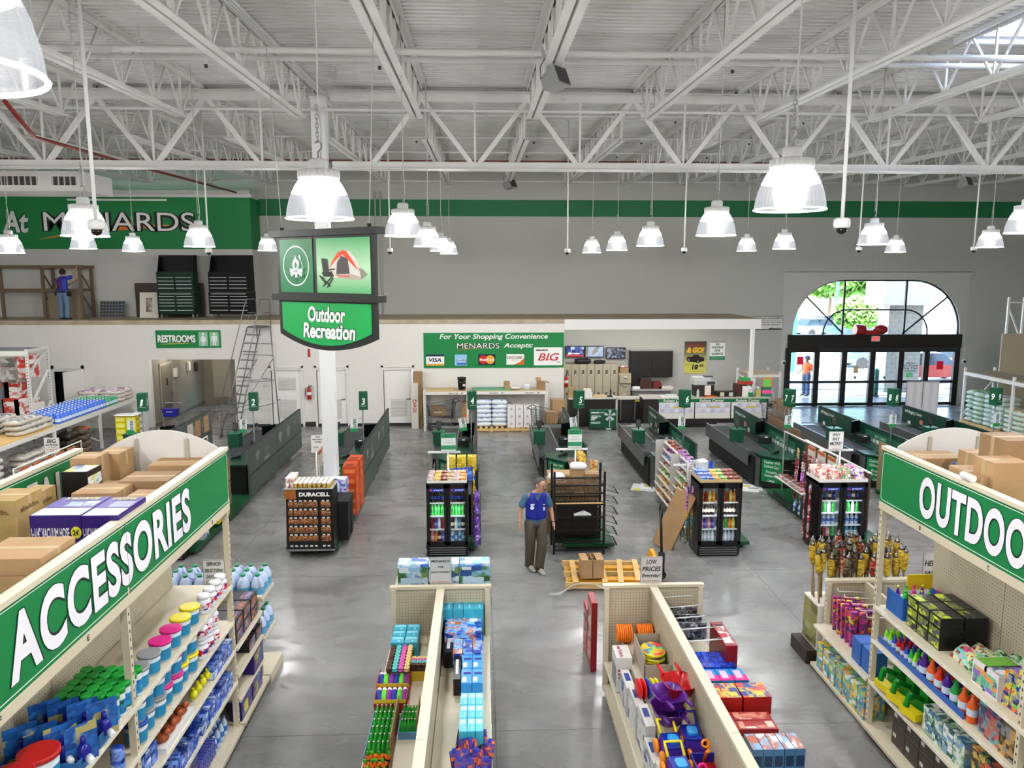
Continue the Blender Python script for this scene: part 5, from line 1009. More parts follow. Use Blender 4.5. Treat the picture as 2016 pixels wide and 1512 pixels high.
Spec('white_paper','paper',pillow(.7,.4,.05,7).mesh('white_paper',[WHITE,WHITE])).put((a+.35,23.6,1.16),0,'white tray on top of the yellow packs')
wc=[boxp('white_case',.3,.3,.2,[M('#c9c9cc',.4),M('#8a8a92')],[('f',.1,.3,.9,.7,1)])]
for k in range(6):wc[0].put((P(279,840,23.9).x,23.9,.02+k*.2),0,'white case stacked behind the lane one pole','white cases')
# white shelving with boxes at far left
fr_=thing('tall_white_rack','tall white rack with wire deck at the left picture edge','rack',(0,0,0));fX0=P(57,750,23.4).x;fX1=fX0+.15;fz=P(57,688,23.4).z
for x,y in((fX0,23.4),(fX1-.15,24.5),(fX0-2.6,23.4),(fX0-2.6,24.5)):post(fr_,x,y,fz)
for z0,z1 in((.4,1.5),(1.5,2.5),(2.5,3.1)):MB().bar((fX0,23.4,z0),(fX1-.15,24.5,z1),.05).obj('brace',WS,fr_)
for zz in(fz-.05,1.05):
 bx('beam',WS,fr_,fX0-2.6,fX0,23.36,23.44,zz-.14,zz);MB().bar((fX0,23.4,zz),(fX1-.15,24.5,zz),.07).obj('side_beam',WS,fr_);dkw=MB()
 for i in range(22):dkw.bar((fX0-2.6+i*.12,23.4,zz+.01),(fX0-2.6+i*.12,24.5,zz+.01),.012)
 for i in range(10):dkw.bar((fX0-2.6,23.45+i*.115,zz+.01),(fX0,23.45+i*.115,zz+.01),.012)
 tag(dkw.obj('wire_deck','#7a7d80',fr_),kind='stuff')
q=0
for x,w_,z0,h_,c_,lb in((8,.5,1.06,1.1,pack('grey_orange_roll',['#7d7f85','#a5562c','#6b6d73','#8d8f95'],2.2,(1,1,.9)),'grey and orange wrapped roll on the left white rack'),(22,.35,1.06,1.15,pack('grey_orange_roll',[],2),'second grey and orange wrapped roll on the left white rack'),(38,.5,1.06,.62,pack('red_white_case',['#e2dfda','#c23a2c','#f0eeea','#c23a2c'],4),'red and white carton standing in the left white rack'),(36,.45,1.7,.5,pack('red_white_case',[],4),'red and white carton on top of another in the left white rack'),(62,.5,1.06,.6,pack('red_white_case',[],4),'red and white carton near the post of the left white rack'),(66,.45,2.3,.7,pack('red_white_case',[],4),'red and white carton high in the left white rack'),(40,.45,2.2,.7,pack('grey_case',['#6b6a66','#c9c6c0','#8d8a84','#a8392c'],4),'grey carton high in the left white rack'),(70,.4,1.06,.45,M('#e4e2dc'),'white carton beside the right post of the left rack')):
 o=tag(MB().cbox(0,0,0,w_,.5,h_).cbox(0,0,h_,w_*.9,.45,.01).obj('boxed_goods',c_,None,(P(x-12,750,23.9).x,23.9+(q%2)*.1,z0)),lb,'box');q+=1
 # red step ladder in the store room
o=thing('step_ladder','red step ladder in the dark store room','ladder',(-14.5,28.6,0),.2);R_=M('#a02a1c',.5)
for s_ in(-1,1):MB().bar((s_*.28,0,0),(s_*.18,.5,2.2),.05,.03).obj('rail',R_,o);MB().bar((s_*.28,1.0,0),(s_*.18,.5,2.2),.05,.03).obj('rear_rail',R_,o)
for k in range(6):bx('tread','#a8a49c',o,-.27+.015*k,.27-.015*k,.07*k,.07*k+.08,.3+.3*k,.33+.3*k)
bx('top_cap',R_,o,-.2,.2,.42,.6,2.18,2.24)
# platform cart with blue basket
q=PZ(326,862);pc_=thing('platform_cart','platform cart with tall chrome handle beside lane one','cart',(q.x,q.y+.3,0),.1);bx('platform','#b9b5aa',pc_,-.35,.35,-.5,.5,.18,.23);MB().tube([(-.34,.48,.2),(-.34,.5,1.0),(-.3,.5,1.06),(.3,.5,1.06),(.34,.5,1.0),(.34,.48,.2)],.018,6).obj('handle',CHROME,pc_)
for sx in(-1,1):
 for y in(-.4,.4):MB().lathe([(.075,-.02),(.075,.02)],12).xf(Matrix.Rotation(PI/2,4,'Y')).obj('caster','#2b2b2b',pc_,(sx*.28,y,.075));bx('caster_fork',GREY,pc_,sx*.28-.03,sx*.28+.03,y-.03,y+.03,.11,.18)
sb=thing('hand_basket','blue plastic hand basket hanging on the platform cart','basket',(q.x-.02,q.y+.62,.62),.1);BL=M('#1a1f8c',.35)
MB().hull([(-.2,-.13,0),(.2,-.13,0),(.2,.13,0),(-.2,.13,0)],[(-.25,-.16,.26),(.25,-.16,.26),(.25,.16,.26),(-.25,.16,.26)]).obj('tub',BL,sb);MB().box(-.265,.265,-.175,.175,.24,.27).obj('rim',BL,sb);text('MENARDS',sb,0,-.165,.18,.2,.035,'#e8e8f0')
# ================================================================ CHECKOUT LANES
def XP(n):return-2.88+2.74*(n-3)
PANG=M('#0d3a2a',.4);PANR=M('#4b534e',.4);STEEL=M('#85888a',.35,.8);BELT=noisy('belt_rubber','#2a2c2e','#34363a',30,3,.6)
ORD=['','one','two','three','four','five','six','seven','eight','nine']
YN,YF=18.4,23.8
for n in range(1,10):
 xp=XP(n);o=thing('checkout_counter','dark green checkout counter of lane '+ORD[n],'checkout',(xp,YN,0));H_=1.28;mid=(YF-YN)*.48
 for y0,y1 in((0,mid-.01),(mid+.01,YF-YN)):
  p_=MB().box(-.05,0,y0,y1,.08,H_,0,{'r':1,'f':1}).mesh('divider_panel',[PANG,PANR]);d_=ob('divider_panel',p_,o)
  bx('panel_rail','#2b302d',d_,-.002,.012,y0,y1,.60,.625);bx('panel_edge','#222624',d_,-.055,.006,y0,y1,H_,H_+.015)
 if n<5:
  for k,(y0,z0,s_)in enumerate(((.7,.95,.16),(1.5,.88,.2),(2.9,.95,.18),(3.8,.92,.22),(4.6,1.0,.14))):
   MB().poly([(.004,y0+s_*math.cos(a)*(1+.3*math.sin(3*a)),z0+s_*math.sin(a)*.8)for a in[2*PI*i/14 for i in range(14)]]).obj('printed_picture',['#7d857f','#6b736d','#8f968f'][k%3],o)
  t_=text('MENARDS',o,.006,1.5,.72,.5,.1,'#9aa09a',.05,rz=PI/2)
 else:
  text('Self-Bagging Center',o,-.055,4.75,1.13,.95,.12,'#c9d2cb',.02,.1,rz=-PI/2);
  for k,(y0,z0,c_)in enumerate(((4.95,.78,'#c9cfca'),(4.3,.92,'#c4706a'),(3.98,.80,'#b9c2bc'),(4.3,.70,'#aeb8b2'),(3.75,.66,'#6fae94'),(3.95,.58,'#c08a7a'),(4.75,.42,'#c9c23a'))):
   MB().box(-.053,-.051,y0-.08,y0+.08,z0-.07,z0+.07).obj('sticker',c_,o)
  bx('gift_card_strip','#1d5a42',o,-.07,-.05,.5,2.3,.86,1.16);text('GIFT CARDS',o,-.074,1.5,1.06,.6,.09,'#a8c8b4',.02,.1,rz=-PI/2)
  for k in range(9):bx('gift_card',['#c9cfd2','#aab4b8','#d8d4c8'][k%3],o,-.076,-.07,.6+k*.19,.74+k*.19,.88,.98)
  # counter, belt, cashier station
 bx('counter_base','#0c0f0e',o,-1.05,-.12,.75,4.6,.06,.78);bx('kick_base','#050605',o,-1.0,-.15,.8,4.55,0,.06)
 bx('belt_frame',STEEL,o,-1.12,-.52,1.0,4.7,.74,.84);bx('conveyor_belt',BELT,o,-1.08,-.56,1.05,4.4,.84,.852);bx('belt_guard',STEEL,o,-1.14,-1.11,.95,4.7,.5,.9)
 MB().hull([(-.98,.5,.84),(-.55,0,.84),(-.08,0,.84),(-.08,2.2,.84),(-.5,2.2,.84),(-.5,.95,.84),(-.98,.95,.84)],[(-.98,.5,.88),(-.55,0,.88),(-.08,0,.88),(-.08,2.2,.88),(-.5,2.2,.88),(-.5,.95,.88),(-.98,.95,.88)]).obj('cashier_top',M('#123f30',.35),o)
 MB().hull([(-.93,.55,.05),(-.5,.1,.05),(-.12,.1,.05),(-.12,.75,.05),(-.93,.75,.05)],[(-.93,.55,.84),(-.5,.1,.84),(-.12,.1,.84),(-.12,.75,.84),(-.93,.75,.84)]).obj('cashier_base','#0e1110',o)
 bx('end_panel',STEEL,o,-1.0,-.94,.55,1.0,.05,.8)
 pl=ob('placard',MB().box(-.27,.27,-.012,0,-.3,.3).mesh('placard',M('#0e7a44',.4)),o,(-.72,.32,.5));pl.rotation_euler=(0,0,math.atan2(-.45,.43))
 for k,(s_,ww)in enumerate((('Cashier Will',.42),('Unload Cart',.4),('Proceed to',.3),('Self-Bagging',.36),('Center',.2))):text(s_,pl,0,-.014,.22-.11*k-(.03 if k>1 else 0),ww,.075,'#d9e2da',.02,.15)
 # far bagging end
 bx('bagging_table','#5b6062',o,-.62,-.06,4.55,5.3,.7,.76);bx('table_leg',STEEL,o,-.6,-.55,5.2,5.25,0,.7)
 # number sign
 sp=thing('lane_sign','green sign with the white number %s on a thin pole'%ORD[n],'sign',(xp-.12,19.3,.88));z0=2.06-.88;MB().tube([(0,0,0),(0,0,z0)],.017,6).obj('pole','#7c8082',sp);MB().lathe([(.07,0),(.07,.015)],10).obj('foot','#55585a',sp)
 bo_=ob('sign_box',MB().box(-.085,.13,-.085,.13,0,.45).mesh('sign_box',M('#0d5236',.4)),sp,(0,0,z0));bo_.rotation_euler=(0,0,math.radians(8 if n<5 else 20))
 text(str(n),bo_,.0225,-.088,.22,.09,.17,'#f2f2f0',.03,.15)
 if n in(1,3,5):text(str(n),bo_,.133,.0225,.22,.09,.17,'#f2f2f0',.03,.15,rz=PI/2)
 if n>=7:text(str(n),bo_,-.088,.0225,.22,.09,.17,'#f2f2f0',.03,.15,rz=-PI/2)
 flat('underline',rectp(-.05,.1,.10,.108),M('#dfe4de'),bo_,-.0875)
 # register things
 mo=thing('register_monitor','black register monitor standing on lane %s'%ORD[n],'monitor',(xp-.22,21.0,.88),math.radians(35));bx('screen_panel',M('#0a0b0c',.25),mo,-.19,.19,-.02,.02,.12,.46);bx('stand','#1c1d1e',mo,-.03,.03,0,.05,0,.2);bx('foot','#1c1d1e',mo,-.1,.1,-.08,.1,0,.02)
 pr_=thing('receipt_printer','black receipt printer on the counter of lane %s'%ORD[n],'printer',(xp-.35,20.25,.88),.1);bx('case','#1a1b1d',pr_,-.14,.14,-.12,.14,0,.17);bx('cover','#2c2e31',pr_,-.14,.14,-.06,.14,.17,.2);bx('paper','#e6e6e2',pr_,-.04,.04,-.1,-.05,.17,.19)
 tw=thing('card_terminal','card terminal on a green pedestal box of lane %s'%ORD[n],'card terminal',(xp-1.02,20.6,.852));bx('pedestal',M('#0d4a34',.4),tw,-.15,.15,-.15,.15,0,.34);bx('pedestal_cap',M('#0f5a40',.4),tw,-.17,.17,-.17,.17,.34,.37);MB().box(-.06,.06,-.03,.03,0,.2).xf(Matrix.Translation((0,0,.44))@Matrix.Rotation(-.5,4,'X')).obj('terminal','#17181a',tw);MB().tube([(0,0,.37),(0,.02,.46)],.018,6).obj('neck','#17181a',tw)
 pc2=thing('promo_card','white and green vertical promotion card hanging at lane %s'%ORD[n],'sign',(xp-.30 if n<5 else xp-.26,19.0,1.55));pc2.rotation_euler=(0,math.radians([0,4,2,0,-9,-6,1,3,0,0][n]),0)
 bx('card','#d3dad8',pc2,-.09,.09,-.004,.004,0,.33);flat('green_foot',rectp(-.09,.09,0,.09),M('#1f8a4a'),pc2,-.0045);tl=text('REBATE',pc2,.02,-.005,.21,.22,.075,'#1d2a24',.03);tl.rotation_euler=(0,PI/2,0);MB().bar((0,0,.30),(.16 if n<5 else.14,.3,.30),.01).obj('arm','#9a9d9f',pc2)
 hs=thing('hand_scanner','black hand scanner lying on the counter of lane %s'%ORD[n],'scanner',(xp-.6,18.95,.88),.4);MB().bar((0,0,.03),(.14,.06,.03),.04).bar((.14,.06,.03),(.2,.02,.05),.07).obj('grip','#131415',hs);bx('dock','#2a2c2e',hs,-.05,.03,-.05,.05,0,.03)
 # register-free tidbits on lane one
q=XP(1);o=tag(MB().poly([(.008,2.6+(.42 if i%2 else.26)*math.cos(2*PI*i/20),.98+(.2 if i%2 else.12)*math.sin(2*PI*i/20))for i in range(20)]).obj('starburst_sticker','#c4b63a',None,(q,YN,0)),'yellow starburst sticker on the panel of lane one','sticker')
for k,(y0,c_)in enumerate(((4.2,'#b08052'),(4.9,'#b98d60'),(3.6,'#c9c4ba'))):o=tag(MB().box(.004,.012,y0-.2,y0+.2,.7,1.18).obj('wall_poster',c_,None,(q,YN,0)),['brown poster on the far panel of lane one','tan poster at the far end of lane one','pale poster beside the starburst on lane one'][k],'poster')
tag(MB().box(0,.02,-1.1,1.1,0,1.36).obj('brown_side_board','#7a6048',None,(XP(7)+.3,20.6,0)),'brown board standing beside the counter of lane seven','board')
# ================================================================ IMPULSE ISLANDS IN FRONT OF THE LANES
BASEG=M('#0b4a2a',.45)
for n in(2,3,4,5,6,7,8):
 xp=XP(n);o=thing('low_platform','dark green low display base in front of lane %s'%ORD[n],'display base',(xp-.02,14.65,0));x0=-.95
 [bx('plinth','#101412',o,x0+.06,-.06,a,c,0,.07)for a,c in(((.1,1.45),(2.05,3.7))if n==3 else((.1,3.7),))];[bx('deck',BASEG,o,x0,.06,a,c,.07,.14)for a,c in(((0,1.5),(2.0,3.75))if n==3 else((0,3.75),))]
 # snack bag: flat pouch with sealed ends
def snack(name,cols,w=.19,h=.26,t=.05,sc=16,cat='snack bag'):
 s=MB();rows=((0,.92,.003),(.06*h,1,.006),(.25*h,.97,t*.8),(.5*h,.95,t),(.78*h,.97,t*.8),(.94*h,1,.006),(h,.94,.003));R_=[]
 for z,f,tt in rows:R_.append([(-w/2*f,0,z),(-w/4*f,-tt/2,z),(w/4*f,-tt/2,z),(w/2*f,0,z),(w/4*f,tt/2,z),(-w/4*f,tt/2,z)])
 for r in R_:s.v.extend(r)
 for i in range(len(R_)-1):
  for j in range(6):s.f.append([i*6+j,i*6+(j+1)%6,(i+1)*6+(j+1)%6,(i+1)*6+j]);s.m.append(0);s.sm.append(True)
 s.f.append(list(range((len(R_)-1)*6,len(R_)*6)));s.m.append(0);s.sm.append(False)
 return Spec(name,cat,s.mesh(name,pack('print_'+name,cols,sc)))
def bottle(name,liquid,cap,h=.24,r=.036,lab='#d8dce4',cat='bottle'):
 return Spec(name,cat,MB().lathe([(r*.9,0),(r,.01),(r,h*.62),(r*.5,h*.82),(r*.36,h*.92)],10).mesh(name,M(liquid,.15)),[('cap',MB().lathe([(r*.42,h*.92),(r*.42,h)],8).mesh('cap',cap)),('bottle_label',MB().lathe([(r*1.02,h*.26),(r*1.02,h*.52)],10,cap=False).mesh('bottle_label',lab))])
 # drinks cooler
def cooler(x0,x1,Y,zt,label,rows,brand_t,who,depth=.62,handle_gap=.0):
 w_=x1-x0;o=thing('drinks_cooler',label,'cooler',((x0+x1)/2,Y,0));K=M('#0b0b0c',.35);zb=.26
 MB().box(-w_/2,-w_/2+.05,.0,depth,zb,zt).box(w_/2-.05,w_/2,.0,depth,zb,zt).box(-w_/2,w_/2,0,depth,zt-.06,zt).box(-w_/2,w_/2,0,depth,zb-.04,zb).box(-w_/2,w_/2,depth-.03,depth,zb,zt).obj('cabinet',K,o)
 bx('motor_housing',K,o,-w_/2,w_/2,.01,depth,.03,zb-.04);bx('foot_rail','#050505',o,-w_/2+.03,w_/2-.03,.05,depth-.05,0,.03)
 for k in range(4):bx('grille_slat','#8f9395',o,-w_/2+.05,w_/2-.05,-.0,.012,.05+k*.045,.058+k*.045)
 bx('liner',M('#dfe6ea',.5),o,-w_/2+.05,w_/2-.05,depth-.05,depth-.03,zb,zt-.06);bx('light_bar',M('#f2f8ff',emit=3.0),o,-.02,.02,.05,.07,zb+.03,zt-.1)
 hz=(zt-.16-zb)/4
 for k in range(4):bx('shelf',M('#e4eaee',.4),o,-w_/2+.05,w_/2-.05,.06,depth-.06,zb+k*hz,zb+k*hz+.012);bx('shelf_strip',M('#e8eef2',.4),o,-w_/2+.05,w_/2-.05,.05,.058,zb+k*hz,zb+k*hz+.025)
 bx('door_post',K,o,-.03,.03,-.012,.03,zb,zt-.02)
 for s_ in(-1,1):
  d_=ob('glass_door',MB().box(0,w_/2-.01,-.04,0,0,.07).box(0,w_/2-.01,-.04,0,zt-zb-.1,zt-zb-.01).box(0,.055,-.04,0,0,zt-zb-.02).box(w_/2-.065,w_/2-.01,-.04,0,0,zt-zb-.02).mesh('glass_door',K),o,(-w_/2+.005 if s_<0 else.005,0,zb));flat('pane',rectp(.055,w_/2-.065,.07,zt-zb-.1),GLASS,d_,-.02);bx('door_handle','#1e1f20',d_,(w_/2-.05 if s_<0 else.02),(w_/2-.03 if s_<0 else.04),-.06,-.04,.3,.75)
  if brand_t:flat('header_print',rectp(.06,w_/2-.07,zt-zb-.165,zt-zb-.105),M('#142a8a',emit=.5),d_,-.022);text(brand_t,d_,w_/4+.03,-.024,zt-zb-.135,w_*.2,.04,'#dfe8ff',.02);flat('logo_disc',disc(w_*.11,zt-zb-.135,.022,.022,14),M('#c4283a'),d_,-.0235)
 for s_ in(-1,1):
  lt=bpy.data.lights.new('cooler_light','POINT');lt.energy=1.6;lt.color=(.85,.93,1);lt.shadow_soft_size=.05;lo=bpy.data.objects.new('cooler_light',lt);COL.objects.link(lo);lo.parent=o;lo.location=(s_*w_*.25,.035,zb+(zt-zb)*.55)
 nb=4
 for k in range(4):
  for s_ in(-1,1):
   for i in range(nb):
    sp,lb=rows[3-k][(0 if s_<0 else 1)]if isinstance(rows[3-k][0],tuple)else rows[3-k]
    xx=s_*w_*.25+(i-(nb-1)/2)*(w_/2-.14)/nb*1.05
    sp[i%len(sp)].put(((x0+x1)/2+xx,Y+.14,zb+k*hz+.013),0,lb,who+' shelf %d'%(4-k))
 return o,zt
B={k:bottle('bottle_'+k,*v)for k,v in dict(cola=('#1d1214','#2346b0',.24,.036,'#1f3fa8'),lime=('#3fae4c','#2f9a3c',.24,.036,'#2a8a3a'),red=('#a3262a','#d8d8d8',.24,.036,'#5a1a1c'),purple=('#4a3a9a','#e8e8f0',.24,.036,'#8a86d0'),water=('#bcd0e4','#2a56b8',.24,.036,'#3a6ac4'),orange=('#e07a2a','#d8d8d8',.24,.036,'#f0a23c'),pink=('#d8889a','#d8d8d8',.24,.036,'#f2c4cc'),yellow=('#c9cf4a','#e8e8e8',.24,.036,'#e4e08a'),dark=('#2b1c18','#b9902c',.24,.036,'#e0d4b4'),teal=('#3a8ab0','#d4702a',.24,.036,'#a8d0e0'),clear=('#cfdde6','#e8e8e8',.24,.036,'#e4eef4')).items()}
def zt_at(x,y,Y):return P(x,y,Y).z
YC=14.40
C1=cooler(-1.07,-.27,YC,zt_at(880,951,YC),'black two-door drinks cooler in front of lane four',[(([B['cola']],'cola bottle on the top shelf of the lane four cooler'),)*2,(([B['lime']],'green soda bottle on the second shelf of the lane four cooler'),)*2,(([B['red'],B['purple'],B['clear'],B['red']],'red or purple drink bottle on the third shelf of the lane four cooler'),([B['dark'],B['clear'],B['teal']],'dark or clear drink bottle on the third shelf of the lane four cooler')),(([B['pink'],B['orange'],B['dark'],B['purple']],'juice bottle on the bottom left shelf of the lane four cooler'),([B['water'],B['teal']],'blue drink bottle on the bottom right shelf of the lane four cooler'))],'pepsi','lane four cooler')
C2=cooler(4.19,5.02,YC-.2,zt_at(1412,950,YC-.2),'black two-door drinks cooler in front of lane six',[(([B['orange'],B['red'],B['yellow']],'fruit drink bottle on the top shelf of the lane six cooler'),)*2,(([B['dark']],'dark tea bottle on the second shelf of the lane six cooler'),)*2,(([B['pink'],B['purple']],'pink or purple bottle on the third shelf of the lane six cooler'),([B['yellow'],B['lime'],B['orange']],'yellow or green bottle on the third shelf of the lane six cooler')),(([B['clear']],'clear bottle on the bottom shelf of the lane six cooler'),)*2],None,'lane six cooler')
C3=cooler(P(1610,1000,YC).x,P(1704,1000,YC).x,YC,zt_at(1655,949,YC),'black two-door drinks cooler in front of lane seven',[(([B['dark'],B['cola']],'dark cola bottle on the top shelf of the lane seven cooler'),)*2,(([B['clear'],B['lime']],'pale bottle on the second shelf of the lane seven cooler'),)*2,(([B['water']],'blue water bottle on the third shelf of the lane seven cooler'),)*2,(([B['lime'],B['red'],B['pink']],'bright juice bottle on the bottom left shelf of the lane seven cooler'),([B['teal']],'teal sports drink on the bottom right shelf of the lane seven cooler'))],'pepsi','lane seven cooler')
C4=cooler(XP(2)-.95,XP(2)-.1,YC,1.16,'black drinks cooler in front of lane two behind the left rack',[(([B[c]],c+' bottle on the %s shelf of the lane two cooler'%q),)*2 for c,q in(('cola','top'),('dark','second'),('red','third'),('clear','bottom'))],None,'lane two cooler')
# open-top trays with products
def tray(x0,x1,y0,y1,z,h,label,mat='#d9d4c6',nx=1):
 o=thing('display_tray',label,'tray',((x0+x1)/2,(y0+y1)/2,z));w_,d_=x1-x0,y1-y0;bx('floor',mat,o,-w_/2,w_/2,-d_/2,d_/2,0,.01);bx('front_lip',mat,o,-w_/2,w_/2,-d_/2-.008,-d_/2,0,h)
 for s_ in(-1,1):bx('side',mat,o,s_*w_/2-.004,s_*w_/2+.004,-d_/2,d_/2,0,h)
 return o
CND=[boxp('candy_box',.12,.16,.07,[pack('candy_%d'%i,c,22),M(c[0])],[('f',0,.7,1,1,1)],cat='candy')for i,c in enumerate((['#c9b48a','#8a5a3a','#e8dcc0','#5a3424'],['#2f6ad0','#e8e8f0','#3a8ae0','#8a2a2a'],['#e8c23a','#c46a2a','#f0e0a0','#8a3a1c'],['#3faa4c','#e0e8c0','#2a7a3a','#f0e04a'],['#6a2a20','#a84a3a','#3a1814','#d8b8a0'],['#e8e4dc','#b84a4a','#8a8a92','#d4c0a8'],['#b03a8a','#4a2a7a','#e0a0d0','#2a1a4a'],['#e07a2a','#f0c04a','#7a2a1a','#f4e8d0']))]
def candies(x0,x1,y0,y1,z,kinds,label,group,nx,ny,dz=0.0,rz=0.0,jitter=.01):
 for j in range(ny):
  for i in range(nx):CND[kinds[(i+j*0)%len(kinds)]].put((x0+(x1-x0)*(i+.5)/nx+RN.uniform(-jitter,jitter),y0+(y1-y0)*(j+.5)/ny,z+dz*j),rz+RN.uniform(-.06,.06),label,group)
z1=C1[1];tray(-1.05,-.29,YC,YC+.55,z1,.05,'white candy tray on top of the lane four cooler','#e4e2dc');candies(-1.03,-.31,YC+.02,YC+.52,z1+.012,[5,2,4,0,5,7],'candy box in the tray on the lane four cooler','candy on lane four cooler',6,3,.02)
z2=C2[1];tray(4.2,5.01,YC-.2,YC+.4,z2,.06,'patterned candy tray on top of the lane six cooler','#c9b080');candies(4.22,4.99,YC-.17,YC+.36,z2+.012,[1,1,2,3,4,4],'candy box in the tray on the lane six cooler','candy on lane six cooler',6,3,.025)
z3=C3[1];cx0,cx1=P(1610,1000,YC).x,P(1704,1000,YC).x;tray(cx0,cx1,YC-.02,YC+.6,z3,.06,'white snack tray on top of the lane seven cooler','#e6e3dc')
SN=[snack('orange_snack_bag',['#d8603a','#f2ece4','#c43a2a','#f2ece4','#e8b48a'],.2,.24,.07),snack('green_snack_bag',['#2f9a5a','#f2ece4','#c43a2a','#e8f0e4','#3ab06a'],.2,.24,.07),snack('blue_snack_bag',['#2a3ab0','#f2ece4','#c43a2a','#e4e8f4','#3a4ac4'],.2,.24,.07)]
for j in range(4):
 for i in range(4):
  k=(0,0,1,2)[i];SN[k].put((cx0+.12+i*(cx1-cx0-.24)/3,YC+.06+j*.13,z3+.015),0,('orange','green','blue')[k]+' and white snack bag in the tray on the lane seven cooler','snack bags lane seven '+('orange','green','blue')[k],rot=(math.radians(-28),0,RN.uniform(-.15,.15)))
  # hanging strips of snack bags
def hang(sp,x,y,z0,z1,n,rz,label,group,rows=1,dy=.2,hook=True):
 for r in range(rows):
  for k in range(n):sp[(k+r)%len(sp)].put((x+RN.uniform(-.02,.02),y+r*dy,z0+(z1-z0)*(k+.5)/n-.13),rz+RN.uniform(-.15,.15),label,group)
PU=snack('purple_chip_bag',['#5a2a9a','#7a4ac0','#3a1a6a','#c4a8e0'],.22,.28,.08)
st=thing('clip_rack','thin wire clip rack beside the lane four cooler','wire rack',(-.12,14.55,.14));MB().tube([(-.09,.1,0),(-.09,.1,1.1),(.09,.1,1.1),(.09,.1,0)],.008,5).obj('frame','#3a3a3c',st)
for k in range(5):MB().tube([(-.09,.1,.2+k*.2),(.09,.1,.2+k*.2)],.005,4).obj('wire','#3a3a3c',st)
hang([PU],-.10,14.55,.2,1.2,5,PI/2-.5,'purple chip bag hanging right of the lane four cooler','purple chip bags',1);hang([PU],-.14,14.8,.2,1.2,4,PI/2-.3,'purple chip bag hanging right of the lane four cooler','purple chip bags',1)
# T-stand price signs on the islands
def tstand(x,y,Y,w=.7,base=.14):
 q=P(x,y,Y);o=thing('sign_stand','white T-shaped sign stand holding the card at (%s)'%'','sign stand',(q.x,Y,base));h=q.z-base
 MB().tube([(0,0,0),(0,0,h)],.02,6).obj('post','#e2e2de',o);bx('cross_bar','#e2e2de',o,-w*.62,w*.38,-.02,.02,h-.02,h+.02);bx('foot','#cfcfca',o,-.15,.15,-.1,.1,0,.015);return o
for x,y,Y,b_,lb in((882,890,16.2,.14,'four'),(1133,884,16.6,.14,'five'),(1654,886,15.3,.14,'seven'),(1366,915,15.6,.14,'six')):tag(tstand(x,y,Y,.7,b_),'white T-shaped sign stand on the display of lane '+lb)
LP=[('LOWEST PRICES',.10,.9,.08,.15,'#0b3a24'),('EVERYDAY',.21,.7,.08,.15,'#0b3a24'),('We shop the competition',.37,.7,.035,0),('so you do not have to',.43,.6,.035,0),('and match every price',.52,.8,.035,0),('on any day of the week',.58,.7,.035,0)]
for x0,x1,y0,y1,Y,n in((868.5,897,853,888,16.2,'four'),(1118.5,1145.5,846,881,16.6,'five')):sign_card('price_card','green and white lowest prices card above lane %s display'%n,x0,y0,x1,y1,Y-.03,LP,'#dfe5e0','#2a2a2a',band=[(0,.27,'#2f9a6a'),(.68,.92,'#2f8a60')])
sign_card('price_card','white why pay more card above the lane seven display',1632,850,1660,885,15.27,[('WHY',.17,.55,.19),('PAY',.42,.5,.19),('MORE?',.66,.85,.2),('Low Prices Everyday',.84,.8,.05,.2,'#a8422a'),('Save Big Money!',.94,.5,.06,.2,'#d8622a')])
sign_card('price_card','white small print card on the lane six display',1352,910,1379,946,15.57,[('MORE SERVICE',.10,.6,.06),('MORE SELECTION',.24,.7,.06),('MORE NAME BRANDS',.37,.8,.06),('MORE LOW PRICES',.50,.75,.06),('ALL AT',.72,.3,.06),('MENARDS',.86,.7,.1)])
# ---- lane three: battery stand
bX0,bX1,bY=-3.78,-2.86,14.45;bT=P(615,963,bY).z;bs=thing('battery_stand','black battery display stand with copper and black header','display stand',((bX0+bX1)/2,bY,.14));bw=bX1-bX0;bt=bT-.14;K=M('#0a0a0b',.4)
MB().hull([(-bw/2,-.02,0),(bw/2,-.02,0),(bw/2,.55,0),(-bw/2,.55,0)],[(-bw/2+.02,.04,bt),(bw/2-.02,.04,bt),(bw/2-.02,.55,bt),(-bw/2+.02,.55,bt)]).obj('cabinet',K,bs);bx('bottom_lip','#77797b',bs,-bw/2-.01,bw/2+.01,-.04,-.02,.02,.05)
hz0,hz1=bt-.19,bt-.005;bx('header',K,bs,-bw/2,bw/2,-.02,.04,hz0,hz1);bx('copper_block',M('#b8703a',.3,.6),bs,-bw/2,-bw/2+bw*.24,-.025,-.02,hz0,hz1);text('DURACELL',bs,bw*.12,-.026,(hz0+hz1)/2,bw*.64,.085,'#e9e7e2',.05);bx('top_ledge','#a9aaa8',bs,-bw/2,bw/2,-.02,.55,bt,bt+.012)
BP=Spec('battery_pack','battery pack',MB().box(-.09,.09,-.02,0,0,.10).mesh('battery_pack',pack('battery_card',['#a8683a','#6a3a22','#c98a52','#2a1a14'],30)),[('cells',MB().box(-.08,.08,-.028,-.02,.0,.045).mesh('cells',pack('cells',['#b87a4a','#1a1512','#8a5030','#1a1512'],60)))]);rz_=(hz0-.22)/5
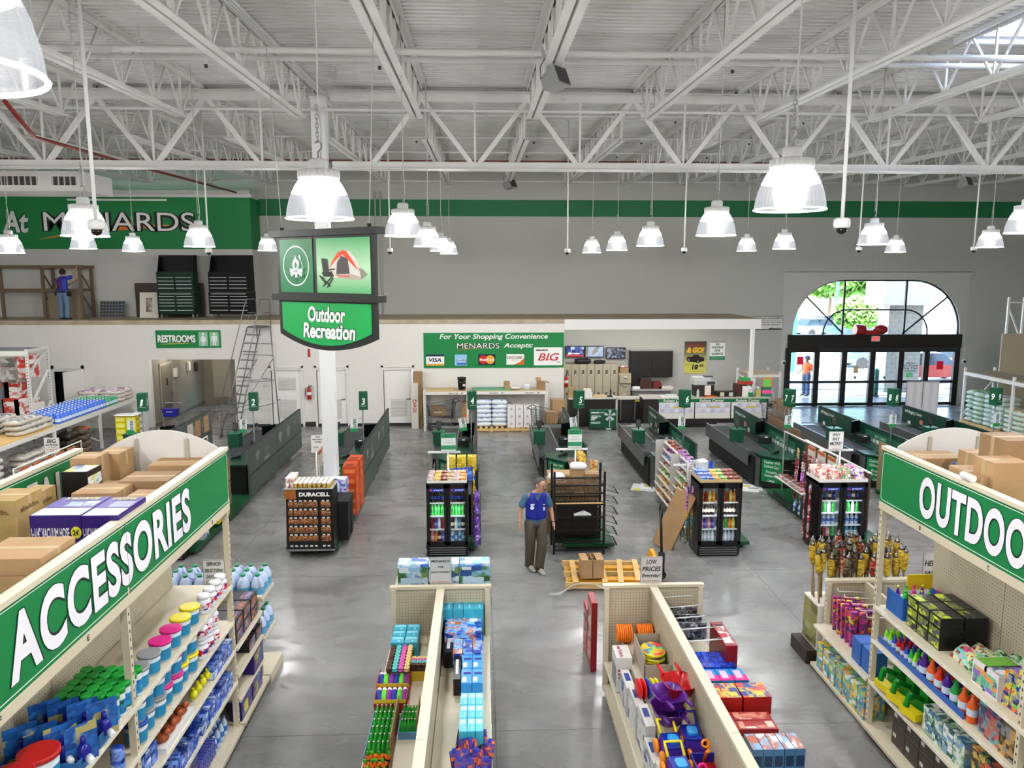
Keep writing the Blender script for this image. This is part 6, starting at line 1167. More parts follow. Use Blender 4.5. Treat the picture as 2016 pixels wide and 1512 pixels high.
for r in range(5):
 for c_ in range(4):
  xx=-bw/2+bw*(.14+.205*c_+(.06 if c_==3 else 0));zz=.22+r*rz_;yy=-.02+.06*zz/bt
  BP.put(((bX0+bX1)/2+xx+.02,bY+yy-.004,.14+zz),0,('copper coloured battery pack hanging in the upper rows of the battery stand' if r>1 else 'golden battery pack hanging in the lower rows of the battery stand'),'battery packs upper' if r>1 else 'battery packs lower')
  for s_ in(-1,1):bx('price_tag','#d5d5d2',bs,xx+.02+s_*.045-.026,xx+.02+s_*.045+.026,yy-.012,yy-.006,zz+.105,zz+.135);bx('price_tag','#d5d5d2',bs,xx+.02+s_*.045-.026,xx+.02+s_*.045+.026,yy-.012,yy-.006,.10,.13)if r==0 else None
TJ=Spec('snack_jar','jar',MB().lathe([(.036,0),(.038,.01),(.038,.085)],10).mesh('snack_jar',pack('jar_print',['#b08a2a','#7a5a1a','#d8b85a','#5a4414'],40)),[('lid',MB().lathe([(.041,.085),(.041,.105),(.03,.108)],10).mesh('lid','#e6e2da'))]);TR=Spec('noodle_cup','cup',MB().lathe([(.03,0),(.04,.09)],10).mesh('noodle_cup',pack('cup_print',['#c43a2a','#f0e8e0','#d8d0c8','#a82a20'],40)),[('lid',MB().lathe([(.042,.09),(.042,.1)],10).mesh('lid','#efeae4'))])
for j in range(5):
 for i in range(8):TJ.put((bX0+.20+i*.09,bY+.06+j*.095,bT+.012),0,'gold snack jar with white lid on the battery stand','snack jars on battery stand')
 for i in range(2):
  for k in range(2):TR.put((bX0+.05+i*.085,bY+.06+j*.095,bT+.012+k*.102),0,'red and white noodle cup stacked at the left on the battery stand','noodle cups')
wj=Spec('water_bottle_jug','jug',MB().lathe([(.075,0),(.08,.02),(.08,.16),(.05,.22),(.022,.25)],10).mesh('water_jug',M('#b8c6e0',.25)),[('cap',MB().lathe([(.025,.25),(.025,.275)],8).mesh('cap','#1a2f86')),('handle',MB().tube([(.05,0,.22),(.09,0,.2),(.085,0,.12)],.012,5).mesh('handle',M('#b8c6e0',.25)))])
for x,y in((-3.35,15.2),(-3.2,15.35),(-3.05,15.15),(-3.45,15.4),(-2.9-.1,15.5)):wj.put((x,y,1.02),RN.uniform(0,3),'clear water jug with navy cap behind the battery stand','navy cap jugs')
tag(bx('black_bin','#131415',None,-3.5,-2.95,15.05,15.6,.14,1.02),'black support box under the navy capped jugs','stand');bn=thing('black_bin','tall black ribbed bin right behind the battery stand','bin',(-2.68-.14,15.35,.14));
MB().hull([(-.17,-.3,0),(.12,-.3,0),(.12,.3,0),(-.17,.3,0)],[(-.19,-.33,.78),(.14,-.33,.78),(.14,.33,.78),(-.19,.33,.78)]).obj('tub','#161718',bn);bx('lid','#1d1e20',bn,-.2,.15,-.34,.34,.78,.82);bx('rib','#202123',bn,.12,.15,-.02,.02,.05,.75)
PK=[boxp('blue_pack',.34,.3,.2,[pack('blue_pack_print',['#2a3aa0','#6a7ad0','#e0e4f4','#8a4ab0','#3a5ac0'],9),M('#e9e4ec')],[('t',.1,.1,.9,.9,1)]),boxp('orange_carton',.3,.5,.22,[M('#c9481a',.4),M('#e2793a'),M('#8a2a10')],[('r',.1,.2,.6,.8,1),('f',.1,.3,.9,.7,1),('t',.2,.1,.8,.5,2)])]
for k in range(5):PK[0].put((-3.05,16.15,.14+k*.2),RN.uniform(-.05,.05),'blue and violet pack stacked beside the orange cartons','blue violet packs');PK[1].put((-2.78-.15,16.9,.14+k*.225),RN.uniform(-.04,.04),'orange carton in the stack at lane three','orange cartons')
for k in range(5):PK[1].put((-2.78-.15,17.5,.14+k*.225),RN.uniform(-.04,.04),'orange carton in the stack at lane three','orange cartons')
sf=thing('price_card_stand','white wire sign frame with price cards over lane three display','frame',(-3.55,16.3,.14));MB().tube([(0,0,0),(0,0,1.55),(0,1.9,1.55),(0,1.9,0)],.018,6).obj('frame','#dedbd2',sf)
for k in range(4):bx('price_card','#cfc9bd',sf,-.01,.01,.2+k*.42,.5+k*.42,1.15,1.5);bx('card_header','#b85a32',sf,-.012,.012,.2+k*.42,.5+k*.42,1.42,1.5)
sign_card('price_card','white shop where quality costs you less card by the column',612.5,856,640,891,17.2,[('SHOP',.12,.35,.09),('MENARDS',.26,.8,.08),('WHERE',.40,.5,.09),('QUALITY',.55,.6,.09),('COSTS YOU',.70,.75,.09),('LESS',.84,.35,.09),('Save Big Money!',.95,.7,.05,.2,'#d8622a')])
bx('card_pole','#cfcac0',None,P(628,890,17.25).x-.012,P(628,890,17.25).x+.012,17.24,17.26,.14,P(628,891,17.25).z);tag(bpy.data.objects['card_pole'],'thin pole holding the quality card by the column','pole')
# ---- lane four: packs behind the cooler
YP=boxp('yellow_snack_pack',.2,.2,.16,[pack('yellow_pack',['#e2c41c','#f0de6a','#c9a010','#e8d040'],10),WHITE])
for i in range(3):
 for k in range(2):YP.put((-.78+.24*i+.08,17.3,1.0+k*.165),0,'yellow snack pack on the shelf behind the lane four sign','yellow snack packs')
yk=thing('black_cabinet','low black cabinet carrying the yellow snack packs','cabinet',(-.46,17.3,.14));bx('body','#17181a',yk,-.42,.38,-.12,.5,0,.84);bx('top','#232426',yk,-.44,.4,-.14,.52,.84,.86)
LB=snack('blue_lighter_bag',['#1f4ab8','#3a6ae0','#16327a','#5a8af0'],.22,.3,.06)
for i in range(5):LB.put((-.62+.1*i,16.2+.03*i,1.0),.3,'blue bag hanging on the lane four display','blue bags',rot=(math.radians(-20),0,.4))
s4=thing('black_shelf_unit','black shelf unit behind the lane four cooler','shelf',(-.62,15.6,.14));bx('back_panel','#17181a',s4,-.38,.38,.9,.93,0,.9)
for k in range(4):bx('shelf','#1f2022',s4,-.4,.4,-.35,.9,.1+k*.25,.115+k*.25)
for s_ in(-.4,.39):bx('side','#17181a',s4,s_,s_+.02,-.35,.93,0,.86)
candies(-.95,-.3,15.35,16.2,1.01,[1,5,7,2],'small packet piled behind the candy tray of lane four','packets behind lane four cooler',4,4)
YV=snack('yellow_vertical_bag',['#e2c41c','#f0de6a','#c9a010','#8a6a10'],.16,.26,.05);hang([YV],-.18,16.4,.25,1.3,5,PI/2,'yellow bag hanging along the right side of lane four display','yellow side bags',3,.35)
# ---- lane five: empty black wire rack with cartons
wr=thing('wire_display_rack','empty black wire display rack in front of lane five','rack',(1.90,14.45,0));K=M('#121314',.4);ww,wh=.98,P(1140,925,14.45).z
for x in(-ww/2,ww/2):
 for y in(0,.55):bx('upright',K,wr,x-.022,x+.022,y-.022,y+.022,0,wh-(0 if y else.04))
for k,z in enumerate((.07,.24,.48,.74,1.0,1.22,1.38)):
 bx('shelf_rail',K,wr,-ww/2,ww/2,-.015,.015,z,z+.03);bx('shelf_rail',K,wr,-ww/2,ww/2,.535,.565,z,z+.03)
 s_=MB()
 for i in range(13):s_.bar((-ww/2+.04+i*(ww-.08)/12,0,z+.02),(-ww/2+.04+i*(ww-.08)/12,.55,z+.02),.006)
 for i in range(5):s_.bar((-ww/2,.06+i*.11,z+.02),(ww/2,.06+i*.11,z+.02),.006)
 tag(s_.obj('wire_shelf',K,wr),kind='stuff')
for sd_ in(-1,1):
 for k in range(6):
  z=.22+k*.21;s_=MB().bar((sd_*(ww/2+.03),.05,z+.02),(sd_*(ww/2+.27),.05,z-.05),.008).bar((sd_*(ww/2+.03),.5,z+.02),(sd_*(ww/2+.27),.5,z-.05),.008).bar((sd_*(ww/2+.27),.05,z-.05),(sd_*(ww/2+.27),.5,z-.05),.012,.04)
  for i in range(7):s_.bar((sd_*(ww/2+.04+i*.035),.05,z+.018-i*.01),(sd_*(ww/2+.04+i*.035),.5,z+.018-i*.01),.004)
  tag(s_.obj('side_pocket',K,wr),kind='stuff')
bx('backing_panel',M('#0c0d0e',.5),wr,-.42,.40,.28,.30,.30,1.0);bx('rear_panel',M('#0f1011',.5),wr,-ww/2+.03,ww/2-.03,.56,.57,.1,.5)
tag(bx('wood_strip',WOOD,None,1.42,2.36,14.43,14.46,1.03,1.05),'thin wooden strip lying on the black wire rack','wood strip');pp=tag(MB().prism([(-.17,0),(.17,0),(.03,.07)],0,.12,'y').obj('paper_sheet','#d9dadb',None,(1.98,14.5,.772)),'crumpled white paper on a shelf of the black wire rack','paper')
for x,y,w_,d_,h_,c_,lb in((1.55,15.5,.4,.5,1.1,CARD2,'brown carton standing behind the black wire rack at left'),(2.0,15.6,.28,.4,1.32,CARD,'tall narrow brown carton behind the black wire rack'),(2.28,15.5,.3,.4,1.25,CARD2,'brown carton standing behind the black wire rack at right'),(1.7,16.4,.5,.5,1.0,CARD,'brown carton deeper in the lane five display')):carton(w_,d_,h_,c_).put((x,y,.14),0,lb)
for x,lb in((1.55,'white folded cloth bag on the left carton of lane five'),(2.0,'white folded cloth bag on the narrow carton of lane five')):Spec('cloth_bag','bag',pillow(.34,.3,.12,8).mesh('cloth_bag',['#d9d8d6','#e4e3e1'])).put((x,15.5,1.24 if x<1.8 else 1.46),0,lb)
gs=[snack('gold_chip_bag',['#d8a020','#f0c84a','#8a5a14','#f4e0a0'],.18,.26,.06),snack('red_chip_bag',['#c42a20','#f0c84a','#8a1a14','#f4e8e0'],.18,.26,.06),snack('brown_nut_bag',['#6a3a20','#b88a4a','#d8c8a0','#3a2014'],.16,.24,.05),snack('violet_candy_bag',['#6a2a8a','#b04ac0','#d89ae0','#3a1a5a'],.16,.24,.05),snack('white_candy_bag',['#e0dcd8','#c43a3a','#8a8a96','#f0ece8'],.16,.24,.05),snack('teal_candy_bag',['#2a9ab0','#7ad0e0','#1a5a6a','#e0f0f4'],.16,.24,.05),snack('olive_candy_bag',['#5a6a3a','#8a9a5a','#2f3a20','#c8c8a0'],.16,.24,.05),snack('dark_red_bag',['#7a1420','#b02a34','#3a0a10','#e0c0c0'],.16,.24,.05)]
for k in range(4):gs[0].put((2.35,17.4+.15*k,1.02),.2,'gold chip bag on the rack at lane five','gold chip bags lane five')
cb=thing('counter_rack','narrow wooden end rack with red bags at lane five','rack',(2.52,17.1,.14));bx('board','#8a7256',cb,-.02,.1,0,.04,0,1.0);bx('shelf','#6a5a48',cb,-.45,.1,.04,1.2,.84,.87);bx('shelf','#6a5a48',cb,-.45,.1,.04,1.2,.3,.33);gs[1].put((2.56,17.05,1.0),0,'red bag clipped on the wooden end rack of lane five',None)
# ---- lane six: candy tiers, hanging bags, leaning carton
c6=thing('candy_shelves','tiered candy shelves facing the aisle of lane six','shelf',(4.42,15.1,.14));bx('back_panel','#2a2b2c',c6,.16,.2,0,3.0,0,1.35)
for k in range(8):
 z=.12+k*.165;x=-.22+k*.035;bx('shelf','#c9c7c2',c6,x,.16,0,3.0,z,z+.012);bx('price_rail','#dedcd6',c6,x-.02,x,0,3.0,z,z+.04)
 for j in range(9):CND[[6,4,7,0,2,3,5,1][(k+j//3)%8]].put((4.42+x+.1,15.3+j*.32,.14+z+.014),-PI/2+RN.uniform(-.05,.05),'candy box on the tiered shelves of lane six, %s row'%['lowest','second lowest','third lowest','fourth','fifth','third highest','second highest','highest'][k],'candy row %d lane six'%k)
for y in(0,1.5,2.98):bx('shelf_side','#b5b3ae',c6,-.2,.18,y,y+.015,0,1.35)
cols6=[gs[3],gs[3],gs[3],gs[0],gs[5],gs[6],gs[6]]
for r,xo in enumerate((4.06,4.20)):
 for k in range(7):cols6[6-k].put((xo,14.55+r*.12,.16+k*.155),-PI/2-.5+r*.5,'%s bag hanging left of the lane six cooler'%['olive','olive green','teal','gold','violet','plum violet','top violet'][k],'hanging bags lane six %d'%k)
hk6=thing('clip_rack','wire strip holding the bags beside the lane six cooler','wire rack',(4.12,14.75,.14));MB().tube([(-.12,0,0),(-.12,0,1.22),(.12,0,1.22),(.12,0,0)],.008,5).obj('frame','#2f3032',hk6)
q=PZ(1303,1062);lc=carton(.42,.12,1.25,CARD,name='long_carton').put((3.62,14.75,.02),0,'long brown carton leaning on the lane six display');lc.rotation_euler=(math.radians(-6),math.radians(21),math.radians(-35))
wbx=boxp('white_carton',.2,.18,.62,[M('#d3d3d4',.5),M('#c02a2a')],[('f',0,.04,1,.14,1)]).put((4.62,15.5,1.02),.2,'tall white carton with a red stripe on the lane six display');wbx.rotation_euler=(math.radians(8),math.radians(-6),.2)
for k in range(6):gs[0 if k<3 else 1].put((4.75+.02*k,15.5+k*.26,1.02),-.3,('gold' if k<3 else 'red')+' chip bag clipped over the lane six display','top chip bags lane six '+('gold' if k<3 else 'red'))
for k in range(4):LB.put((4.86,15.85,1.08+.04*k),.1*k,'blue crinkled bag on the lane six display','blue crinkled bags')
tag(bx('backing_board','#4a4034',None,4.62,4.66,15.0,18.2,.14,1.2),'brown backing board of the lane six display','board');sh6=thing('display_shelf','shelf holding bags on the lane six display','shelf',(4.66,15.3,.14));bx('board','#7d7768',sh6,0,.5,0,2.6,.86,.88);bx('leg','#5a554a',sh6,.44,.48,0,.04,0,.86);bx('leg','#5a554a',sh6,.44,.48,2.5,2.54,0,.86)
pr5=thing('paper_stack','white papers lying on the lane six display','paper',(4.98,15.6,1.02));
for k in range(3):o_=bx('sheet','#e2dfd8' if k else '#c9965a',pr5,-.3+.03*k,.3-.03*k,-.12,.12,.006*k,.006*k+.005);o_.rotation_euler=(0,0,.15*k)
for x0,y0,lb in((1310,960,'white and yellow printed sheets on the floor before lane six'),(1500,960,'white and yellow printed sheets on the floor before lane seven')):
 q=PZ(x0-35,y0);fp=thing('floor_poster',lb,'poster',(q.x,q.y,0),-.3);bx('sheet','#d4d5d3',fp,-.4,.35,-.35,.3,0,.004);bx('sheet','#e2e3e0',fp,-.2,.45,-.2,.35,.004,.008);bx('yellow_print','#cfc24a',fp,-.1,.15,.05,.2,.008,.009);MB().lathe([(.1,.0055),(.1,.0065)],16).obj('yellow_dot','#d8d02a',fp,(-.25,-.25,0));bx('grey_print','#9a9c9a',fp,.1,.35,-.1,.02,.008,.009)
 # ---- lane seven: hooks with candy bags, blue boxes, brown back panel
h7=thing('hook_display','tall white hook display with candy bags at lane seven','display stand',(XP(7)-.55,15.2,.14));bx('brown_back_panel','#5a4a3c',h7,.46,.49,-.1,3.1,0,1.25);bx('panel_cap','#c9c6bf',h7,.44,.51,-.1,3.1,1.25,1.27);MB().tube([(-.1,.2,0),(-.1,.2,1.55),(-.1,3.0,1.5),(-.1,3.0,0)],.018,6).obj('sign_frame','#d3d1ca',h7)
for k in range(3):bx('price_card','#cfc7bb',h7,-.115,-.09,.25+k*.5,.6+k*.5,1.12,1.48);bx('card_header','#b8642f',h7,-.12,-.085,.25+k*.5,.6+k*.5,1.40,1.48)
for r in range(7):
 for k in range(5):gs[[4,7,2,7,3][(k+r//2)%5]].put((XP(7)-.78+.01*k,15.1+r*.34,.22+k*.25),-PI/2+RN.uniform(-.2,.2),'candy bag hanging on the lane seven hook display, row %s from below'%ORD[k+1],'hanging candy lane seven row %d'%k)
for k in range(4):
 for j in range(6):MB().tube([(-.08,.2+j*.45,.35+k*.3),(-.3,.2+j*.45,.36+k*.3)],.006,4).obj('hook',CHROME,h7)
BX7=boxp('blue_white_box',.16,.2,.11,[pack('blue_white',['#3a6ac4','#dfe8f4','#8ab0e0','#2a4a94'],12),WHITE])
for k in range(9):BX7.put((XP(7)-1.02,15.45,.14+k*.112),RN.uniform(-.05,.05),'blue and white box in the slim stack left of lane seven cooler','blue white boxes')
gw=[gs[7],gs[4]]
for c_ in range(2):
 for k in range(6):gw[(k+c_)%2].put((cx0-.12+.02*c_,YC+.12+.28*c_,.16+k*.19),-PI/2-.6+.2*c_,'%s bag on the strip at the left of the lane seven cooler'%('dark red' if(k+c_)%2==0 else 'white'),'strip bags lane seven %d'%((k+c_)%2))
for k in range(6):B['water'].put((XP(7)-1.0+.05*(k%3),16.3+.09*k,.15),0,'water bottle standing on the low shelf of lane seven','low shelf bottles')
ls7=thing('curved_shelf','low black curved shelf with packets at lane seven','shelf',(XP(7)-.98,16.0,.14));MB().prism([(0,0),(1.9,0),(1.9,.1),(.3,.1),(.15,.5),(0,.55)],-.02,.0,'x').obj('side_panel','#17191a',ls7);bx('shelf','#c9c7c0',ls7,0,.3,.3,1.9,.45,.465);bx('rail',CHROME,ls7,-.01,.0,.3,1.9,.62,.64)
candies(XP(7)-.95,XP(7)-.7,16.4,17.8,.61,[5,4,7,3],'packet on the upper low shelf of lane seven','low shelf packets',2,6)
# ---- lane two (partly behind the left rack): blue-white cans, yellow display
JW=boxp('blue_can_pack',.3,.34,.2,[pack('blue_can',['#2a2f86','#c9cfe4','#e4e6f0','#3a4298'],12),WHITE])
for k in range(5):JW.put((XP(2)-.16,15.35,.14+k*.21),0,'blue and white pack stacked behind the left rack sign','blue white can packs')
yd=thing('yellow_display','yellow and green cardboard display with gloves at lane two','display stand',(XP(2)-.12,16.2,.14));YM=M('#d8c81a',.45)
bx('back',YM,yd,-.2,-.17,-.25,.6,0,1.15)
for k in range(4):bx('tray',YM,yd,-.17,.14,-.2,.55,.05+k*.27,.16+k*.27);bx('goods',pack('glove_goods',['#c4452a','#e8c83a','#3a3a3a','#e0d8c8'],14),yd,-.14,.1,-.15,.5,.16+k*.27,.24+k*.27)
yb=thing('yellow_bin','yellow carton with a raised pointed header at lane two','box',(XP(2)-.25,15.85,.14));bx('body','#e0b81a',yb,-.13,.13,-.12,.12,.75,1.12);bx('black_base','#17181a',yb,-.12,.12,-.12,.12,0,.75);flat('pointed_header',[(-.1,1.12),(.12,1.12),(.12,1.2),(.04,1.42),(-.1,1.2)],M('#e2d43a'),yb,.1)
for z,s_,lb in((.9,.5,'large brown carton with a price card behind lane two'),(.32,.55,'brown carton under the price card carton at lane two')):carton(.62,.6,s_,CARD2).put((XP(2)-.55,17.4,.14+z-.32),0,lb)
GB=snack('gold_nut_bag',['#c9a24a','#e4cc8a','#8a6a2a','#f0e4c0'],.18,.26,.06);hang([GB],XP(2)+.0,14.75,.3,1.1,4,PI/2,'gold nut bag hanging at the lane two cooler','gold nut bags',2,.2)
wf=thing('price_card_stand','white price card frame above the arched panel at left','frame',(XP(2)-.9,15.6,.14));MB().tube([(0,0,0),(0,0,1.5),(0,2.6,1.5),(0,2.6,0)],.018,6).obj('frame','#dedbd2',wf)
for k in range(5):bx('price_card','#cfc9bd',wf,-.01,.01,.2+k*.45,.52+k*.45,1.1,1.45);bx('card_header','#b85a32',wf,-.012,.012,.2+k*.45,.52+k*.45,1.37,1.45)
wf2=dup(wf,(XP(1)-.9,15.2,.14),label='white price card frame at the far left by the savings card')
# ---- lanes eight and nine: candy visible above the right rack
h8=thing('hook_display','candy display with brown back board at lane eight','display stand',(XP(8)-.6,15.6,.14));bx('brown_back_panel','#8f7658',h8,-.35,-.32,0,2.7,0,1.2);bx('rail',CHROME,h8,.3,.34,0,2.7,1.2,1.24);bx('shelf','#8a857a',h8,-.3,.3,0,2.7,.8,.82)
for r in range(5):
 for k in range(3):gs[[1,7,0][k]].put((XP(8)-.55+.1*k,15.7+r*.3,.96),-.5,'%s bag on the lane eight display'%['red','dark red','gold'][k],'lane eight bags %d'%k)
h9=thing('hook_display','candy display at lane nine near the right edge','display stand',(XP(9)-.6,16.4,.14));bx('back_panel','#3a3b3c',h9,.3,.33,0,1.6,0,1.2);bx('shelf','#8a857a',h9,-.4,.3,0,1.6,.85,.87)
for r in range(4):
 for k in range(3):gs[[0,1,3][k]].put((XP(9)-.85+.22*k,16.5+r*.3,1.01),-.4,'%s bag on the lane nine display'%['gold','red','violet'][k],'lane nine bags %d'%k)
 # ================================================================ PEOPLE, PALLET JACK
def skinned(name,V,Ed,rad,mat,parent,root=0,sub=2):
 me=bpy.data.meshes.new(name);me.from_pydata(V,Ed,[]);me.materials.append(M(mat));o=ob(name,me,parent)
 sm=o.modifiers.new('skin','SKIN');sm.use_smooth_shade=True
 for i,d in enumerate(me.skin_vertices[0].data):d.radius=rad[i]if isinstance(rad[i],tuple)else(rad[i],rad[i]);d.use_root=(i==root)
 o.modifiers.new('smooth','SUBSURF').levels=sub;o.modifiers['smooth'].render_levels=sub
 return o
def loft(name,rings,mat,parent,n=16,cap=True):
 """rings: (cx, cy, z, rx, ry)"""
 s=MB()
 for cx,cy,z,rx,ry in rings:
  for j in range(n):a=2*PI*j/n;s.v.append((cx+rx*math.cos(a)*(1+.06*math.cos(2*a)),cy+ry*math.sin(a),z+.0))
 for i in range(len(rings)-1):
  for j in range(n):s.f.append([i*n+j,i*n+(j+1)%n,(i+1)*n+(j+1)%n,(i+1)*n+j]);s.m.append(0);s.sm.append(True)
 if cap:s.f.append(list(range(n-1,-1,-1)));s.f.append(list(range((len(rings)-1)*n,len(rings)*n)));s.m+=[0,0];s.sm+=[False,True]
 o=s.obj(name,mat,parent);o.modifiers.new('smooth','SUBSURF').render_levels=1;return o
def person(loc,rz,label,J,skin,shirt,pants,shoes,hair,vest=None,extra=None,glasses=False,sc=1.0,hat=None):
 """J: joints in metres for a 1.8 m figure facing -y; one continuous body, clothes and hair as parts"""
 p=thing('person',label,'person',loc,rz);p.scale=(sc,sc,sc)
 V=[];Ed=[];rd=[]
 def add(v,r,link=None):
  V.append(v);rd.append(r)
  if link is not None:Ed.append((link,len(V)-1))
  return len(V)-1
 pe=add((0,0,.96),.13);sp=add((0,.01,1.15),.12,pe);chs=add(J['chest'],.13,sp);nb=add(J['neck'],.06,chs);hd=Vector(J['head']);jw=add(tuple(hd+Vector((0,-.02,-.055))),.07,nb);cr=add(tuple(hd+Vector((0,.015,.035))),.094,jw);add(tuple(hd+Vector((0,.02,.095))),.062,cr)
 for s_ in 'LR':
  sh,el,wr=[Vector(J[k+s_])for k in('sh','el','wr')];a=add(tuple(sh),.062,chs);b_=add(tuple(sh.lerp(el,.5)),.05,a);c=add(tuple(el),.042,b_);d=add(tuple(el.lerp(wr,.4)),.04,c);e=add(tuple(wr),.028,d)
  dr=(wr-el).normalized();sd_=dr.cross(Vector((0,1,0))).normalized();fw=sd_.cross(dr);pm=add(tuple(wr+dr*.05),.033,e);pk=add(tuple(wr+dr*.085),.032,pm)
  cur=J.get('curl'+s_,.35)
  for k,(o_,ln)in enumerate(((-.026,.062),(-.009,.075),(.009,.07),(.026,.055))):
   q=wr+dr*.095+fw*o_;m_=q+dr*ln*.5;f0=add(tuple(q),.0095,pk);f1=add(tuple(m_),.009,f0);add(tuple(m_+(dr*(1-cur)+sd_*(cur if s_=='L' else-cur))*ln*.5),.008,f1)
  t0=add(tuple(wr+dr*.045-fw*.03),.011,pm);t1=add(tuple(wr+dr*.075-fw*.05),.0105,t0);add(tuple(wr+dr*.105-fw*.05),.009,t1)
  hp,kn,an=[Vector(J[k+s_])for k in('hp','kn','an')];a=add(tuple(hp),.085,pe);b_=add(tuple(kn),.055,a);c=add(tuple(kn.lerp(an,.35)),.056,b_);d=add(tuple(an),.036,c);add(tuple(an+Vector(J['toe'])*.12-Vector((0,0,.04))),.03,d)
 skinned('body',V,Ed,rd,skin,p)
 hd_=ob('face',None,p,tuple(hd));hd_.rotation_euler=J.get('look',(0,0,0))
 MB().hull([(-.016,-.085,-.03),(.016,-.085,-.03),(.01,-.08,.02),(-.01,-.08,.02)],[(-.008,-.112,-.028),(.008,-.112,-.028),(.004,-.09,.022),(-.004,-.09,.022)]).obj('nose',skin,hd_)
 for s_ in(-1,1):MB().ell((s_*.034,-.083,.018),.015,.008,.009,8,5).obj('eye','#e9e4de',hd_);MB().ell((s_*.034,-.09,.018),.006,.004,.006,6,4).obj('iris','#2e241c',hd_);MB().ell((s_*.095,.015,-.01),.014,.026,.036,8,5).obj('ear',skin,hd_);MB().box(s_*.034-.02,s_*.034+.02,-.094,-.084,.036,.043).obj('eyebrow',hair,hd_)
 MB().box(-.026,.026,-.09,-.08,-.066,-.058).obj('mouth','#8a4a40',hd_)
 if glasses:
  g=MB()
  for s_ in(-1,1):g.tube([(s_*.034+.022*math.cos(a),-.1,.016+.015*math.sin(a))for a in[2*PI*i/10 for i in range(10)]],.003,4,closed=True);g.tube([(s_*.056,-.1,.02),(s_*.1,0,.015)],.003,4)
  g.tube([(-.012,-.1,.018),(.012,-.1,.018)],.003,4);g.obj('glasses','#3a3634',hd_)
 hr=MB().lathe([(.098,-.01),(.104,.03),(.1,.075),(.07,.112),(.03,.127),(.001,.13)],16,(0,.03,.03),sy=1.08,cap=False);hr.obj('hair',noisy('hair_'+hair,hair,hair,60,3,.8,.4),hd_).rotation_euler=(math.radians(-44),0,0)
 if hat:MB().lathe([(.115,0),(.118,.05),(.09,.11),(.001,.13)],16,(0,.015,.04),sy=1.1).box(-.07,.07,-.19,-.09,.035,.045).obj('cap',hat,hd_)
 cx,cy=J['chest'][0],J['chest'][1];nk=J['neck']
 loft('shirt',[(0,0,.90,.182,.125),(0,0,1.0,.185,.13),(cx*.4,cy*.4,1.15,.178,.128),(cx*.8,cy,1.30,.192,.13),(cx,cy,1.42,.195,.115),(nk[0]*.9,nk[1]*.9,1.495,.12,.085),(nk[0],nk[1],1.53,.072,.066)],shirt,p)
 for s_ in 'LR':
  sh,el=Vector(J['sh'+s_]),Vector(J['el'+s_]);ch=Vector(J['chest']);so_=MB().tube([ch.lerp(sh,.45),ch.lerp(sh,.8)+Vector((0,0,.01)),sh,sh.lerp(el,.3),sh.lerp(el,.6),sh.lerp(el,.85)],[.05,.074,.076,.072,.068,.066],12).obj('sleeve',shirt,p);so_.modifiers.new('s','SUBSURF').render_levels=1
 for s_ in 'LR':
  hp,kn,an=[Vector(J[k+s_])for k in('hp','kn','an')];MB().tube([hp+Vector((0,0,.08)),hp,hp.lerp(kn,.5),kn,kn.lerp(an,.3),an.lerp(kn,.12),an-Vector((0,0,.035))],[.10,.122,.106,.09,.092,.086,.088],14).obj('trouser_leg',pants,p)
  t=Vector(J['toe']);sh_=MB();an2=an;c0=an2-t.normalized()*.05;prof=[(-.075,.052,.085),(.03,.06,.095),(.12,.058,.07),(.20,.052,.05),(.245,.036,.03)];tn=t.normalized();sd_=tn.cross(Vector((0,0,1)))
  rg=[]
  for u,w_,h_ in prof:q=Vector((an.x,an.y,max(.0,an.z-.09)))+tn*u;rg.append([q-sd_*w_,q+sd_*w_,q+sd_*w_*.8+Vector((0,0,h_)),q-sd_*w_*.8+Vector((0,0,h_))])
  for r in rg:sh_.v.extend(tuple(v)for v in r)
  for i in range(len(rg)-1):
   for j in range(4):sh_.f.append([i*4+j,i*4+(j+1)%4,(i+1)*4+(j+1)%4,(i+1)*4+j]);sh_.m.append(0);sh_.sm.append(True)
  sh_.f+=[[3,2,1,0],[len(rg)*4-4+j for j in range(4)]];sh_.m+=[0,0];sh_.sm+=[False,False];so_=sh_.obj('shoe',shoes,p);so_.modifiers.new('s','SUBSURF').render_levels=2
 loft('trouser_seat',[(0,.005,.84,.175,.128),(0,.005,.92,.188,.135),(0,0,1.0,.176,.126)],pants,p)
 if vest:loft('vest',[(0,0,.97,.196,.142),(0,0,1.08,.196,.145),(cx*.4,cy*.4,1.17,.190,.142),(cx*.8,cy,1.30,.202,.142),(cx,cy,1.40,.212,.130),(nk[0]*.9,nk[1]*.9,1.475,.178,.104),(nk[0],nk[1]+.01,1.52,.10,.08)],vest,p)
 if extra:extra(p)
 return p
BASEJ=dict(chest=(0,.01,1.38),neck=(0,0,1.52),head=(0,-.02,1.66),shL=(-.19,.01,1.43),elL=(-.25,.03,1.16),wrL=(-.26,-.03,.93),shR=(.19,.01,1.43),elR=(.25,.03,1.16),wrR=(.26,-.03,.93),hpL=(-.1,0,.92),knL=(-.11,-.02,.5),anL=(-.11,.02,.09),hpR=(.1,0,.92),knR=(.11,-.02,.5),anR=(.11,.02,.09),toe=(0,-1,0))
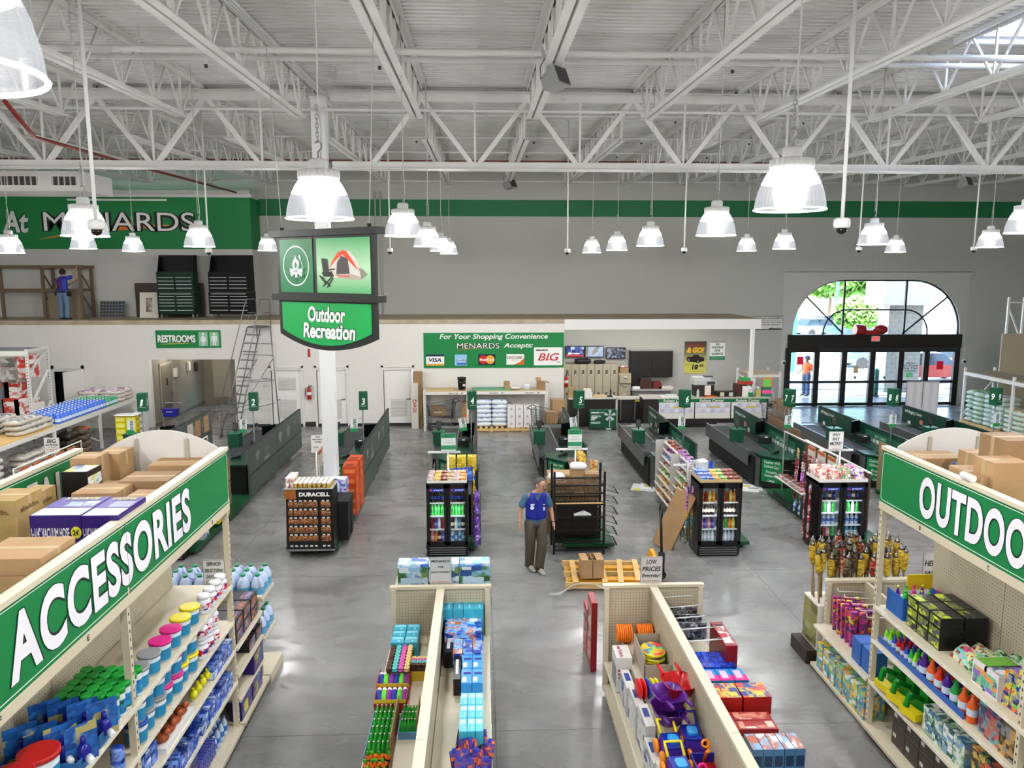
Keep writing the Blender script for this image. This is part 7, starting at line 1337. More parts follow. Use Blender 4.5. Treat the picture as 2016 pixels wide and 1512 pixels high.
def vest_bits(p):
 for x,z,w_,h_,c_,nm in((-.095,1.30,.07,.025,'#dfe2ee','vest_print'),(.115,1.30,.035,.012,'#dfe2ee','vest_print'),(.12,1.2,.03,.06,'#d4dbe4','name_badge')):o=bx(nm,c_,p,x-w_/2,x+w_/2,-.150,-.142,z,z+h_)
 MB().lathe([(.035,0),(.035,.006)],14).xf(Matrix.Rotation(PI/2,4,'X')).obj('vest_emblem','#dfe2ee',p,(-.1,-.142,1.255));bx('vest_seam','#10165e',p,-.004,.004,-.148,-.143,.98,1.40)
 flat('shirt_v',[(-.055,1.49),(.0,1.36),(.06,1.49)],M('#3f6486'),p,-.1445)
 for x in(-.17,.15):MB().cbox(x,-.04,.50,.07,.13,.17).obj('cargo_pocket','#433d34',p)
 MB().tube([(.31+.03*math.cos(a),-.05+.03*math.sin(a),.955)for a in[2*PI*i/10 for i in range(10)]],.008,5,closed=True).obj('wristwatch','#1a1a1a',p)
 MB().tube([(-.31+.03*math.cos(a),-.03+.03*math.sin(a),.965)for a in[2*PI*i/10 for i in range(10)]],.007,5,closed=True).obj('bracelet','#7a6a4a',p)
J1=dict(BASEJ);J1.update(head=(.085,-.055,1.655),neck=(.035,-.01,1.52),look=(.16,.06,.5),elL=(-.29,.04,1.17),wrL=(-.31,-.03,.95),elR=(.28,.03,1.17),wrR=(.31,-.05,.94),knL=(-.12,-.05,.5),anL=(-.11,.09,.11),knR=(.09,-.10,.5),anR=(.05,-.05,.09),toe=(.25,-1,0))
person((1.0,13.66,0),math.radians(6),'man in a blue vest and brown cargo trousers walking with his head turned down',J1,'#b78a70','#3f6486','#4a443a','#9a9a98','#55504c','#14218f',vest_bits,True)
def harness(p):
 MB().tube([(-.14,.15,1.42),(0,.165,1.22),(.15,.145,1.0)],.016,5).obj('harness_strap','#8a1f2a',p);MB().tube([(.14,.15,1.42),(0,.165,1.22),(-.15,.145,1.0)],.016,5).obj('harness_strap','#8a1f2a',p)
 MB().tube([(.2*math.cos(a),.145*math.sin(a),.97)for a in[2*PI*i/16 for i in range(16)]],.02,5,closed=True).obj('tool_belt','#1c1a18',p);bx('tool_pouch','#241f1a',p,-.27,-.19,-.06,.08,.82,.98);bx('tool_pouch','#241f1a',p,.19,.26,-.05,.08,.84,.98)
J2=dict(BASEJ);J2.update(head=(-.06,-.04,1.655),neck=(-.03,0,1.52),elL=(-.33,-.16,1.52),wrL=(-.42,-.22,1.80),elR=(.0,-.3,1.2),wrR=(-.22,-.36,1.34),shL=(-.19,-.02,1.45))
q=P(131,627,28.25);person((q.x,28.15,MZ),math.radians(172),'worker in a blue shirt and jeans reaching up at the mezzanine rack',J2,'#a87a5c','#1d2fa0','#5f7a94','#1c1a19','#2a1f1a',extra=harness,sc=1.0)
q=P(1586,770,33.6);person((q.x,33.6,0),math.radians(-60),'person in an orange shirt and grey cap outside the glass doors',dict(BASEJ,wrR=(.2,-.3,1.05),wrL=(-.2,-.28,1.05)),'#b0806a','#e8622a','#4a5a74','#2a2a2a','#4a3c34',hat='#5a6a80')
# broken pallet on a pallet jack
pj=thing('pallet','worn wooden pallet with missing boards lying on the pallet jack','pallet',(2.15,13.2,.03),math.radians(-3))
for y in(-.52,0,.50):MB().box(-.68,.72,y-.025,y+.025,.02,.12).obj('stringer',WOOD,pj)
for x,y0,y1,r in((-.5,-.55,.5,.02),(-.28,.0,.52,.3),(.02,-.55,.1,.0),(.34,-.55,.55,-.18),(.64,-.45,.55,-.12)):o=MB().box(-.05,.05,y0,y1,.12,.14).obj('deck_board',WOOD,pj,(x,0,0));o.rotation_euler=(0,0,r*.5)
for x in(-.6,.05,.6):MB().box(x-.05,x+.05,-.54,.52,0,.02).obj('bottom_board',WOOD,pj)
YJ=M('#d99a1a',.4);jk=thing('pallet_jack','yellow pallet jack with black handle parked under the pallet','pallet jack',(2.15,13.2,0),math.radians(-3))
for y in(-.27,.27):MB().prism([(-.62,.07),(-.55,.13),(.85,.13),(.85,.06),(-.6,.06)],y-.08,y+.08,'y').obj('fork',YJ,jk)
MB().prism([(.78,.06),(1.0,.06),(1.02,.42),(.98,.46),(.92,.46)],-.33,.33,'y').obj('frame_head',YJ,jk);MB().lathe([(.06,.1),(.06,.5),(.03,.52)],12).obj('pump','#1c1c1e',jk,(1.08,0,0));MB().lathe([(.09,-.03),(.09,.03)],14).xf(Matrix.Rotation(PI/2,4,'X')).obj('steer_wheel','#2a2a2c',jk,(1.08,0,.09))
MB().tube([(1.08,0,.45),(1.06,0,.95),(1.05,0,1.12)],.024,8).obj('handle_tube','#151516',jk);MB().tube([(1.05,-.0,1.1),(1.05,-.09,1.2),(1.05,-.10,1.33),(1.05,-.05,1.39),(1.05,.05,1.39),(1.05,.10,1.33),(1.05,.09,1.2)],.017,7,closed=True).obj('handle_loop','#151516',jk)
MB().tube([(1.05,0,1.15),(1.05,0,1.32)],.010,5).obj('release_lever','#8a8a88',jk)
for y in(-.27,.27):MB().lathe([(.04,-.06),(.04,.06)],10).xf(Matrix.Rotation(PI/2,4,'X')).obj('load_roller','#c9c6bd',jk,(-.45,y,.04))
oc=thing('open_carton','brown carton with teal bottle tops standing on the broken pallet','box',(1.93,12.98,.17),.03);w_,d_,h_=.40,.34,.34
MB().box(-w_/2,w_/2,-d_/2,-d_/2+.008,0,h_).box(-w_/2,w_/2,d_/2-.008,d_/2,0,h_).box(-w_/2,-w_/2+.008,-d_/2,d_/2,0,h_).box(w_/2-.008,w_/2,-d_/2,d_/2,0,h_).box(-w_/2,w_/2,-d_/2,d_/2,0,.01).obj('carton_walls',CARD,oc)
for x0,x1 in((-w_/2,-.07),(.07,w_/2)):bx('top_flap',CARD,oc,x0,x1,-d_/2,d_/2,h_,h_+.006)
bx('divider',CARD2,oc,-.008,.008,-d_/2,d_/2,.02,h_)
for x in(-.04,.045):
 for y in(-.08,.06):B['teal'].put((1.93+x,12.98+y,.24),0,'teal capped bottle inside the carton on the pallet','bottles in pallet carton')
tag(MB().tube([(-.5,-.1,.02),(-.3,-.16,.05),(-.12,-.05,.12),(.0,0,.16),(.3,-.02,.17),(.5,-.1,.1),(.62,-.25,.03),(.8,-.1,.02)],[.01,.03,.012,.012,.01,.02,.03,.01],6).obj('plastic_wrap',M('#d5d8da',.25,alpha=.4),None,(1.62,12.62,0)),'torn clear wrap trailing from the front of the pallet','plastic wrap')
# ================================================================ TALL RACKS AND LOW GONDOLAS
def pegmat(name,sc):
 m,t,b,N,L=nodemat(name);tc=N('NewGeometry');mp=N('Mapping');mp.inputs['Scale'].default_value=sc;L(tc.outputs['Position'],mp.inputs[0]);v=N('TexVoronoi');v.inputs['Randomness'].default_value=0;v.inputs['Scale'].default_value=1;L(mp.outputs[0],v.inputs['Vector'])
 r=N('ValToRGB');ramp(r,[(0,'#4a4538'),(.13,'#b9af97')],True);L(v.outputs['Distance'],r.inputs[0]);L(r.outputs[0],b.inputs['Base Color']);b.inputs['Roughness'].default_value=.6;return m
PGX=pegmat('pegboard_side',(0,26,26));PGY=pegmat('pegboard_end',(26,0,26));TAG=M('#e8e6df',.5)
def bw(nm,mt,o,x0,x1,y0,y1,z0,z1):l=o.location;return bx(nm,mt,o,min(x0,x1)-l.x,max(x0,x1)-l.x,y0-l.y,y1-l.y,z0-l.z,z1-l.z)
def shelf(o,xf,xb,y0,y1,z,tags=True):
 s=1 if xf>xb else-1;p=bw('shelf',BEIGE,o,xf,xb,y0,y1,z-.03,z);l=p.location;hw=abs(xf-xb)/2
 bx('shelf_edge','#dcd5c2',p,(hw if s>0 else-hw-.012),(hw+.012 if s>0 else-hw),-(y1-y0)/2,(y1-y0)/2,-.008,.032)
 if tags:
  for k in range(int((y1-y0)/.3)):bx('price_tag',TAG,p,(hw+.012 if s>0 else-hw-.014),(hw+.014 if s>0 else-hw-.012),-(y1-y0)/2+.12+k*.3,-(y1-y0)/2+.17+k*.3,0,.025)
def upright(o,x,y,z0,z1,side):
 p=bw('upright',BEIGE,o,x-.03,x+.03,y-.025,y+.025,z0,z1);s=MB();z=.05
 while z<z1-z0:s.box(side*.0301-.001,side*.0301+.001,-.008,.008,z,z+.028);z+=.075
 tag(s.obj('slot_holes','#5a5546',p),kind='stuff')
def tall_rack(name,label,xf,xb,sg,y0,y1,posts,zs,letters,peg):
 """sg=+1: face looks to +x"""
 o=thing(name,label,'rack',((xf+xb)/2,(y0+y1)/2,0));xm=(xf+xb)/2
 for y in posts:upright(o,xf-sg*.05,y,.1,2.9,sg);upright(o,xb+sg*.05,y,.1,2.9,-sg);bw('cross_arm',BEIGE,o,xf,xb,y-.02,y+.02,2.89,2.95)
 for a,c in zip(posts[:-1],posts[1:]):
  a,c=min(a,c),max(a,c);n=2
  for k in range(n):bw('pegboard',peg,o,xm+sg*.12,xm+sg*.14,a+(c-a)*k/n+.005,a+(c-a)*(k+1)/n-.005,.15,2.82)
  for z in zs:shelf(o,xf-sg*.02,xm+sg*.15,a,c,z)
  bw('base_deck',BEIGE,o,xf+sg*.04,xm+sg*.15,a,c,.09,.13);bw('kick_plate','#1d1c1a',o,xf-sg*.02,xm,a,c,0,.09)
 bw('overstock_deck','#b5a98e',o,xf-sg*.1,xb+sg*.1,y0,y1,2.95,2.97)
 for x,s in((xf,1),(xb,-1)):
  bw('sign_beam',BEIGE,o,x-sg*s*.06,x,y0,y1,2.80,2.89);bw('sign_cap',BEIGE,o,x-sg*s*.07,x+sg*s*.02,y0,y1,3.50,3.54)
 return o,xm
def valance(o,x,sg,y0,y1,t_,ya,yb,H_=.44):
 """green sign panel in the plane x facing sg"""
 rz=PI/2*sg;p=ob('sign_panel',MB().box(-(y1-y0)/2,(y1-y0)/2,0,.01,0,.61).mesh('sign_panel',M('#067a3f',.4)),o,(x-o.location.x,(y0+y1)/2-o.location.y,2.89),rz);w=y1-y0
 pts=rounded(w-.05,.56,.05,4,0,.305);inn=rounded(w-.066,.544,.042,4,0,.305);s=MB()
 for i in range(len(pts)):j=(i+1)%len(pts);s.poly([(pts[i][0],-.002,pts[i][1]),(pts[j][0],-.002,pts[j][1]),(inn[j][0],-.002,inn[j][1]),(inn[i][0],-.002,inn[i][1])])
 s.obj('border_line','#dfe9e0',p);cc=(ya+yb)/2-(y0+y1)/2
 text(t_,p,cc*sg,-.006,.305,abs(yb-ya),H_,'#e9e6ee',.036,0,'#10231a',ow=.024,space=1.08)
LR,lxm=tall_rack('tall_rack','tall beige rack with the green accessories sign',-2.9,-4.57,1,3.5,8.68,[3.6,6.13,8.66],(1.90,1.46,1.10,.70),'',PGX)
valance(LR,-2.9,1,3.5,8.68,'ACCESSORIES',PX(14,1290,-2.9).y,PX(374,1010,-2.9).y);valance(LR,-4.52,1,3.5,8.68,'FAL',PX(52,965,-4.52).y,PX(128,920,-4.52).y,.42);bw('panel_seam','#5a7a68',LR,-2.898,-2.893,6.135,6.14,2.89,3.5)
RR,rxm=tall_rack('tall_rack','tall beige rack with the green outdoor sign',4.6,6.25,-1,3.4,8.44,[3.5,5.96,8.42],(1.62,1.20,.68),'',PGX)
ya=PX(1812,965,4.6).y;yb=ya-(ya-PX(1945,1030,4.6).y)*1.72;valance(RR,4.6,-1,3.4,8.44,'OUTDOOR',ya,yb)
for o,x,sg,lt in((LR,-2.9,1,(('D',8.1),('E',5.45),('F',4.4))),(RR,4.6,-1,(('B',7.6),('C',6.5)))):
 for s_,y in lt:text(s_,o,x+sg*.002-o.location.x,y-o.location.y,2.845,.03,.045,'#1c1c1c',.03,rz=PI/2*sg)
 # curved white end boards on top of the racks
for nm,xa,xb,Y,lb in(('left',-4.27,-3.0,8.72,'white board with a curved top closing the left rack overstock'),('right',4.8,6.1,8.48,'white board with a curved top closing the right rack overstock')):
 o=thing('end_board',lb,'board',((xa+xb)/2,Y,2.95));w=xb-xa;N_=16
 for a,c in((0,.28),(.28,.72),(.72,1)):k=[(-w/2+w*(a+(c-a)*i/8))for i in range(9)];MB().prism([(k[0]+.002,0),(k[-1]-.002,0)]+[(x,.78-.22*(2*x/w)**2)for x in(min(max(q,k[0]+.002),k[-1]-.002)for q in reversed(k))],0,.02,'y').obj('board_piece','#cfccc8',o)
 for u in(.28,.72):bx('batten','#a8a294',o,-w/2+w*u-.02,-w/2+w*u+.02,-.02,0,0,.68)
 # overstock cartons
def over(x0,x1,yt,Y,d,lb,mat=CARD,zb=2.97,**k):
 for _ in range(40):
  a,c=P(x0,yt,Y),P(x1,yt,Y)
  if(c.x>-2.99 and c.x<0)or 0<a.x<4.7:Y+=.05
 return carton(abs(c.x-a.x),d,max(.1,a.z-zb),mat,**k).put(((a.x+c.x)/2,Y+d/2,zb),0,lb),abs(c.x-a.x),a.z-zb
for x0,x1,yt,Y,d,lb in((-60,80,1102,5.15,.45,'wide flat carton above the first letters of the left sign'),(-70,75,1140,4.65,.4,'nearest carton with a yellow diamond mark at left'),(137,187,903,7.95,.3,'tall carton in front of the curved left board'),(189,234,894,8.25,.35,'tall carton beside the one before the curved left board'),(140,228,972,7.2,.35,'flat carton behind the purple boxes'),(232,330,948,7.55,.4,'carton in the middle of the left overstock'),(290,410,917,8.1,.4,'farthest carton of the left overstock near the sign end'),(180,262,962,7.62,.3,'carton half hidden beside the black box'),(85,130,1005,6.75,.3,'small carton between purple box and branded cartons'),(238,300,985,6.75,.35,'carton right behind the second purple box')):
 o,w,h=over(x0,x1,yt,Y,d,lb,CARD if len(lb)%2 else CARD2)
 if 'diamond' in lb:flat('diamond_mark',[(w*.2,h*.1),(w*.38,h*.45),(w*.2,h*.8),(w*.02,h*.45)],M('#c4a22a'),o,-d/2-.002)
 if 'wide' in lb:bx('shipping_label','#e4e2dc',o,w*.3,w*.48,-d/2-.002,-d/2,h*.4,h*.8)
for x0,x1,yt,Y,lb in((-40,30,987,6.5,'front carton of the branded pair at the left edge'),(22,62,978,7.0,'rear carton of the branded pair at the left edge')):
 o,w,h=over(x0,x1,yt,Y,.4,lb,noisy('cardboard_olive','#9a8050','#ad935f',5,3,.75));text('aladdin.',o,-w*.02,-.202,h-.1,w*.6,.045,'#5a4222');text('aladdin.',o,w/2+.002,0,h-.1,.28,.045,'#5a4222',rz=PI/2)
PUR=M('#2c1668',.35)
for x0,x1,lb in((57,158,'left purple vacuum hose box on the left rack top'),(159.5,232,'right purple vacuum hose box on the left rack top')):
 a,c=P(x0,1016,6.05),P(x1,1016,6.05);w,h=c.x-a.x,a.z-2.97;o=boxp('hose_box',w,.52,h,[PUR,M('#d9d6de'),M('#4a3a8c'),M('#cfd22a'),pack('hose_photo',['#6a86b0','#3a3a6a','#4a4a8c','#8aa0c8'],9)],[('t',.02,.02,.98,.38,1),('t',.0,.4,1,.98,2),('t',.35,.45,.95,.75,4),('f',0,.14,1,.15,2)]).put(((a.x+c.x)/2,6.31,2.97),0,lb)
 text('1-1/4" VACUUM HOSE',o,-w*.1,-.266,h-.14,w*.74,.085,'#e4e2ea',.02);flat('yellow_disc',disc(w*.4,h-.14,.042,.05),M('#d8d22a'),o,-.265);text("24'",o,w*.4,-.268,h-.14,.05,.045,'#1a1a1a',.03)
 t_=text("24' VACUUM HOSE",o,0,0,0,w*.7,.07,'#d4cf3a',.02);t_.location=(0,.19,h+.008);t_.rotation_euler=(-PI/2,0,0)
a,c=P(120,930,7.55),P(170,930,7.55);o=boxp('wheel_box',c.x-a.x,.3,a.z-2.97,[M('#101214',.3),M('#c9d6dc'),pack('wheel_print',['#1a3a6a','#d8e0e4','#c9c23a','#3a6aa0'],10)],[('t',.05,.05,.95,.95,2),('r',.05,.1,.95,.9,2)]).put(((a.x+c.x)/2,7.7,2.97),0,'black box with white label on the left rack top');bx('white_label','#d9dadb',o,-.05,.06,-.152,-.15,.06,.1)
tag(MB().ell((0,0,.1),.07,.05,.1).ell((.08,0,.07),.05,.04,.07).obj('plastic_bag',M('#c4c0cc',.15),None,(P(122,975,7.3).x,7.3,2.97)),'crumpled clear plastic bag beside the black box','bag')
for x0,x1,yt,Y,d,lb in((1931,2040,941,6.2,.5,'large carton with a diamond mark at the right edge'),(1982,2050,868,7.15,.4,'tall carton on the right rack top'),(1922,1978,897,7.6,.3,'open carton below the curved right board'),(1815,1905,903,8.0,.35,'flat carton below the curved right board at left'),(1958,2030,912,6.85,.3,'carton behind the large right one')):over(x0,x1,yt,Y,d,lb,CARD2 if 'tall' in lb else CARD)
for x0,x1,Y,cs,lb in((1884,1950,7.9,['#1d3a8c','#9ac4e8','#e4e8ee','#2a56a8'],'flat blue box on the right rack top'),(1830,1874,8.1,['#1d3a24','#8ab04a','#c4452a','#2a5a34'],'flat dark green box on the right rack top')):
 a,c=P(x0,914,Y),P(x1,914,Y);boxp('flat_box',c.x-a.x,.28,a.z-2.97,[pack(lb[:12],cs,8)]).put(((a.x+c.x)/2,Y+.14,2.97),0,lb)
tag(MB().lathe([(.035,-.08),(.035,.08)],14).xf(Matrix.Rotation(PI/2,4,'X')).obj('tape_roll','#dedad8',None,(4.62,PX(1902,935,4.6).y,3.58)),'white paper tube lying on the right sign cap','roll')
# ---------------------------------------------------------------- left rack goods
def tub(lid,c2='#2a86b4',r=.095,h=.2):return Spec('pail_'+str(len(_mc)),'pail',MB().lathe([(r*.86,0),(r,h*.9)],18,mi=0).mesh('pail',M('#c4cdd2',.3)),[('lid',MB().lathe([(r*1.08,h*.88),(r*1.08,h),(r*.98,h*1.01)],18).mesh('lid',M(lid,.35))),('pail_label',MB().lathe([(r*.9,h*.12),(r*.97,h*.66)],18,cap=False).mesh('pail_label',M(c2,.4)))])
TB={k:tub(v)for k,v in dict(grey='#8d8f92',magenta='#d81f86',yellow='#e8d41c',blue='#1f4a9c',red='#b81a1c').items()}
for t_ in TB:TB[t_].name='pool_pail'
JAR=Spec('white_jar','jar',MB().lathe([(.07,0),(.078,.02),(.078,.13),(.06,.155),(.055,.165)],14).mesh('white_jar',M('#dfe2ea',.35)),[('lid',MB().lathe([(.064,.16),(.064,.2),(.055,.205)],14).mesh('lid','#e9eaee')),('red_label',MB().lathe([(.0785,.05),(.0785,.12)],14,cap=False).mesh('red_label',pack('jar_label',['#c4202a','#e8e8ee','#c4202a','#2a3a8c'],26)))])
FX=-2.98
for k,t_ in enumerate(['grey','grey','magenta','magenta','yellow','yellow']):TB[t_].put((FX-.04,6.42+k*.245,1.9),0,'%s lidded pool pail on the top shelf, %s one'%(t_,'nearer' if k%2==0 else 'farther'))
for k in range(4):JAR.put((FX,7.93+k*.175,1.9),0,'white jar with red label in the row on the top shelf','white jars top shelf')
for k,t_ in enumerate(['blue','grey','grey','magenta','magenta','yellow','yellow']):
 for z in(0,1):TB[t_].put((FX-.03-.02*(k%2),6.30+k*.2,1.46+z*.205),0,'%s lidded pail stacked on the second shelf'%t_,'second shelf %s pails'%t_)
for k in range(3):
 for z in(0,1):JAR.put((FX,7.78+k*.17,1.46+z*.208),0,'white jar with red label stacked on the second shelf','white jars second shelf');JAR.put((FX-.17,7.78+k*.17,1.46+z*.208),0,'white jar with red label stacked on the second shelf','white jars second shelf')
GC=Spec('green_cap_bottle','bottle',MB().lathe([(.042,0),(.045,.01),(.045,.2),(.04,.21)],12).mesh('bottle',M('#d4dbe0',.3)),[('cap',MB().lathe([(.05,.205),(.05,.245),(.044,.25)],14).mesh('cap',M('#0f9a34',.4))),('bottle_label',MB().lathe([(.0457,.03),(.0457,.15)],12,cap=False).mesh('bottle_label',pack('aqua_label',['#2a8ac4','#1f6aa8','#2f9ad0','#1a5a3a'],18)))])
for i in range(5):
 for j in range(5):GC.put((FX-i*.103,5.89+j*.104,1.9),0,'bottle with bright green cap in the block on the top shelf','green cap bottles')
BC=Spec('blister_card','blister pack',MB().box(-.11,.11,-.003,.003,0,.3).mesh('blister_card',pack('blue_card',['#1f5aa8','#2a6ab8','#1a4a94','#3a7ac4','#b4a86a'],10)),[('blue_pump',MB().ell((0,-.045,.1),.05,.045,.075).lathe([(.022,.16),(.018,.22)],8,(0,-.04,0)).mesh('blue_pump',M('#1c1f8a',.2))),('white_spout',MB().lathe([(.026,-.02),(.026,.035),(.018,.06)],12).xf(Matrix.Translation((.02,-.1,.07))@Matrix.Rotation(PI/2,4,'X')).mesh('white_spout','#e2e4ea'))])
for i in range(2):
 tr_=tray(FX-.50,FX+.05,5.22+i*.32,5.51+i*.32,1.9,.1,'%s cardboard tray of blue pump packs on the left rack'%('nearer','farther')[i],'#2f6aa4')
 for j in range(4):BC.put((FX-.42+j*.145,5.36+i*.32,1.915),.75,'blue carded pump pack in the tray on the left rack','blue pump packs')
for x,y,z,lb in((-3.12,5.10,1.9,'big red lidded pail at the bottom left corner'),(-3.16,4.86,1.9,'red lidded pail cut by the lower picture edge')):
 o=TB['red'].put((x,y,z),0,lb);o.scale=(1.35,1.35,1.4)
BLU=pack('blue_goods',['#1a3a9c','#2a56c4','#7a9ae0','#16286a','#c9d6f0'],14);TRM=M('#a5502a',.5)
for k in range(9):Spec('filter_roll','filter',MB().lathe([(.05,0),(.055,.02),(.055,.2),(.05,.22)],12).mesh('filter_roll',BLU)).put((FX-.1*(k%2),5.2+k*.115,1.10 if k%3 else 1.46),0,'blue filter cartridge on the lower left shelves','blue filters')
DK=Spec('terracotta_float','float',MB().ell((0,0,.05),.07,.05,.05).ell((.05,0,.1),.035,.035,.035).mesh('terracotta_float',TRM));YF_=Spec('yellow_float','float',MB().ell((0,0,.05),.045,.045,.05).lathe([(.02,.09),(.015,.13)],8).mesh('yellow_float','#d8d41c'))
for k in range(4):DK.put((FX-.02,6.75+k*.15,1.16),.3,'terracotta float on a white card on the third shelf','terracotta floats');YF_.put((FX-.02,7.55+k*.13,1.12),0,'yellow float on the third shelf','yellow floats')
tag(bx('white_tray','#dedede',None,FX-.12,FX+.06,6.65,7.35,1.10,1.16),'white card tray under the terracotta floats','tray')
def rowbox(x,y0,y1,z,n,w,d,h,mt,lb,gp,nm='boxed_pool_item',rz=PI/2,layers=1,dx=0):
 sp=boxp(nm,w,d,h,[mt]if not isinstance(mt,list)else mt)
 for k in range(n):
  for q in range(layers):sp.put((x+dx*k,y0+(y1-y0)*(k+.5)/n,z+q*(h+.002)),rz+RN.uniform(-.05,.05),lb,gp)
rowbox(FX-.1,6.2,7.5,.70,7,.16,.3,.16,BLU,'blue packet in a tray on the fourth shelf','fourth shelf packets','blue_packet');rowbox(FX-.1,7.55,8.55,.70,5,.18,.3,.2,BLU,'blue brush pack on the right half of the fourth shelf','fourth shelf brushes','brush_pack');rowbox(FX-.1,7.95,8.6,1.10,4,.14,.3,.17,BLU,'blue kit box at the far end of the third shelf','third shelf kits','blue_kit');rowbox(FX-.12,6.2,6.6,1.10,3,.12,.25,.2,BLU,'blue hanging kit at the near end of the third shelf','third shelf near kits','blue_kit')
HZ=Spec('pool_hose','hose',MB().tube([(0,0,.03),(0,.45,.03)],.025,8).mesh('pool_hose',M('#16309c',.2)))
for r in range(4):
 for k in range(9):HZ.put((FX-.02-.0*r,7.62+k*.055,.14+r*.052),PI/2,'dark blue tube in the bottom pile of the left rack','blue tubes')
for k in range(8):B['water'].put((FX-.05-.1*(k%2),8.1+.06*k,.14),0,'clear blue brush in the bottom corner of the left rack','clear brushes')
for y,z,lb in((7.35,.14,'purple hose carton standing on the bottom deck'),):boxp('hose_carton',.42,.16,.46,[PUR,pack('hose_side',['#3a4a8c','#5a6ab0','#2c1668','#c9c23a'],7),M('#c9cf2a')],[('f',.1,.1,.9,.9,1),('t',0,0,1,1,0)]).put((FX-.1,y,z),PI/2,lb)
# low end of the left rack with jugs
LE=thing('low_gondola','low beige gondola end with water jugs behind the left rack','gondola',(-3.6,9.4,0));bw('end_panel',PGY,LE,-4.3,-2.95,9.78,9.82,.1,1.22);bw('end_cap',BEIGE,LE,-4.33,-2.92,9.76,9.84,1.22,1.26);bw('back_panel',PGX,LE,-3.62,-3.58,8.7,9.78,.1,1.3);bw('base_deck',BEIGE,LE,-3.6,-2.86,8.7,9.8,.09,.13);bw('kick_plate','#1d1c1a',LE,-3.6,-2.9,8.7,9.8,0,.09);bw('jug_shelf',BEIGE,LE,-4.25,-2.92,9.84,10.4,1.16,1.2);bw('jug_shelf_lower',BEIGE,LE,-4.25,-2.92,9.84,10.4,.6,.64);bw('end_deck',BEIGE,LE,-4.25,-2.86,9.84,10.45,0,.13)
for z in(1.08,.74,.42):shelf(LE,-2.92,-3.58,8.72,9.76,z)
WJ=Spec('water_jug','jug',MB().lathe([(.075,0),(.085,.02),(.085,.17),(.06,.24),(.03,.28)],12).mesh('water_jug',M('#bccbe6',.25)),[('cap',MB().lathe([(.032,.28),(.032,.31)],10).mesh('cap','#1f8a5c')),('handle',MB().tube([(.035,0,.27),(.1,0,.24),(.09,0,.13)],.013,5).mesh('handle',M('#bccbe6',.25))),('jug_label',MB().lathe([(.0855,.04),(.0855,.14)],12,cap=False).mesh('jug_label','#5aa0c8'))])
for i in range(7):
 for j in range(3):WJ.put((-4.15+i*.19,9.95+j*.18,1.2),RN.uniform(0,6),'water jug with green cap on the top of the low gondola end','green cap water jugs');WJ.put((-4.15+i*.19,9.95+j*.18,.64),RN.uniform(0,6),'water jug with green cap on the lower end shelf','lower water jugs')if i>3 else None
sign_card('price_card','white service selection savings card by the water jugs',401,1103,442,1150,9.8,[('SERVICE!',.15,.7,.15),('SELECTION!',.42,.88,.15),('SAVINGS!',.68,.75,.15),('LOW PRICES!!!',.9,.8,.12)])
BLK=[M('#17161a',.35),pack('dark_kit',['#2a2230','#c46a2a','#3a3440','#6a4a8a','#8a8a92'],12)]
for z,y0,n,ly in((1.08,8.8,3,2),(.74,9.25,2,1)):
 for k in range(n):
  for q in range(ly):boxp('dark_kit_box',.28,.3,.15,BLK,[('f',.08,.1,.92,.9,1),('t',.1,.1,.9,.5,1)]).put((-3.1,y0+.15+k*.3,z+q*.152),PI/2,'black light kit box stacked behind the left rack post','black kit boxes')
for k,(y,z)in enumerate(((8.95,.13),(9.4,.13),(9.5,.43))):boxp('hose_carton',.42,.14,.27,[PUR,pack('hose_side',[],7),M('#c9cf2a')],[('f',.1,.1,.9,.9,1)]).put((-2.98,y,z),PI/2,['first','second','upper'][k]+' purple hose carton on the low gondola end')
sign_card('price_card','white savings card at the far left rack',87.5,862,117,893,17.0,[('BIG',.2,.6,.25),('SAVINGS!',.45,.85,.14),('On all your',.62,.5,.07,0,'#a8422a'),('Home Improvement',.74,.8,.07,0,'#a8422a'),('Needs',.85,.3,.07,0,'#a8422a')])
bx('card_pole','#cfcac0',None,P(102,893,17.03).x-.012,P(102,893,17.03).x+.012,17.02,17.04,0,P(102,893,17.03).z);tag(bpy.data.objects['card_pole.001'],'thin pole holding the savings card at far left','pole')
# ---------------------------------------------------------------- low gondolas in the middle
def low(name,label,xm,y0,y1,h,half,ltop=0):
 o=thing(name,label,'gondola',(xm,(y0+y1)/2,0));n=3;st=(y1-y0)/n
 for k in range(n):
  bw('spine_panel',PGX,o,xm-.035,xm+.035,y0+k*st+.004,y0+(k+1)*st-.004,.1,h-.03);bw('spine_cap',BEIGE,o,xm-.05,xm+.05,y0+k*st+.003,y0+(k+1)*st-.003,h-.03,h+.01)
 bw('end_panel',PGY,o,xm-half,xm+half,y1,y1+.03,.08,h);bw('end_cap',BEIGE,o,xm-half-.02,xm+half+.02,y1-.02,y1+.06,h,h+.035)
 for s in(-1,1):
  upright(o,xm+s*(half-.03),y1-.02,.05,h,0);bw('base_deck',BEIGE,o,xm+s*.04,xm+s*half,y0,y1,.09,.14);bw('kick_plate','#1d1c1a',o,xm+s*.04,xm+s*(half-.05),y0,y1,0,.09)
  for z in(.82,.46):shelf(o,xm+s*(half-.02 if not(ltop and s<0 and z>.8)else ltop),xm+s*.04,y0,y1-.02,z)
 return o
low('low_gondola','low beige gondola with pool toys left of the walking man',-.54,4.6,9.5,1.45,.635);low('low_gondola','low beige gondola with ride toys right of the walking man',2.22,4.6,9.42,1.46,.64,.42)
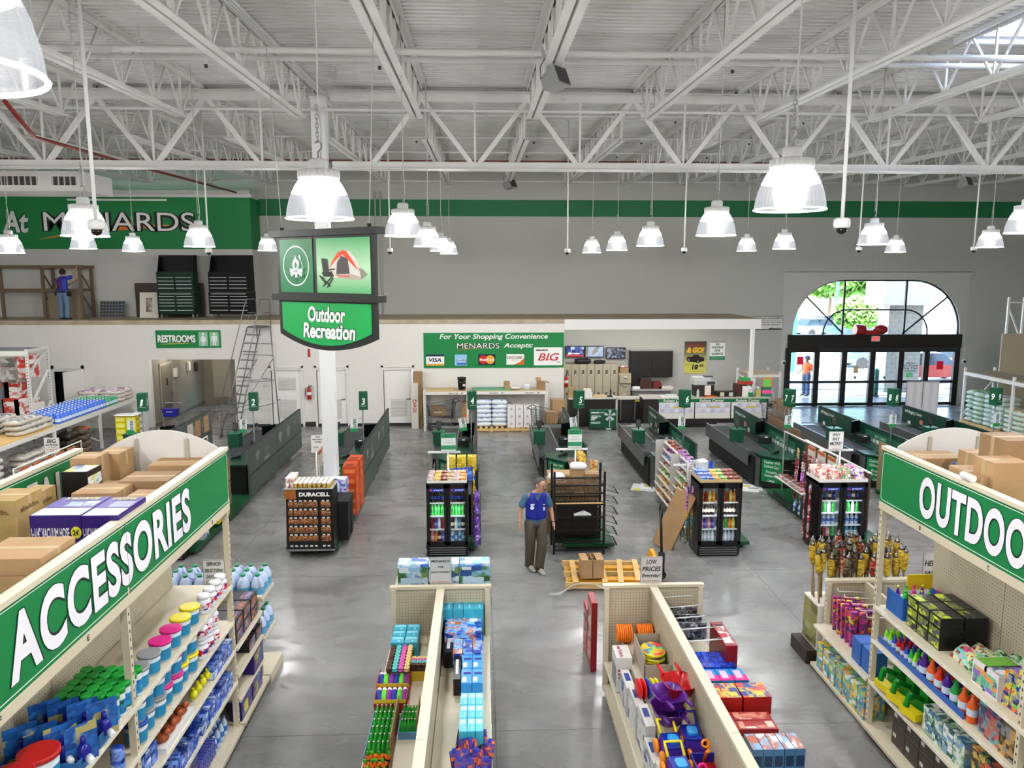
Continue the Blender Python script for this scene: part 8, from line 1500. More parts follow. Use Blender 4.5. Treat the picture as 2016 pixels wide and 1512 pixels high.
for x,x2,y0,h,lb,g in((-.54,0,9.54,1.4,'boxes behind the left middle gondola','l'),):
 es=thing('end_stand','end shelf with pool boxes behind the left middle gondola','shelf',(-.54,9.85,0));bx('shelf',BEIGE,es,-.62,.62,-.28,.3,1.36,1.39);bx('back',BEIGE,es,-.62,.62,-.3,-.28,0,1.39);bx('base',BEIGE,es,-.62,.62,-.28,.3,0,.12)
PB=boxp('pool_box',.40,.24,.29,[pack('pool_photo',['#2a5a2a','#3a7a3a','#8ab4d8','#c9d6e0','#1f4a8c','#6a8a4a'],7),pack('water_top',['#3a7ad0','#8ac0f0','#d8ecfa','#2a5ac0'],9),M('#a8c4d8')],[('t',0,0,1,1,1),('f',0,.86,1,1,1),('f',.1,.08,.8,.36,2)])
for k in range(3):PB.put((-.92+k*.41,9.88,1.39),0,['left','middle','right'][k]+' inflatable pool box standing behind the middle gondola')
sign_card('price_card','grey headquarters card on the left middle gondola',847,1098,888,1148,9.58,[('MENARDS',.13,.9,.1),('YOUR',.36,.3,.08),('DO-IT-YOURSELF',.56,.9,.08),('HEADQUARTERS',.78,.88,.09),('Save BIG Money!',.95,.85,.06,.2,'#c45a2a')],'#b9bcbc');sign_card('price_card','grey low prices everyday card on the right middle gondola',1262,1097,1303,1146,9.5,[('LOW',.18,.5,.18),('PRICES',.46,.88,.19),('Everyday!',.74,.88,.17),('Save BIG Money!',.94,.85,.06,.2,'#c45a2a')],'#c4c2c0')
def ZR(x0,y0,x1,y1,z):a,c,n,f=PZ(x0,y1,z),PZ(x1,y1,z),PZ((x0+x1)/2,y1,z),PZ((x0+x1)/2,y0,z);return a.x,c.x,n.y,f.y
def grid(x0,y0,x1,y1,zt,nx,ny,sp_mats,prints,lb,gp,zb=.82,nm='toy_box',ly=1):
 """rows of alike boxes whose tops fill the photographed rectangle"""
 a,c,n,f=ZR(x0,y0,x1,y1,zt);w,d,h=(c-a)/nx,(f-n)/ny,(zt-zb)/ly;sp=boxp(nm,w*.95,d*.96,h*.99,sp_mats,prints)
 for j in range(ny):
  for i in range(nx):
   for q in range(ly):sp.put((a+(i+.5)*w,n+(j+.5)*d,zb+q*h),RN.uniform(-.03,.03),lb,gp)
TEAL=[M('#3aa8c4',.3),M('#8ad4e4'),M('#1a6a80')];TP=[('t',.1,.55,.9,.92,1),('t',.55,.1,.7,.4,1),('f',0,.0,1,.3,2)];BB=[pack('pool_blue',['#1a3a9c','#2a6ad0','#8ac0f0','#c4643a','#e8ecf4'],11),M('#10164a'),M('#e8e4e0')]
grid(768,1229,822,1265,1.08,2,3,TEAL,TP,'teal goggle box in the block on the left shelf','teal boxes left',nm='goggle_box');grid(871,1152,952,1200,1.26,4,2,TEAL,TP,'teal box in the far block on the right shelf of the pool gondola','teal boxes right far',nm='goggle_box');grid(903,1363,952,1440,1.1,3,3,[M('#4ac0dc',.3),M('#b8ecf4'),M('#1a6a80')],TP,'pale teal box in the near block on the right shelf','teal boxes right near',nm='goggle_box')
grid(873,1211,950,1246,1.14,1,1,BB,[('t',.02,.02,.98,.98,0)],'large blue inflatable boat box on the pool gondola',None,nm='boat_box');grid(891,1250,950,1286,1.06,3,2,BB,[('f',0,.1,1,.4,1)],'small blue boat box on the pool gondola','small blue boxes',nm='boat_box');grid(907,1288,951,1345,1.04,2,2,[M('#3a9ae8',.3),M('#e8f0fa'),M('#2a2a8c')],[('t',.1,.1,.5,.4,1),('t',.2,.6,.9,.75,2)],'bright blue float box on the pool gondola','bright blue boxes',nm='float_box')
for x0,y0,x1,y1,lb in((873,1248,890,1285,'black narrow toy box beside the blue boat boxes'),(891,1288,906,1338,'black narrow toy box beside the bright blue boxes')):grid(x0,y0,x1,y1,1.02,1,1,[M('#101018',.3),M('#d8dce8')],[('t',.3,.2,.7,.8,1)],lb,None,nm='narrow_box')
DN={}
for c_,h_ in dict(brown='#5a3428',aqua='#5ac8c4',pink='#e062b8',cream='#f0d48a').items():DN[c_]=Spec('donut_toy','dive toy',MB().tube([(.022*math.cos(a),.022*math.sin(a),.014)for a in[2*PI*i/12 for i in range(12)]],.013,6,closed=True).mesh('donut_toy',M(h_,.4)))
for(x0,y0,x1,y1,z,nx,ny,cc,lb)in((759,1268,806,1320,1.03,4,9,['brown','aqua','pink','cream'],'column'),(808,1295,840,1312,1.0,3,4,None,'row')):
 a,c,n,f=ZR(x0,y0,x1,y1,z);tray(a,c,n,f,.82,.12,'display tray of ring toys, %s one'%('longer' if nx==4 else 'shorter'),'#c9a82a')
 tag(bx('tray_insert','#4a3a30',None,a+.01,c-.01,n+.01,f-.01,.84,z-.03),'dark insert in the %s tray of ring toys'%('longer' if nx==4 else 'shorter'),'tray')
 for i in range(nx):
  for j in range(ny):
   k=cc[i]if cc else['brown','aqua','pink','cream'][j%4]
   for q in range(2):DN[k].put((a+(i+.5)*(c-a)/nx,n+(j+.5)*(f-n)/ny,z-.03+q*.027),0,'%s ring toy in the %s of its tray'%(k,lb),'ring toys %s %s'%(k,lb))
def torp(body):return Spec('torpedo_toy','dive toy',MB().lathe([(.012,-.13),(.032,-.1),(.036,0),(.03,.07),(.022,.1),(.002,.115)],10,mi=[0,0,0,1,1,1]).xf(Matrix.Translation((0,0,.036))@Matrix.Rotation(-PI/2,4,'X')).mesh('torpedo_toy',[M(body,.3),M('#f0e8ea',.3)]),[('orange_fin',MB().box(-.05,.05,-.1,-.06,.03,.042).mesh('orange_fin','#e84a2a'))])
TPD=[torp(c)for c in('#1f3aa8','#6ad83a','#8a2a9c')]
for y0,y1,nm in((1322,1350,'farther'),(1352,1382,'nearer')):
 a,c,n,f=ZR(742-(y0>1340)*5,y0,803-(y0>1340)*4,y1,.95);tr_=tray(a,c,n,f,.82,.16,'%s red tray of torpedo toys'%nm,'#a82a3a');bx('yellow_lip','#e0c43a',tr_,-(c-a)/2,(c-a)/2,-(f-n)/2-.01,-(f-n)/2-.008,.12,.16);
 for i in range(6):TPD[i%3].put((a+(i+.5)*(c-a)/6,(n+f)/2,.9),0,'%s torpedo toy in the %s red tray'%(['blue','green','purple'][i%3],nm),'torpedo toys %s %d'%(nm,i%3),rot=(math.radians(25),0,0))
GBT=bottle('bubble_bottle','#2aa030','#e8e4d0',.15,.021,'#1f8a2a');GBT.name='bubble_bottle'
for x0,y0,x1,y1,nx,ny,lb in((718,1390,765,1478,5,6,'left'),(786,1390,818,1432,5,3,'right')):
 a,c,n,f=ZR(x0,y0,x1,y1,.95);tray(a-.01,c+.01,n,f,.82,.08,'open carton of green bubble bottles, %s one'%lb,'#5a8ab4')
 for s_ in(1,):o=tag(MB().box(c+.012,c+.02,n,f,0,.26).obj('carton_flap',CARD,None,(0,0,.82)),'raised brown flap of the %s bubble bottle carton'%lb,'carton flap')
 for i in range(nx):
  for j in range(ny):GBT.put((a+(i+.5)*(c-a)/nx,n+(j+.5)*(f-n)/ny,.835),0,'green bubble bottle in the %s carton'%lb,'bubble bottles '+lb,rot=(math.radians(-25),0,0))
CRT=Spec('carrot_toy','dive toy',MB().lathe([(.004,-.1),(.03,.02),(.022,.06)],8).xf(Matrix.Rotation(PI/2-.4,4,'X')).mesh('carrot_toy',M('#f07a1c',.4)),[('green_top',MB().lathe([(.012,.05),(.02,.1),(.001,.16)],5).xf(Matrix.Rotation(PI/2-.9,4,'X')).mesh('green_top','#4ab02a'))])
a,c,n,f=ZR(709,1484,762,1530,.93);tray(a,c,n,f,.82,.1,'open brown carton of orange toys at the lower edge','#8a5a34')
for k in range(12):CRT.put((a+.04+(k%4)*(c-a-.08)/3,n+.08+(k//4)*.12,.92),RN.uniform(-.5,.5),'orange toy with green top in the carton at the lower edge','orange toys')
SNK=Spec('swim_mask_pack','swim mask',MB().hull([(-.06,-.012,0),(.06,-.012,0),(.06,.012,0),(-.06,.012,0)],[(-.05,-.008,.26),(.05,-.008,.26),(.05,.008,.26),(-.05,.008,.26)]).mesh('card',pack('mask_card',['#e2622a','#2a1a6a','#3a2a9c','#7a2a5a','#e2622a'],13)),[('mask',MB().ell((0,-.03,.09),.055,.03,.045).mesh('mask',M('#2a1c4a',.15))),('blue_top',MB().ell((0,0,.25),.032,.012,.03).mesh('blue_top','#1f2f9c'))])
for k in range(22):q=PZ(905+(k%4)*16,1462+(k//4)*20,1.0);SNK.put((q.x,q.y,.83),RN.uniform(-.6,.6),'orange and navy swim mask pack crowded on the right shelf','swim mask packs',rot=(math.radians(RN.uniform(-45,-20)),RN.uniform(-.2,.2),RN.uniform(-.5,.5)))
for z,lb in((.47,'second'),(.15,'lowest')):rowbox(-.05,5.4,9.3,z,12,.2,.25,.27,pack('navy_goods',['#141a4a','#2a3a8c','#0f1230','#8a94c4'],12),'navy toy pack on the %s right shelf of the pool gondola'%lb,'navy packs '+lb,'navy_pack');rowbox(-1.04,5.4,9.3,z,12,.2,.25,.25,pack('green_goods',['#2a8a3a','#c4d83a','#1f5a8c','#e2a22a'],12),'green toy pack on the %s left shelf of the pool gondola'%lb,'green packs '+lb,'green_pack',-PI/2)
# right middle gondola
RBX=[M('#8c1420',.35),pack('yard_print',['#a81c28','#d8a88a','#8c1420','#e8dcd4','#3a1014'],7),M('#e8e4e0')]
for k in range(2):boxp('game_box',.38,.08,1.0-.3*k,RBX,[('f',.1,.1,.9,.9,1)]).put((1.535,10.12+.42*k,.02),PI/2+PI,['farther','nearer'][k]+' dark red game box standing at the left of the toy gondola')
o=boxp('yard_game_box',.62,.14,1.05,RBX,[('t',.1,.1,.9,.9,1),('f',.05,.05,.3,.95,1)]).put((2.90,8.62,.15),PI/2,'tall dark red yard game box on the right of the toy gondola');t_=text('YARD',o,0,-.073,.62,.5,.11,'#f0ecea',.04);t_.rotation_euler=(0,PI/2,0)
DSC=Spec('foam_ring_stack','ring toy',MB().lathe([(.09,0),(.115,.004),(.115,.024),(.09,.028)],20).mesh('ring',M('#f07a14',.4)))
for x,lb in((1.80,'left'),(2.06,'right')):
 for k in range(7):DSC.put((x-.09+k*.028,9.2,.94),0,'orange disc standing in the %s row'%lb,'orange discs '+lb,rot=(0,PI/2,0))
JB_=boxp('slam_box',.19,.32,.44,[M('#dcdad8',.4),M('#c42a34'),M('#8a8a92')],[('f',.1,.6,.9,.66,1),('f',.1,.5,.8,.55,1),('f',.1,.4,.85,.45,2),('l',.1,.1,.9,.7,2)]).put((1.705,8.78,.47),0,'white game box with red lettering on the toy gondola');t_=text("Jump 'N Slam Set",JB_,-.03,0,.443,.28,.06,'#c42a44',.02);t_.rotation_euler=(-PI/2,0,-PI/2)
ca,cc,cn,cf=1.90,2.15,8.22,8.85
oc=thing('display_carton','open beige carton holding rainbow flying discs','box',((ca+cc)/2,(cn+cf)/2,.83));w_,d_=cc-ca+.08,cf-cn
for nm,v in(('front',(-w_/2,w_/2,-d_/2,-d_/2+.008,0,.2)),('back',(-w_/2,w_/2,d_/2-.008,d_/2,0,.27)),('side',(-w_/2,-w_/2+.008,-d_/2,d_/2,0,.28)),('side',(w_/2-.008,w_/2,-d_/2,d_/2,0,.34))):bx(nm+'_wall','#a89a8c',oc,*v)
FR=Spec('flying_disc','flying disc',MB().lathe([(.10,.0),(.15,.006),(.155,.02),(.14,.034),(.10,.036)],24,mi=[0,0,1,2,2]).mesh('flying_disc',[M('#d8dc2a',.35),M('#e8d42a',.35),pack('rainbow',['#f07a3a','#f0c83a','#7ad06a','#2a8ac4','#e84a3a','#f0e43a'],9)]))
for k in range(6):FR.put((2.025,8.53,.86+k*.036),RN.uniform(0,6),'rainbow flying disc stacked in the beige carton','flying discs',rot=(-.12,0,RN.uniform(0,6)))
def barrow(col,loc,rz,lb):
 o=thing('toy_wheelbarrow',lb,'toy',loc,rz);m_=M(col,.25);s=MB();n=16;R_=[]
 for f,z in((.62,0),(.8,.04),(1.0,.15),(1.06,.155),(.97,.15),(.78,.045),(.6,.012)):R_.append([(x*f,y*f,z)for x,y in rounded(.31,.37,.1,4)])
 k=len(R_[0])
 for r in R_:s.v.extend(r)
 for i in range(len(R_)-1):
  for j in range(k):s.f.append([i*k+j,i*k+(j+1)%k,(i+1)*k+(j+1)%k,(i+1)*k+j]);s.m.append(0);s.sm.append(True)
 s.f.append(list(range(k-1,-1,-1)));s.f.append([(len(R_)-1)*k+j for j in range(k)]);s.m+=[0,0];s.sm+=[False,False];s.obj('tray',m_,o)
 for sx in(-1,1):MB().tube([(sx*.10,.15,.15),(sx*.10,.24,.165),(sx*.10,.32,.17)],[.016,.02,.016],8).obj('handle',m_,o)
 MB().lathe([(.05,-.03),(.05,.03)],14).xf(Matrix.Rotation(PI/2,4,'Y')).obj('wheel','#e8cc1c',o,(0,-.13,-.06));return o
barrow('#5a1f86',(1.90,7.26,1.10),math.radians(192),'upper purple toy wheelbarrow on the toy gondola');barrow('#5a1f86',(1.89,7.22,.96),math.radians(185),'lower purple toy wheelbarrow under the other purple one');barrow('#c4141a',(2.05,7.48,1.10),math.radians(8),'red toy wheelbarrow with handles pointing away')
WHL=Spec('toy_wheel_disc','toy',MB().lathe([(.03,-.016),(.09,-.012),(.1,0),(.09,.012),(.03,.016)],18).mesh('d',M('#d81f1c',.3)))
for k,c_ in enumerate(('#d81f1c','#d81f1c','#2a4ac4','#e8d01c','#e8d01c')):Spec('plastic_sled','toy',MB().lathe([(.03,-.016),(.10,-.012),(.115,0),(.10,.012),(.03,.016)],18).mesh('plastic_sled',M(c_,.3))).put((1.72+.05*k,7.86,.95),0,['leftmost red','second red','blue','left yellow','right yellow'][k]+' round toy in the row behind the purple wheelbarrow',None,rot=(0,PI/2,.2))
def mower(loc,rz,hc,lb):
 o=thing('toy_mower',lb,'toy',loc,rz);N_=M('#1a2a9c',.25);O_=M('#f08a1c',.35)
 MB().hull([(-.10,-.16,.05),(.10,-.16,.05),(.12,.14,.05),(-.12,.14,.05)],[(-.08,-.13,.17),(.08,-.13,.17),(.095,.11,.17),(-.095,.11,.17)]).obj('deck',M('#4a2a9c',.25),o);MB().box(-.085,.085,-.135,.115,.17,.185).obj('frame',N_,o);MB().prism(rounded(.1,.13,.03,3,0,-.01),.185,.21,'z').obj('engine_cover',M('#2a9ae0',.3),o)
 MB().tube([(-.08,.13,.17),(-.08,.26,.24),(.08,.26,.24),(.08,.13,.17)],.016,6).obj('handle',hc,o)
 for sx in(-1,1):
  for y in(-.11,.1):MB().lathe([(.02,-.018),(.065,-.016),(.07,0),(.065,.016),(.02,.018)],16).xf(Matrix.Rotation(PI/2,4,'Y')).obj('wheel',O_,o,(sx*.135,y,.07))
mower((1.84,6.82,.83),.08,'#e8d01c','toy lawn mower with yellow handle on the toy gondola');mower((2.06,6.95,.83),-.05,'#1a2a9c','toy lawn mower with blue handle on the toy gondola');mower((1.82,6.45,.83),.05,'#e8d01c','nearest toy lawn mower at the left on the toy gondola')
def wagon(loc,body,pole,lb):
 o=thing('toy_wagon',lb,'toy',loc);b_=M(body,.3)
 for v in((-.12,-.11,-.13,.13),(.11,.12,-.13,.13),(-.11,.11,-.13,-.12),(-.11,.11,.12,.13)):bx('side',b_,o,*v,.06,.17)
 bx('floor',M('#8a1f5a' if body[1]=='e' else '#c4201c',.4),o,-.11,.11,-.12,.12,.06,.075);MB().tube([(0,.1,.1),(0,.02,.25),(0,-.04,.3)],.016,6).tube([(.035*math.cos(a),.06+.0+.035*math.sin(a)*.3,.31+.03*math.sin(a))for a in[2*PI*i/10 for i in range(10)]],.012,6,closed=True).obj('pull_handle',M(pole,.3),o)
 for sx in(-1,1):
  for y in(-.09,.09):MB().lathe([(.045,-.012),(.045,.012)],12).xf(Matrix.Rotation(PI/2,4,'Y')).obj('wheel',M('#f08a1c',.35),o,(sx*.125,y,.045))
wagon((1.95,6.15,.83),'#e8d41c','#d81f8a','yellow toy wagon with pink pull handle');wagon((2.08,6.5,.83),'#1a2a9c','#f08a1c','dark blue toy wagon with orange pull handle')
WBX=pack('white_toy_box',['#d9d8d4','#c4c4c0','#e4e2de','#2a3a8c','#7a8a6a'],7)
for k in range(7):boxp('tall_toy_box',.42,.1,.34+.05*(k%3),[M('#c9c8c4',.4),WBX,M('#1f3a8c')],[('f',.05,.05,.95,.9,1),('t',.2,.2,.6,.8,2)]).put((1.69+.012*(k%3),8.32-k*.45,.47),-PI/2,['farthest','second','third','fourth','fifth','sixth','nearest'][k]+' white toy box standing at the outer left of the toy gondola')
hkm=MB().tube([(0,0,0),(.44,0,.03)],.006,5).tube([(.44,0,.03),(.44,-.03,.06)],.006,4).mesh('peg_hook',M('#d8dadc',.3,.3));hg=thing('hook_row','row of chrome peg hooks on the toy gondola','hooks',(2.27,8.0,0))
for k in range(9):ob('peg_hook',hkm,hg,(0,1.3-k*.15,1.36-(k%2)*.07))
for k in range(12):Spec('black_card_pack','tool pack',MB().box(-.05,.05,-.015,.015,0,.22).mesh('black_card_pack',pack('dark_card',['#141518','#8a8c92','#2a2c30','#c4c6ca'],15))).put((2.38+.1*(k%4),9.2-.22*(k//4),1.06),.1,'black and silver pack hanging on the chrome hooks','hook packs')
def ZG(*a,**k):grid(*a,zb=.84,**k)
NV=[pack('royal',['#1428a0','#1f3ac4','#2a5ae0','#0f1c70'],20),M('#1f3ac4')];ZG(1368,1282,1452,1313,1.0,6,3,NV,[],'royal blue pack in the block right of the toy gondola spine','royal blue packs',nm='blue_pack')
ZG(1392,1316,1476,1340,1.0,3,1,[M('#2a8ad8',.35),M('#e81f8a'),M('#f0c4dc')],[('t',0,.0,1,.45,1),('t',.2,.2,.7,.85,2)],'pink and blue toy box in the row of three','pink blue boxes',nm='pink_box');ZG(1405,1343,1522,1374,1.04,2,1,[M('#a81f1c',.35),pack('party',['#4a1f8c','#e2522a','#d8c43a','#1f3a8c','#c42a2a'],11),M('#5a1210')],[('t',.0,.02,1,.98,1)],'red and purple toy box in the stacked block','red purple boxes',nm='party_box',ly=2);ZG(1432,1400,1537,1436,.92,1,2,[M('#a81f24',.35),pack('coral',['#c4343a','#e8a08a','#a81f24','#f0d0c0'],9)],[('t',.25,.1,.95,.9,1)],'flat red box right of the toy gondola','flat red boxes',nm='flat_red_box');ZG(1482,1442,1588,1476,1.06,5,1,[M('#4a7aa8',.35),pack('white_ride',['#e0e4ea','#8ab0d4','#c46a4a','#dfe6ee'],10),M('#1f3a5a')],[('t',.02,.02,.98,.98,1),('f',.1,.2,.9,.7,2)],'blue and white toy box in the near row of five','blue white toy boxes',nm='ride_box')
for z,lb in((.47,'second'),(.15,'lowest')):rowbox(2.68,5.2,8.3,z,9,.25,.3,.28,pack('red_goods',['#a81f24','#d8c8b8','#2a3a6a','#c4803a'],10),'mixed toy carton on the %s right shelf of the toy gondola'%lb,'mixed cartons '+lb,'toy_carton',PI/2)
# ---------------------------------------------------------------- right tall rack goods
GX=4.72
LIM=[M('#17181a',.35),pack('lime_print',['#17181a','#c4dc1c','#4a4c50','#8a9a1c','#17181a'],13),M('#c4dc1c')]
for q in range(3):
 for i in range(3):
  for j in range(2):boxp('lime_toy_box',.2,.24,.115,LIM,[('f',.05,.1,.95,.9,1),('t',.05,.05,.95,.5,1),('l',.0,.1,1,.9,1)]).put((GX+.12+j*.26,7.82-i*.21,1.62+q*.117),-PI/2,'black and lime toy box in the stack on the top shelf','lime toy boxes')
tr_=tray(GX,GX+.5,8.0,8.34,1.62,.26,'blue display carton of bubble wands on the top right shelf','#1f5aa8')
WND=[bottle('wand_'+c,h,t_,.3,.028,h)for c,h,t_ in(('green','#3ad04a','#2aa83a'),('pink','#e84aa0','#d81f8a'),('purple','#5a2a9c','#e8d43a'))]
for k in range(9):WND[k%3].put((GX+.06+(k%5)*.095,8.08+(k//5)*.15,1.64),0,'%s bubble wand in the blue display carton'%['green','pink','purple'][k%3],'bubble wands %d'%(k%3))
tag(MB().box(0,.3,-.006,.006,0,.18).obj('yellow_header','#e8c41c',None,(GX+.2,8.3,1.86)),'yellow flap over the bubble wand display','carton flap')
CUP=snack('cupcake_pack',['#e08ab0','#5ac4c4','#f0d48a','#7a3a2a','#d84a8a'],.2,.2,.1,18,'toy');GRN=snack('green_pouch',['#2a7a3a','#8ac47a','#e0e8e4','#1a4a2a'],.2,.24,.09,14,'toy');
for k in range(6):CUP.put((GX+.06+.15*(k%2),7.12-.13*(k//2),1.62),-.8,'pink and aqua cupcake toy pack on the top right shelf','cupcake packs',rot=(-.8,0,-PI/2))
for k in range(7):GRN.put((GX+.05+.2*(k%3),6.92-.14*(k//3),1.63),0,'green leafy toy pouch on the top right shelf','green pouches',rot=(-.9,RN.uniform(-.3,.3),-PI/2+RN.uniform(-.5,.5)))
for k in range(3):boxp('white_toy_carton',.2,.34,.24,[M('#dcd8dc',.4),pack('violet_pic',['#8a6ac4','#e89a5a','#5ac4a0','#4a3a6a','#e0d8e4'],10),M('#6aa83a')],[('f',.08,.08,.92,.8,1),('t',.05,.05,.95,.95,1 if k else 2)]).put((GX+.14+.0*k,6.62-.21*k if k<1 else 6.45,1.62)if k<2 else(GX+.5,6.4,1.62),-PI/2,['white and violet toy carton on the top right shelf edge','violet toy carton beside the white one','violet toy carton at the back of the top right shelf'][k])
NET=Spec('light_pack','toy',MB().hull([(-.06,-.05,0),(.06,-.05,0),(.06,.05,0),(-.06,.05,0)],[(-.055,-.02,.3),(.055,-.02,.3),(.055,.02,.3),(-.055,.02,.3)]).mesh('light_pack',pack('net_print',['#1f3a9c','#e2622a','#d8d43a','#8a8c94','#2a2a5a','#4ac45a'],16)))
for k in range(10):
 for j in range(2):NET.put((GX+.06+j*.14,6.32-k*.125,1.62),-PI/2,'blue and orange hanging toy pack at the right picture edge','blue orange packs')
cols=[('lime','#8ae02a'),('lime','#8ae02a'),('blue','#2a4ac4'),('red','#b81f2a'),('red','#b81f2a'),('blue','#2a4ac4'),('green','#2ab84a'),('lime','#8ae02a'),('purple','#4a1f8c'),('purple','#4a1f8c'),('orange','#e2622a'),('red','#d83a24'),('purple','#5a2a9c'),('green','#2a9a4a'),('orange','#e8701c'),('orange','#c45a24')]
_bc={}
for k,(c_,h_)in enumerate(cols):
 sz=(.2,.03)if k<9 else(.28,.05)
 if(c_,sz)not in _bc:_bc[(c_,sz)]=bottle('soap_bottle',h_,h_,sz[0],sz[1],'#c8d4e4')
 for j in range(4 if k<9 else 2):_bc[(c_,sz)].put((GX+j*(.075 if k<9 else.12),8.28-k*.085-(.05*(k-9)if k>8 else 0),1.2),0,'%s %s bubble bottle on the second right shelf'%(c_,'small' if k<9 else 'large'),'%s %s bubble bottles'%(c_,sz[0]))
tag(bx('blue_tray_front','#2a5aa8',None,GX-.06,GX-.05,6.75,8.36,1.2,1.27),'long blue tray front before the bubble bottles','tray');boxp('pattern_box',.3,.3,.36,[pack('aqua_pattern',['#3a7a8c','#c45a4a','#5aa0a8','#8a3a5a','#2a4a6a'],12)]).put((GX+.12,6.42,1.2),-PI/2,'aqua patterned box on the second right shelf');rowbox(GX+.1,5.98,6.25,1.2,2,.14,.3,.3,pack('brown_print',['#5a4a34','#c49a5a','#2a2420','#8a8a8c'],12),'brown printed box at the end of the second right shelf','brown printed boxes')
def dino(k):
 o=thing('toy_truck',['farthest','middle','nearest'][k]+' green toy digger on a yellow base on the third right shelf','toy',(GX+.1,8.16-k*.27,.68),-PI/2+.2);G_=M('#0f7a24',.35);MB().box(-.1,.1,-.06,.14,.09,.2).box(-.06,.06,-.02,.1,.2,.3).obj('cab',G_,o);MB().bar((0,-.04,.22),(0,-.2,.3),.05).bar((0,-.2,.3),(0,-.24,.16),.045).obj('arm',G_,o);MB().box(-.12,.12,-.22,-.1,.04,.12).obj('bucket',M('#e0cc1c',.35),o);MB().box(-.11,.11,-.1,.16,0,.09).obj('track',M('#d8c41c',.35),o)
for k in range(3):dino(k)
rowbox(GX+.1,6.7,7.4,.68,4,.16,.3,.3,pack('bluegreen',['#4a7a9c','#8ab08a','#dfe4e0','#2a5a4a','#7aa0c4'],12),'blue and green toy box on the third right shelf','blue green boxes');rowbox(GX+.1,5.98,6.6,.68,3,.2,.3,.36,pack('kid_print',['#c45a3a','#3a7a4a','#2a2a3a','#d8b45a','#4a3a2a'],12),'dark colourful box at the near end of the third right shelf','colourful boxes')
GRY=[M('#3f3a35',.5),M('#c9c6c0'),M('#57514a')]
for i in range(4):
 for q in range(2):boxp('grey_game_box',.26,.4,.24,GRY,[('f',.1,.4,.35,.6,1),('f',0,.05,1,.12,2),('l',.4,.4,.6,.6,1)]).put((GX+.2,7.9-i*.27,.13+q*.242),-PI/2,'dark grey game box stacked on the bottom right deck','grey game boxes')
BAL=Spec('play_ball','ball',MB().ell((0,0,.1),.1,.1,.1,16,10).mesh('play_ball',pack('ball_rainbow',['#e2422a','#f0c43a','#3ab45a','#2a8ac4','#c44ab0'],6)))
for k in range(5):BAL.put((GX+.02+.02*(k%2),6.85-.2*k,.13+(.1 if k%2 else 0)),k,'rainbow play ball on the bottom right deck','play balls')
tag(bx('blue_tub',M('#1f6ac4',.3),None,GX,GX+.34,8.02,8.36,.45,.66),'blue tub hanging at the far bottom of the right rack','tub')if False else None
# low end of the right rack with hanging wands and torches
RE=thing('low_gondola','low beige gondola end with torches behind the right rack','gondola',(5.2,9.3,0));bw('end_panel',PGY,RE,4.78,6.0,9.98,10.02,.1,1.24);bw('end_cap',BEIGE,RE,4.76,6.02,9.95,10.05,1.24,1.28);bw('back_panel',PGX,RE,5.3,5.34,8.46,9.98,.1,1.26);bw('base_deck',BEIGE,RE,4.6,5.3,8.46,9.96,.05,.09);bw('kick_plate','#1d1c1a',RE,4.64,5.3,8.46,9.96,0,.05);bw('end_base','#2f2722',RE,4.58,6.0,10.05,10.6,0,.2);bw('torch_bin','#dedad2',RE,4.72,6.0,10.06,10.55,.2,.86);upright(RE,4.8,9.95,.1,1.24,-1)
shelf(RE,4.62,5.3,8.48,9.94,.66);bw('bin_print',pack('bamboo_print',['#7a7a3a','#8a8a4a','#5a5a2a','#9a9a6a'],5),RE,4.715,4.72,10.08,10.53,.22,.84)
for k in range(5):ob('peg_hook',hkm,RE,(.1,.5-k*.2,1.16)).rotation_euler=(0,0,PI)
WP=Spec('wand_pack','toy',MB().hull([(-.03,-.02,0),(.03,-.02,0),(.03,.02,0),(-.03,.02,0)],[(-.05,-.025,.48),(.05,-.025,.48),(.05,.025,.48),(-.05,.025,.48)]).mesh('wand_pack',pack('wand_print',['#d81f4a','#e2622a','#3a2a7a','#c43a9c','#2a2a3a','#e8d43a'],14)))
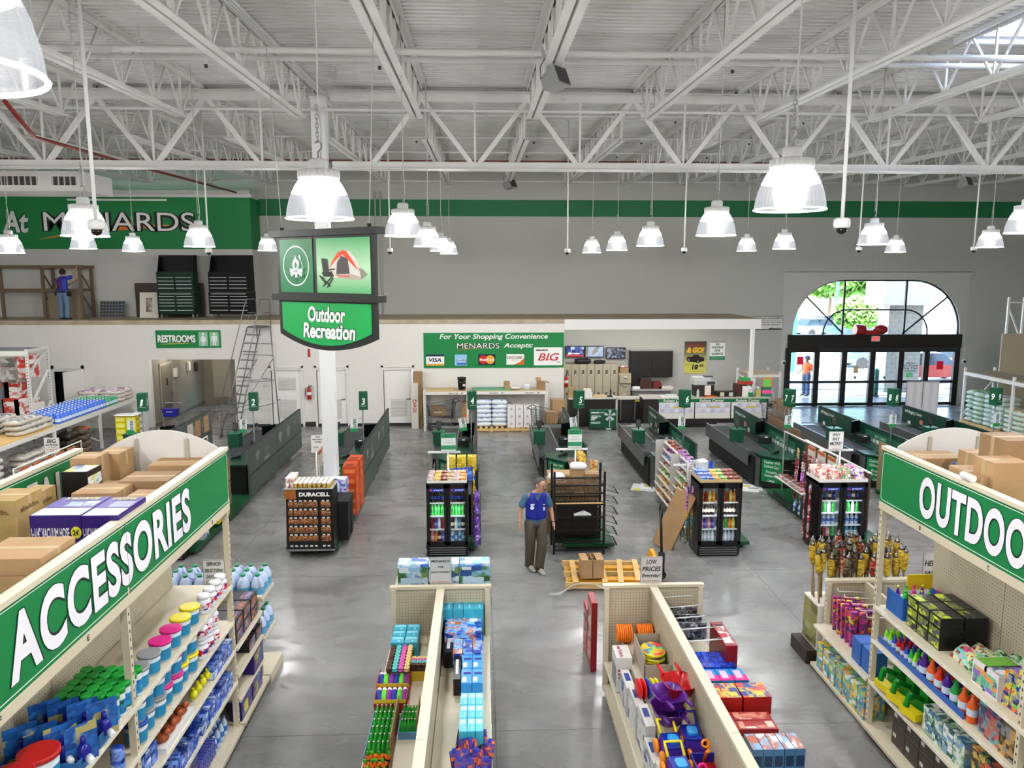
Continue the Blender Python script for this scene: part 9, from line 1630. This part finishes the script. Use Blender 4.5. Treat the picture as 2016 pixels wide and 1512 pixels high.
for k in range(14):WP.put((4.82+.12*(k%3),9.75-.12*(k//3)-.03*(k%3),.66),RN.uniform(-.3,.3),'colourful bubble wand pack standing on the low right gondola','bubble wand packs')
rowbox(4.78,8.5,9.0,.66,2,.24,.2,.3,[M('#1f5aa8',.4)],'blue display box at the post of the right rack','blue display boxes','display_box');rowbox(4.76,8.5,9.85,.09,7,.17,.26,.36,pack('pastel',['#dfe8dc','#e8c43a','#3a8ac4','#8ac47a','#e2a05a'],11),'pastel toy pack on the lowest shelf of the low right gondola','pastel packs','toy_pack')
BMB=M('#8f7648',.6)
TC={n_:Spec('garden_torch','torch',MB().tube([(0,0,0),(0,0,.95)],.013,6).mesh('torch',BMB),[('woven_head',MB().lathe([(.02,.9),(.045,.96),(.05,1.02),(.045,1.06),(.052,1.10),(.045,1.17),(.03,1.2)],10).mesh('woven_head',pack('weave_'+n_,c_,22,(1,1,2)))),('oil_can',MB().lathe([(.036,1.19),(.04,1.215),(.022,1.245),(.012,1.25),(.013,1.28),(.004,1.29)],10).mesh('oil_can',M('#8d8a88',.2,1.0)))])for n_,c_ in(('yellow',['#c9a01c','#8a6a14','#e0c44a','#b48c1a']),('red',['#a81a1c','#5a1210','#d8b48a','#c42a24']),('dark',['#2a211c','#8a7a5a','#1a1512','#4a3a2c']))}
for k in range(44):
 n_=['yellow','yellow','dark','red','dark','yellow','red','dark','yellow','yellow','yellow'][k%11]
 TC[n_].put((4.80+(k%11)*.112+RN.uniform(-.02,.02),10.14+(k//11)*.105,.3+.05*(k//11)+RN.uniform(0,.12)),RN.uniform(0,3),'%s woven garden torch in the bin behind the right rack'%n_,n_+' torches',rot=(RN.uniform(-.06,.06),RN.uniform(-.08,.08),0))
for k in range(12):B['clear'].put((5.42+.09*(k%4),9.3+.12*(k//4),1.0),0,'clear bottle behind the back panel of the right gondola end','clear bottles at end')
tag(bx('bottle_stand',BEIGE,None,5.36,5.8,9.2,9.7,0,1.0),'beige stand under the clear bottles of the right gondola end','stand');sign_card('price_card','white card half hidden behind the right rack panel',1817,1088,1850,1140,9.15,[('HERE',.4,.8,.2),('SAVE',.75,.8,.14)])
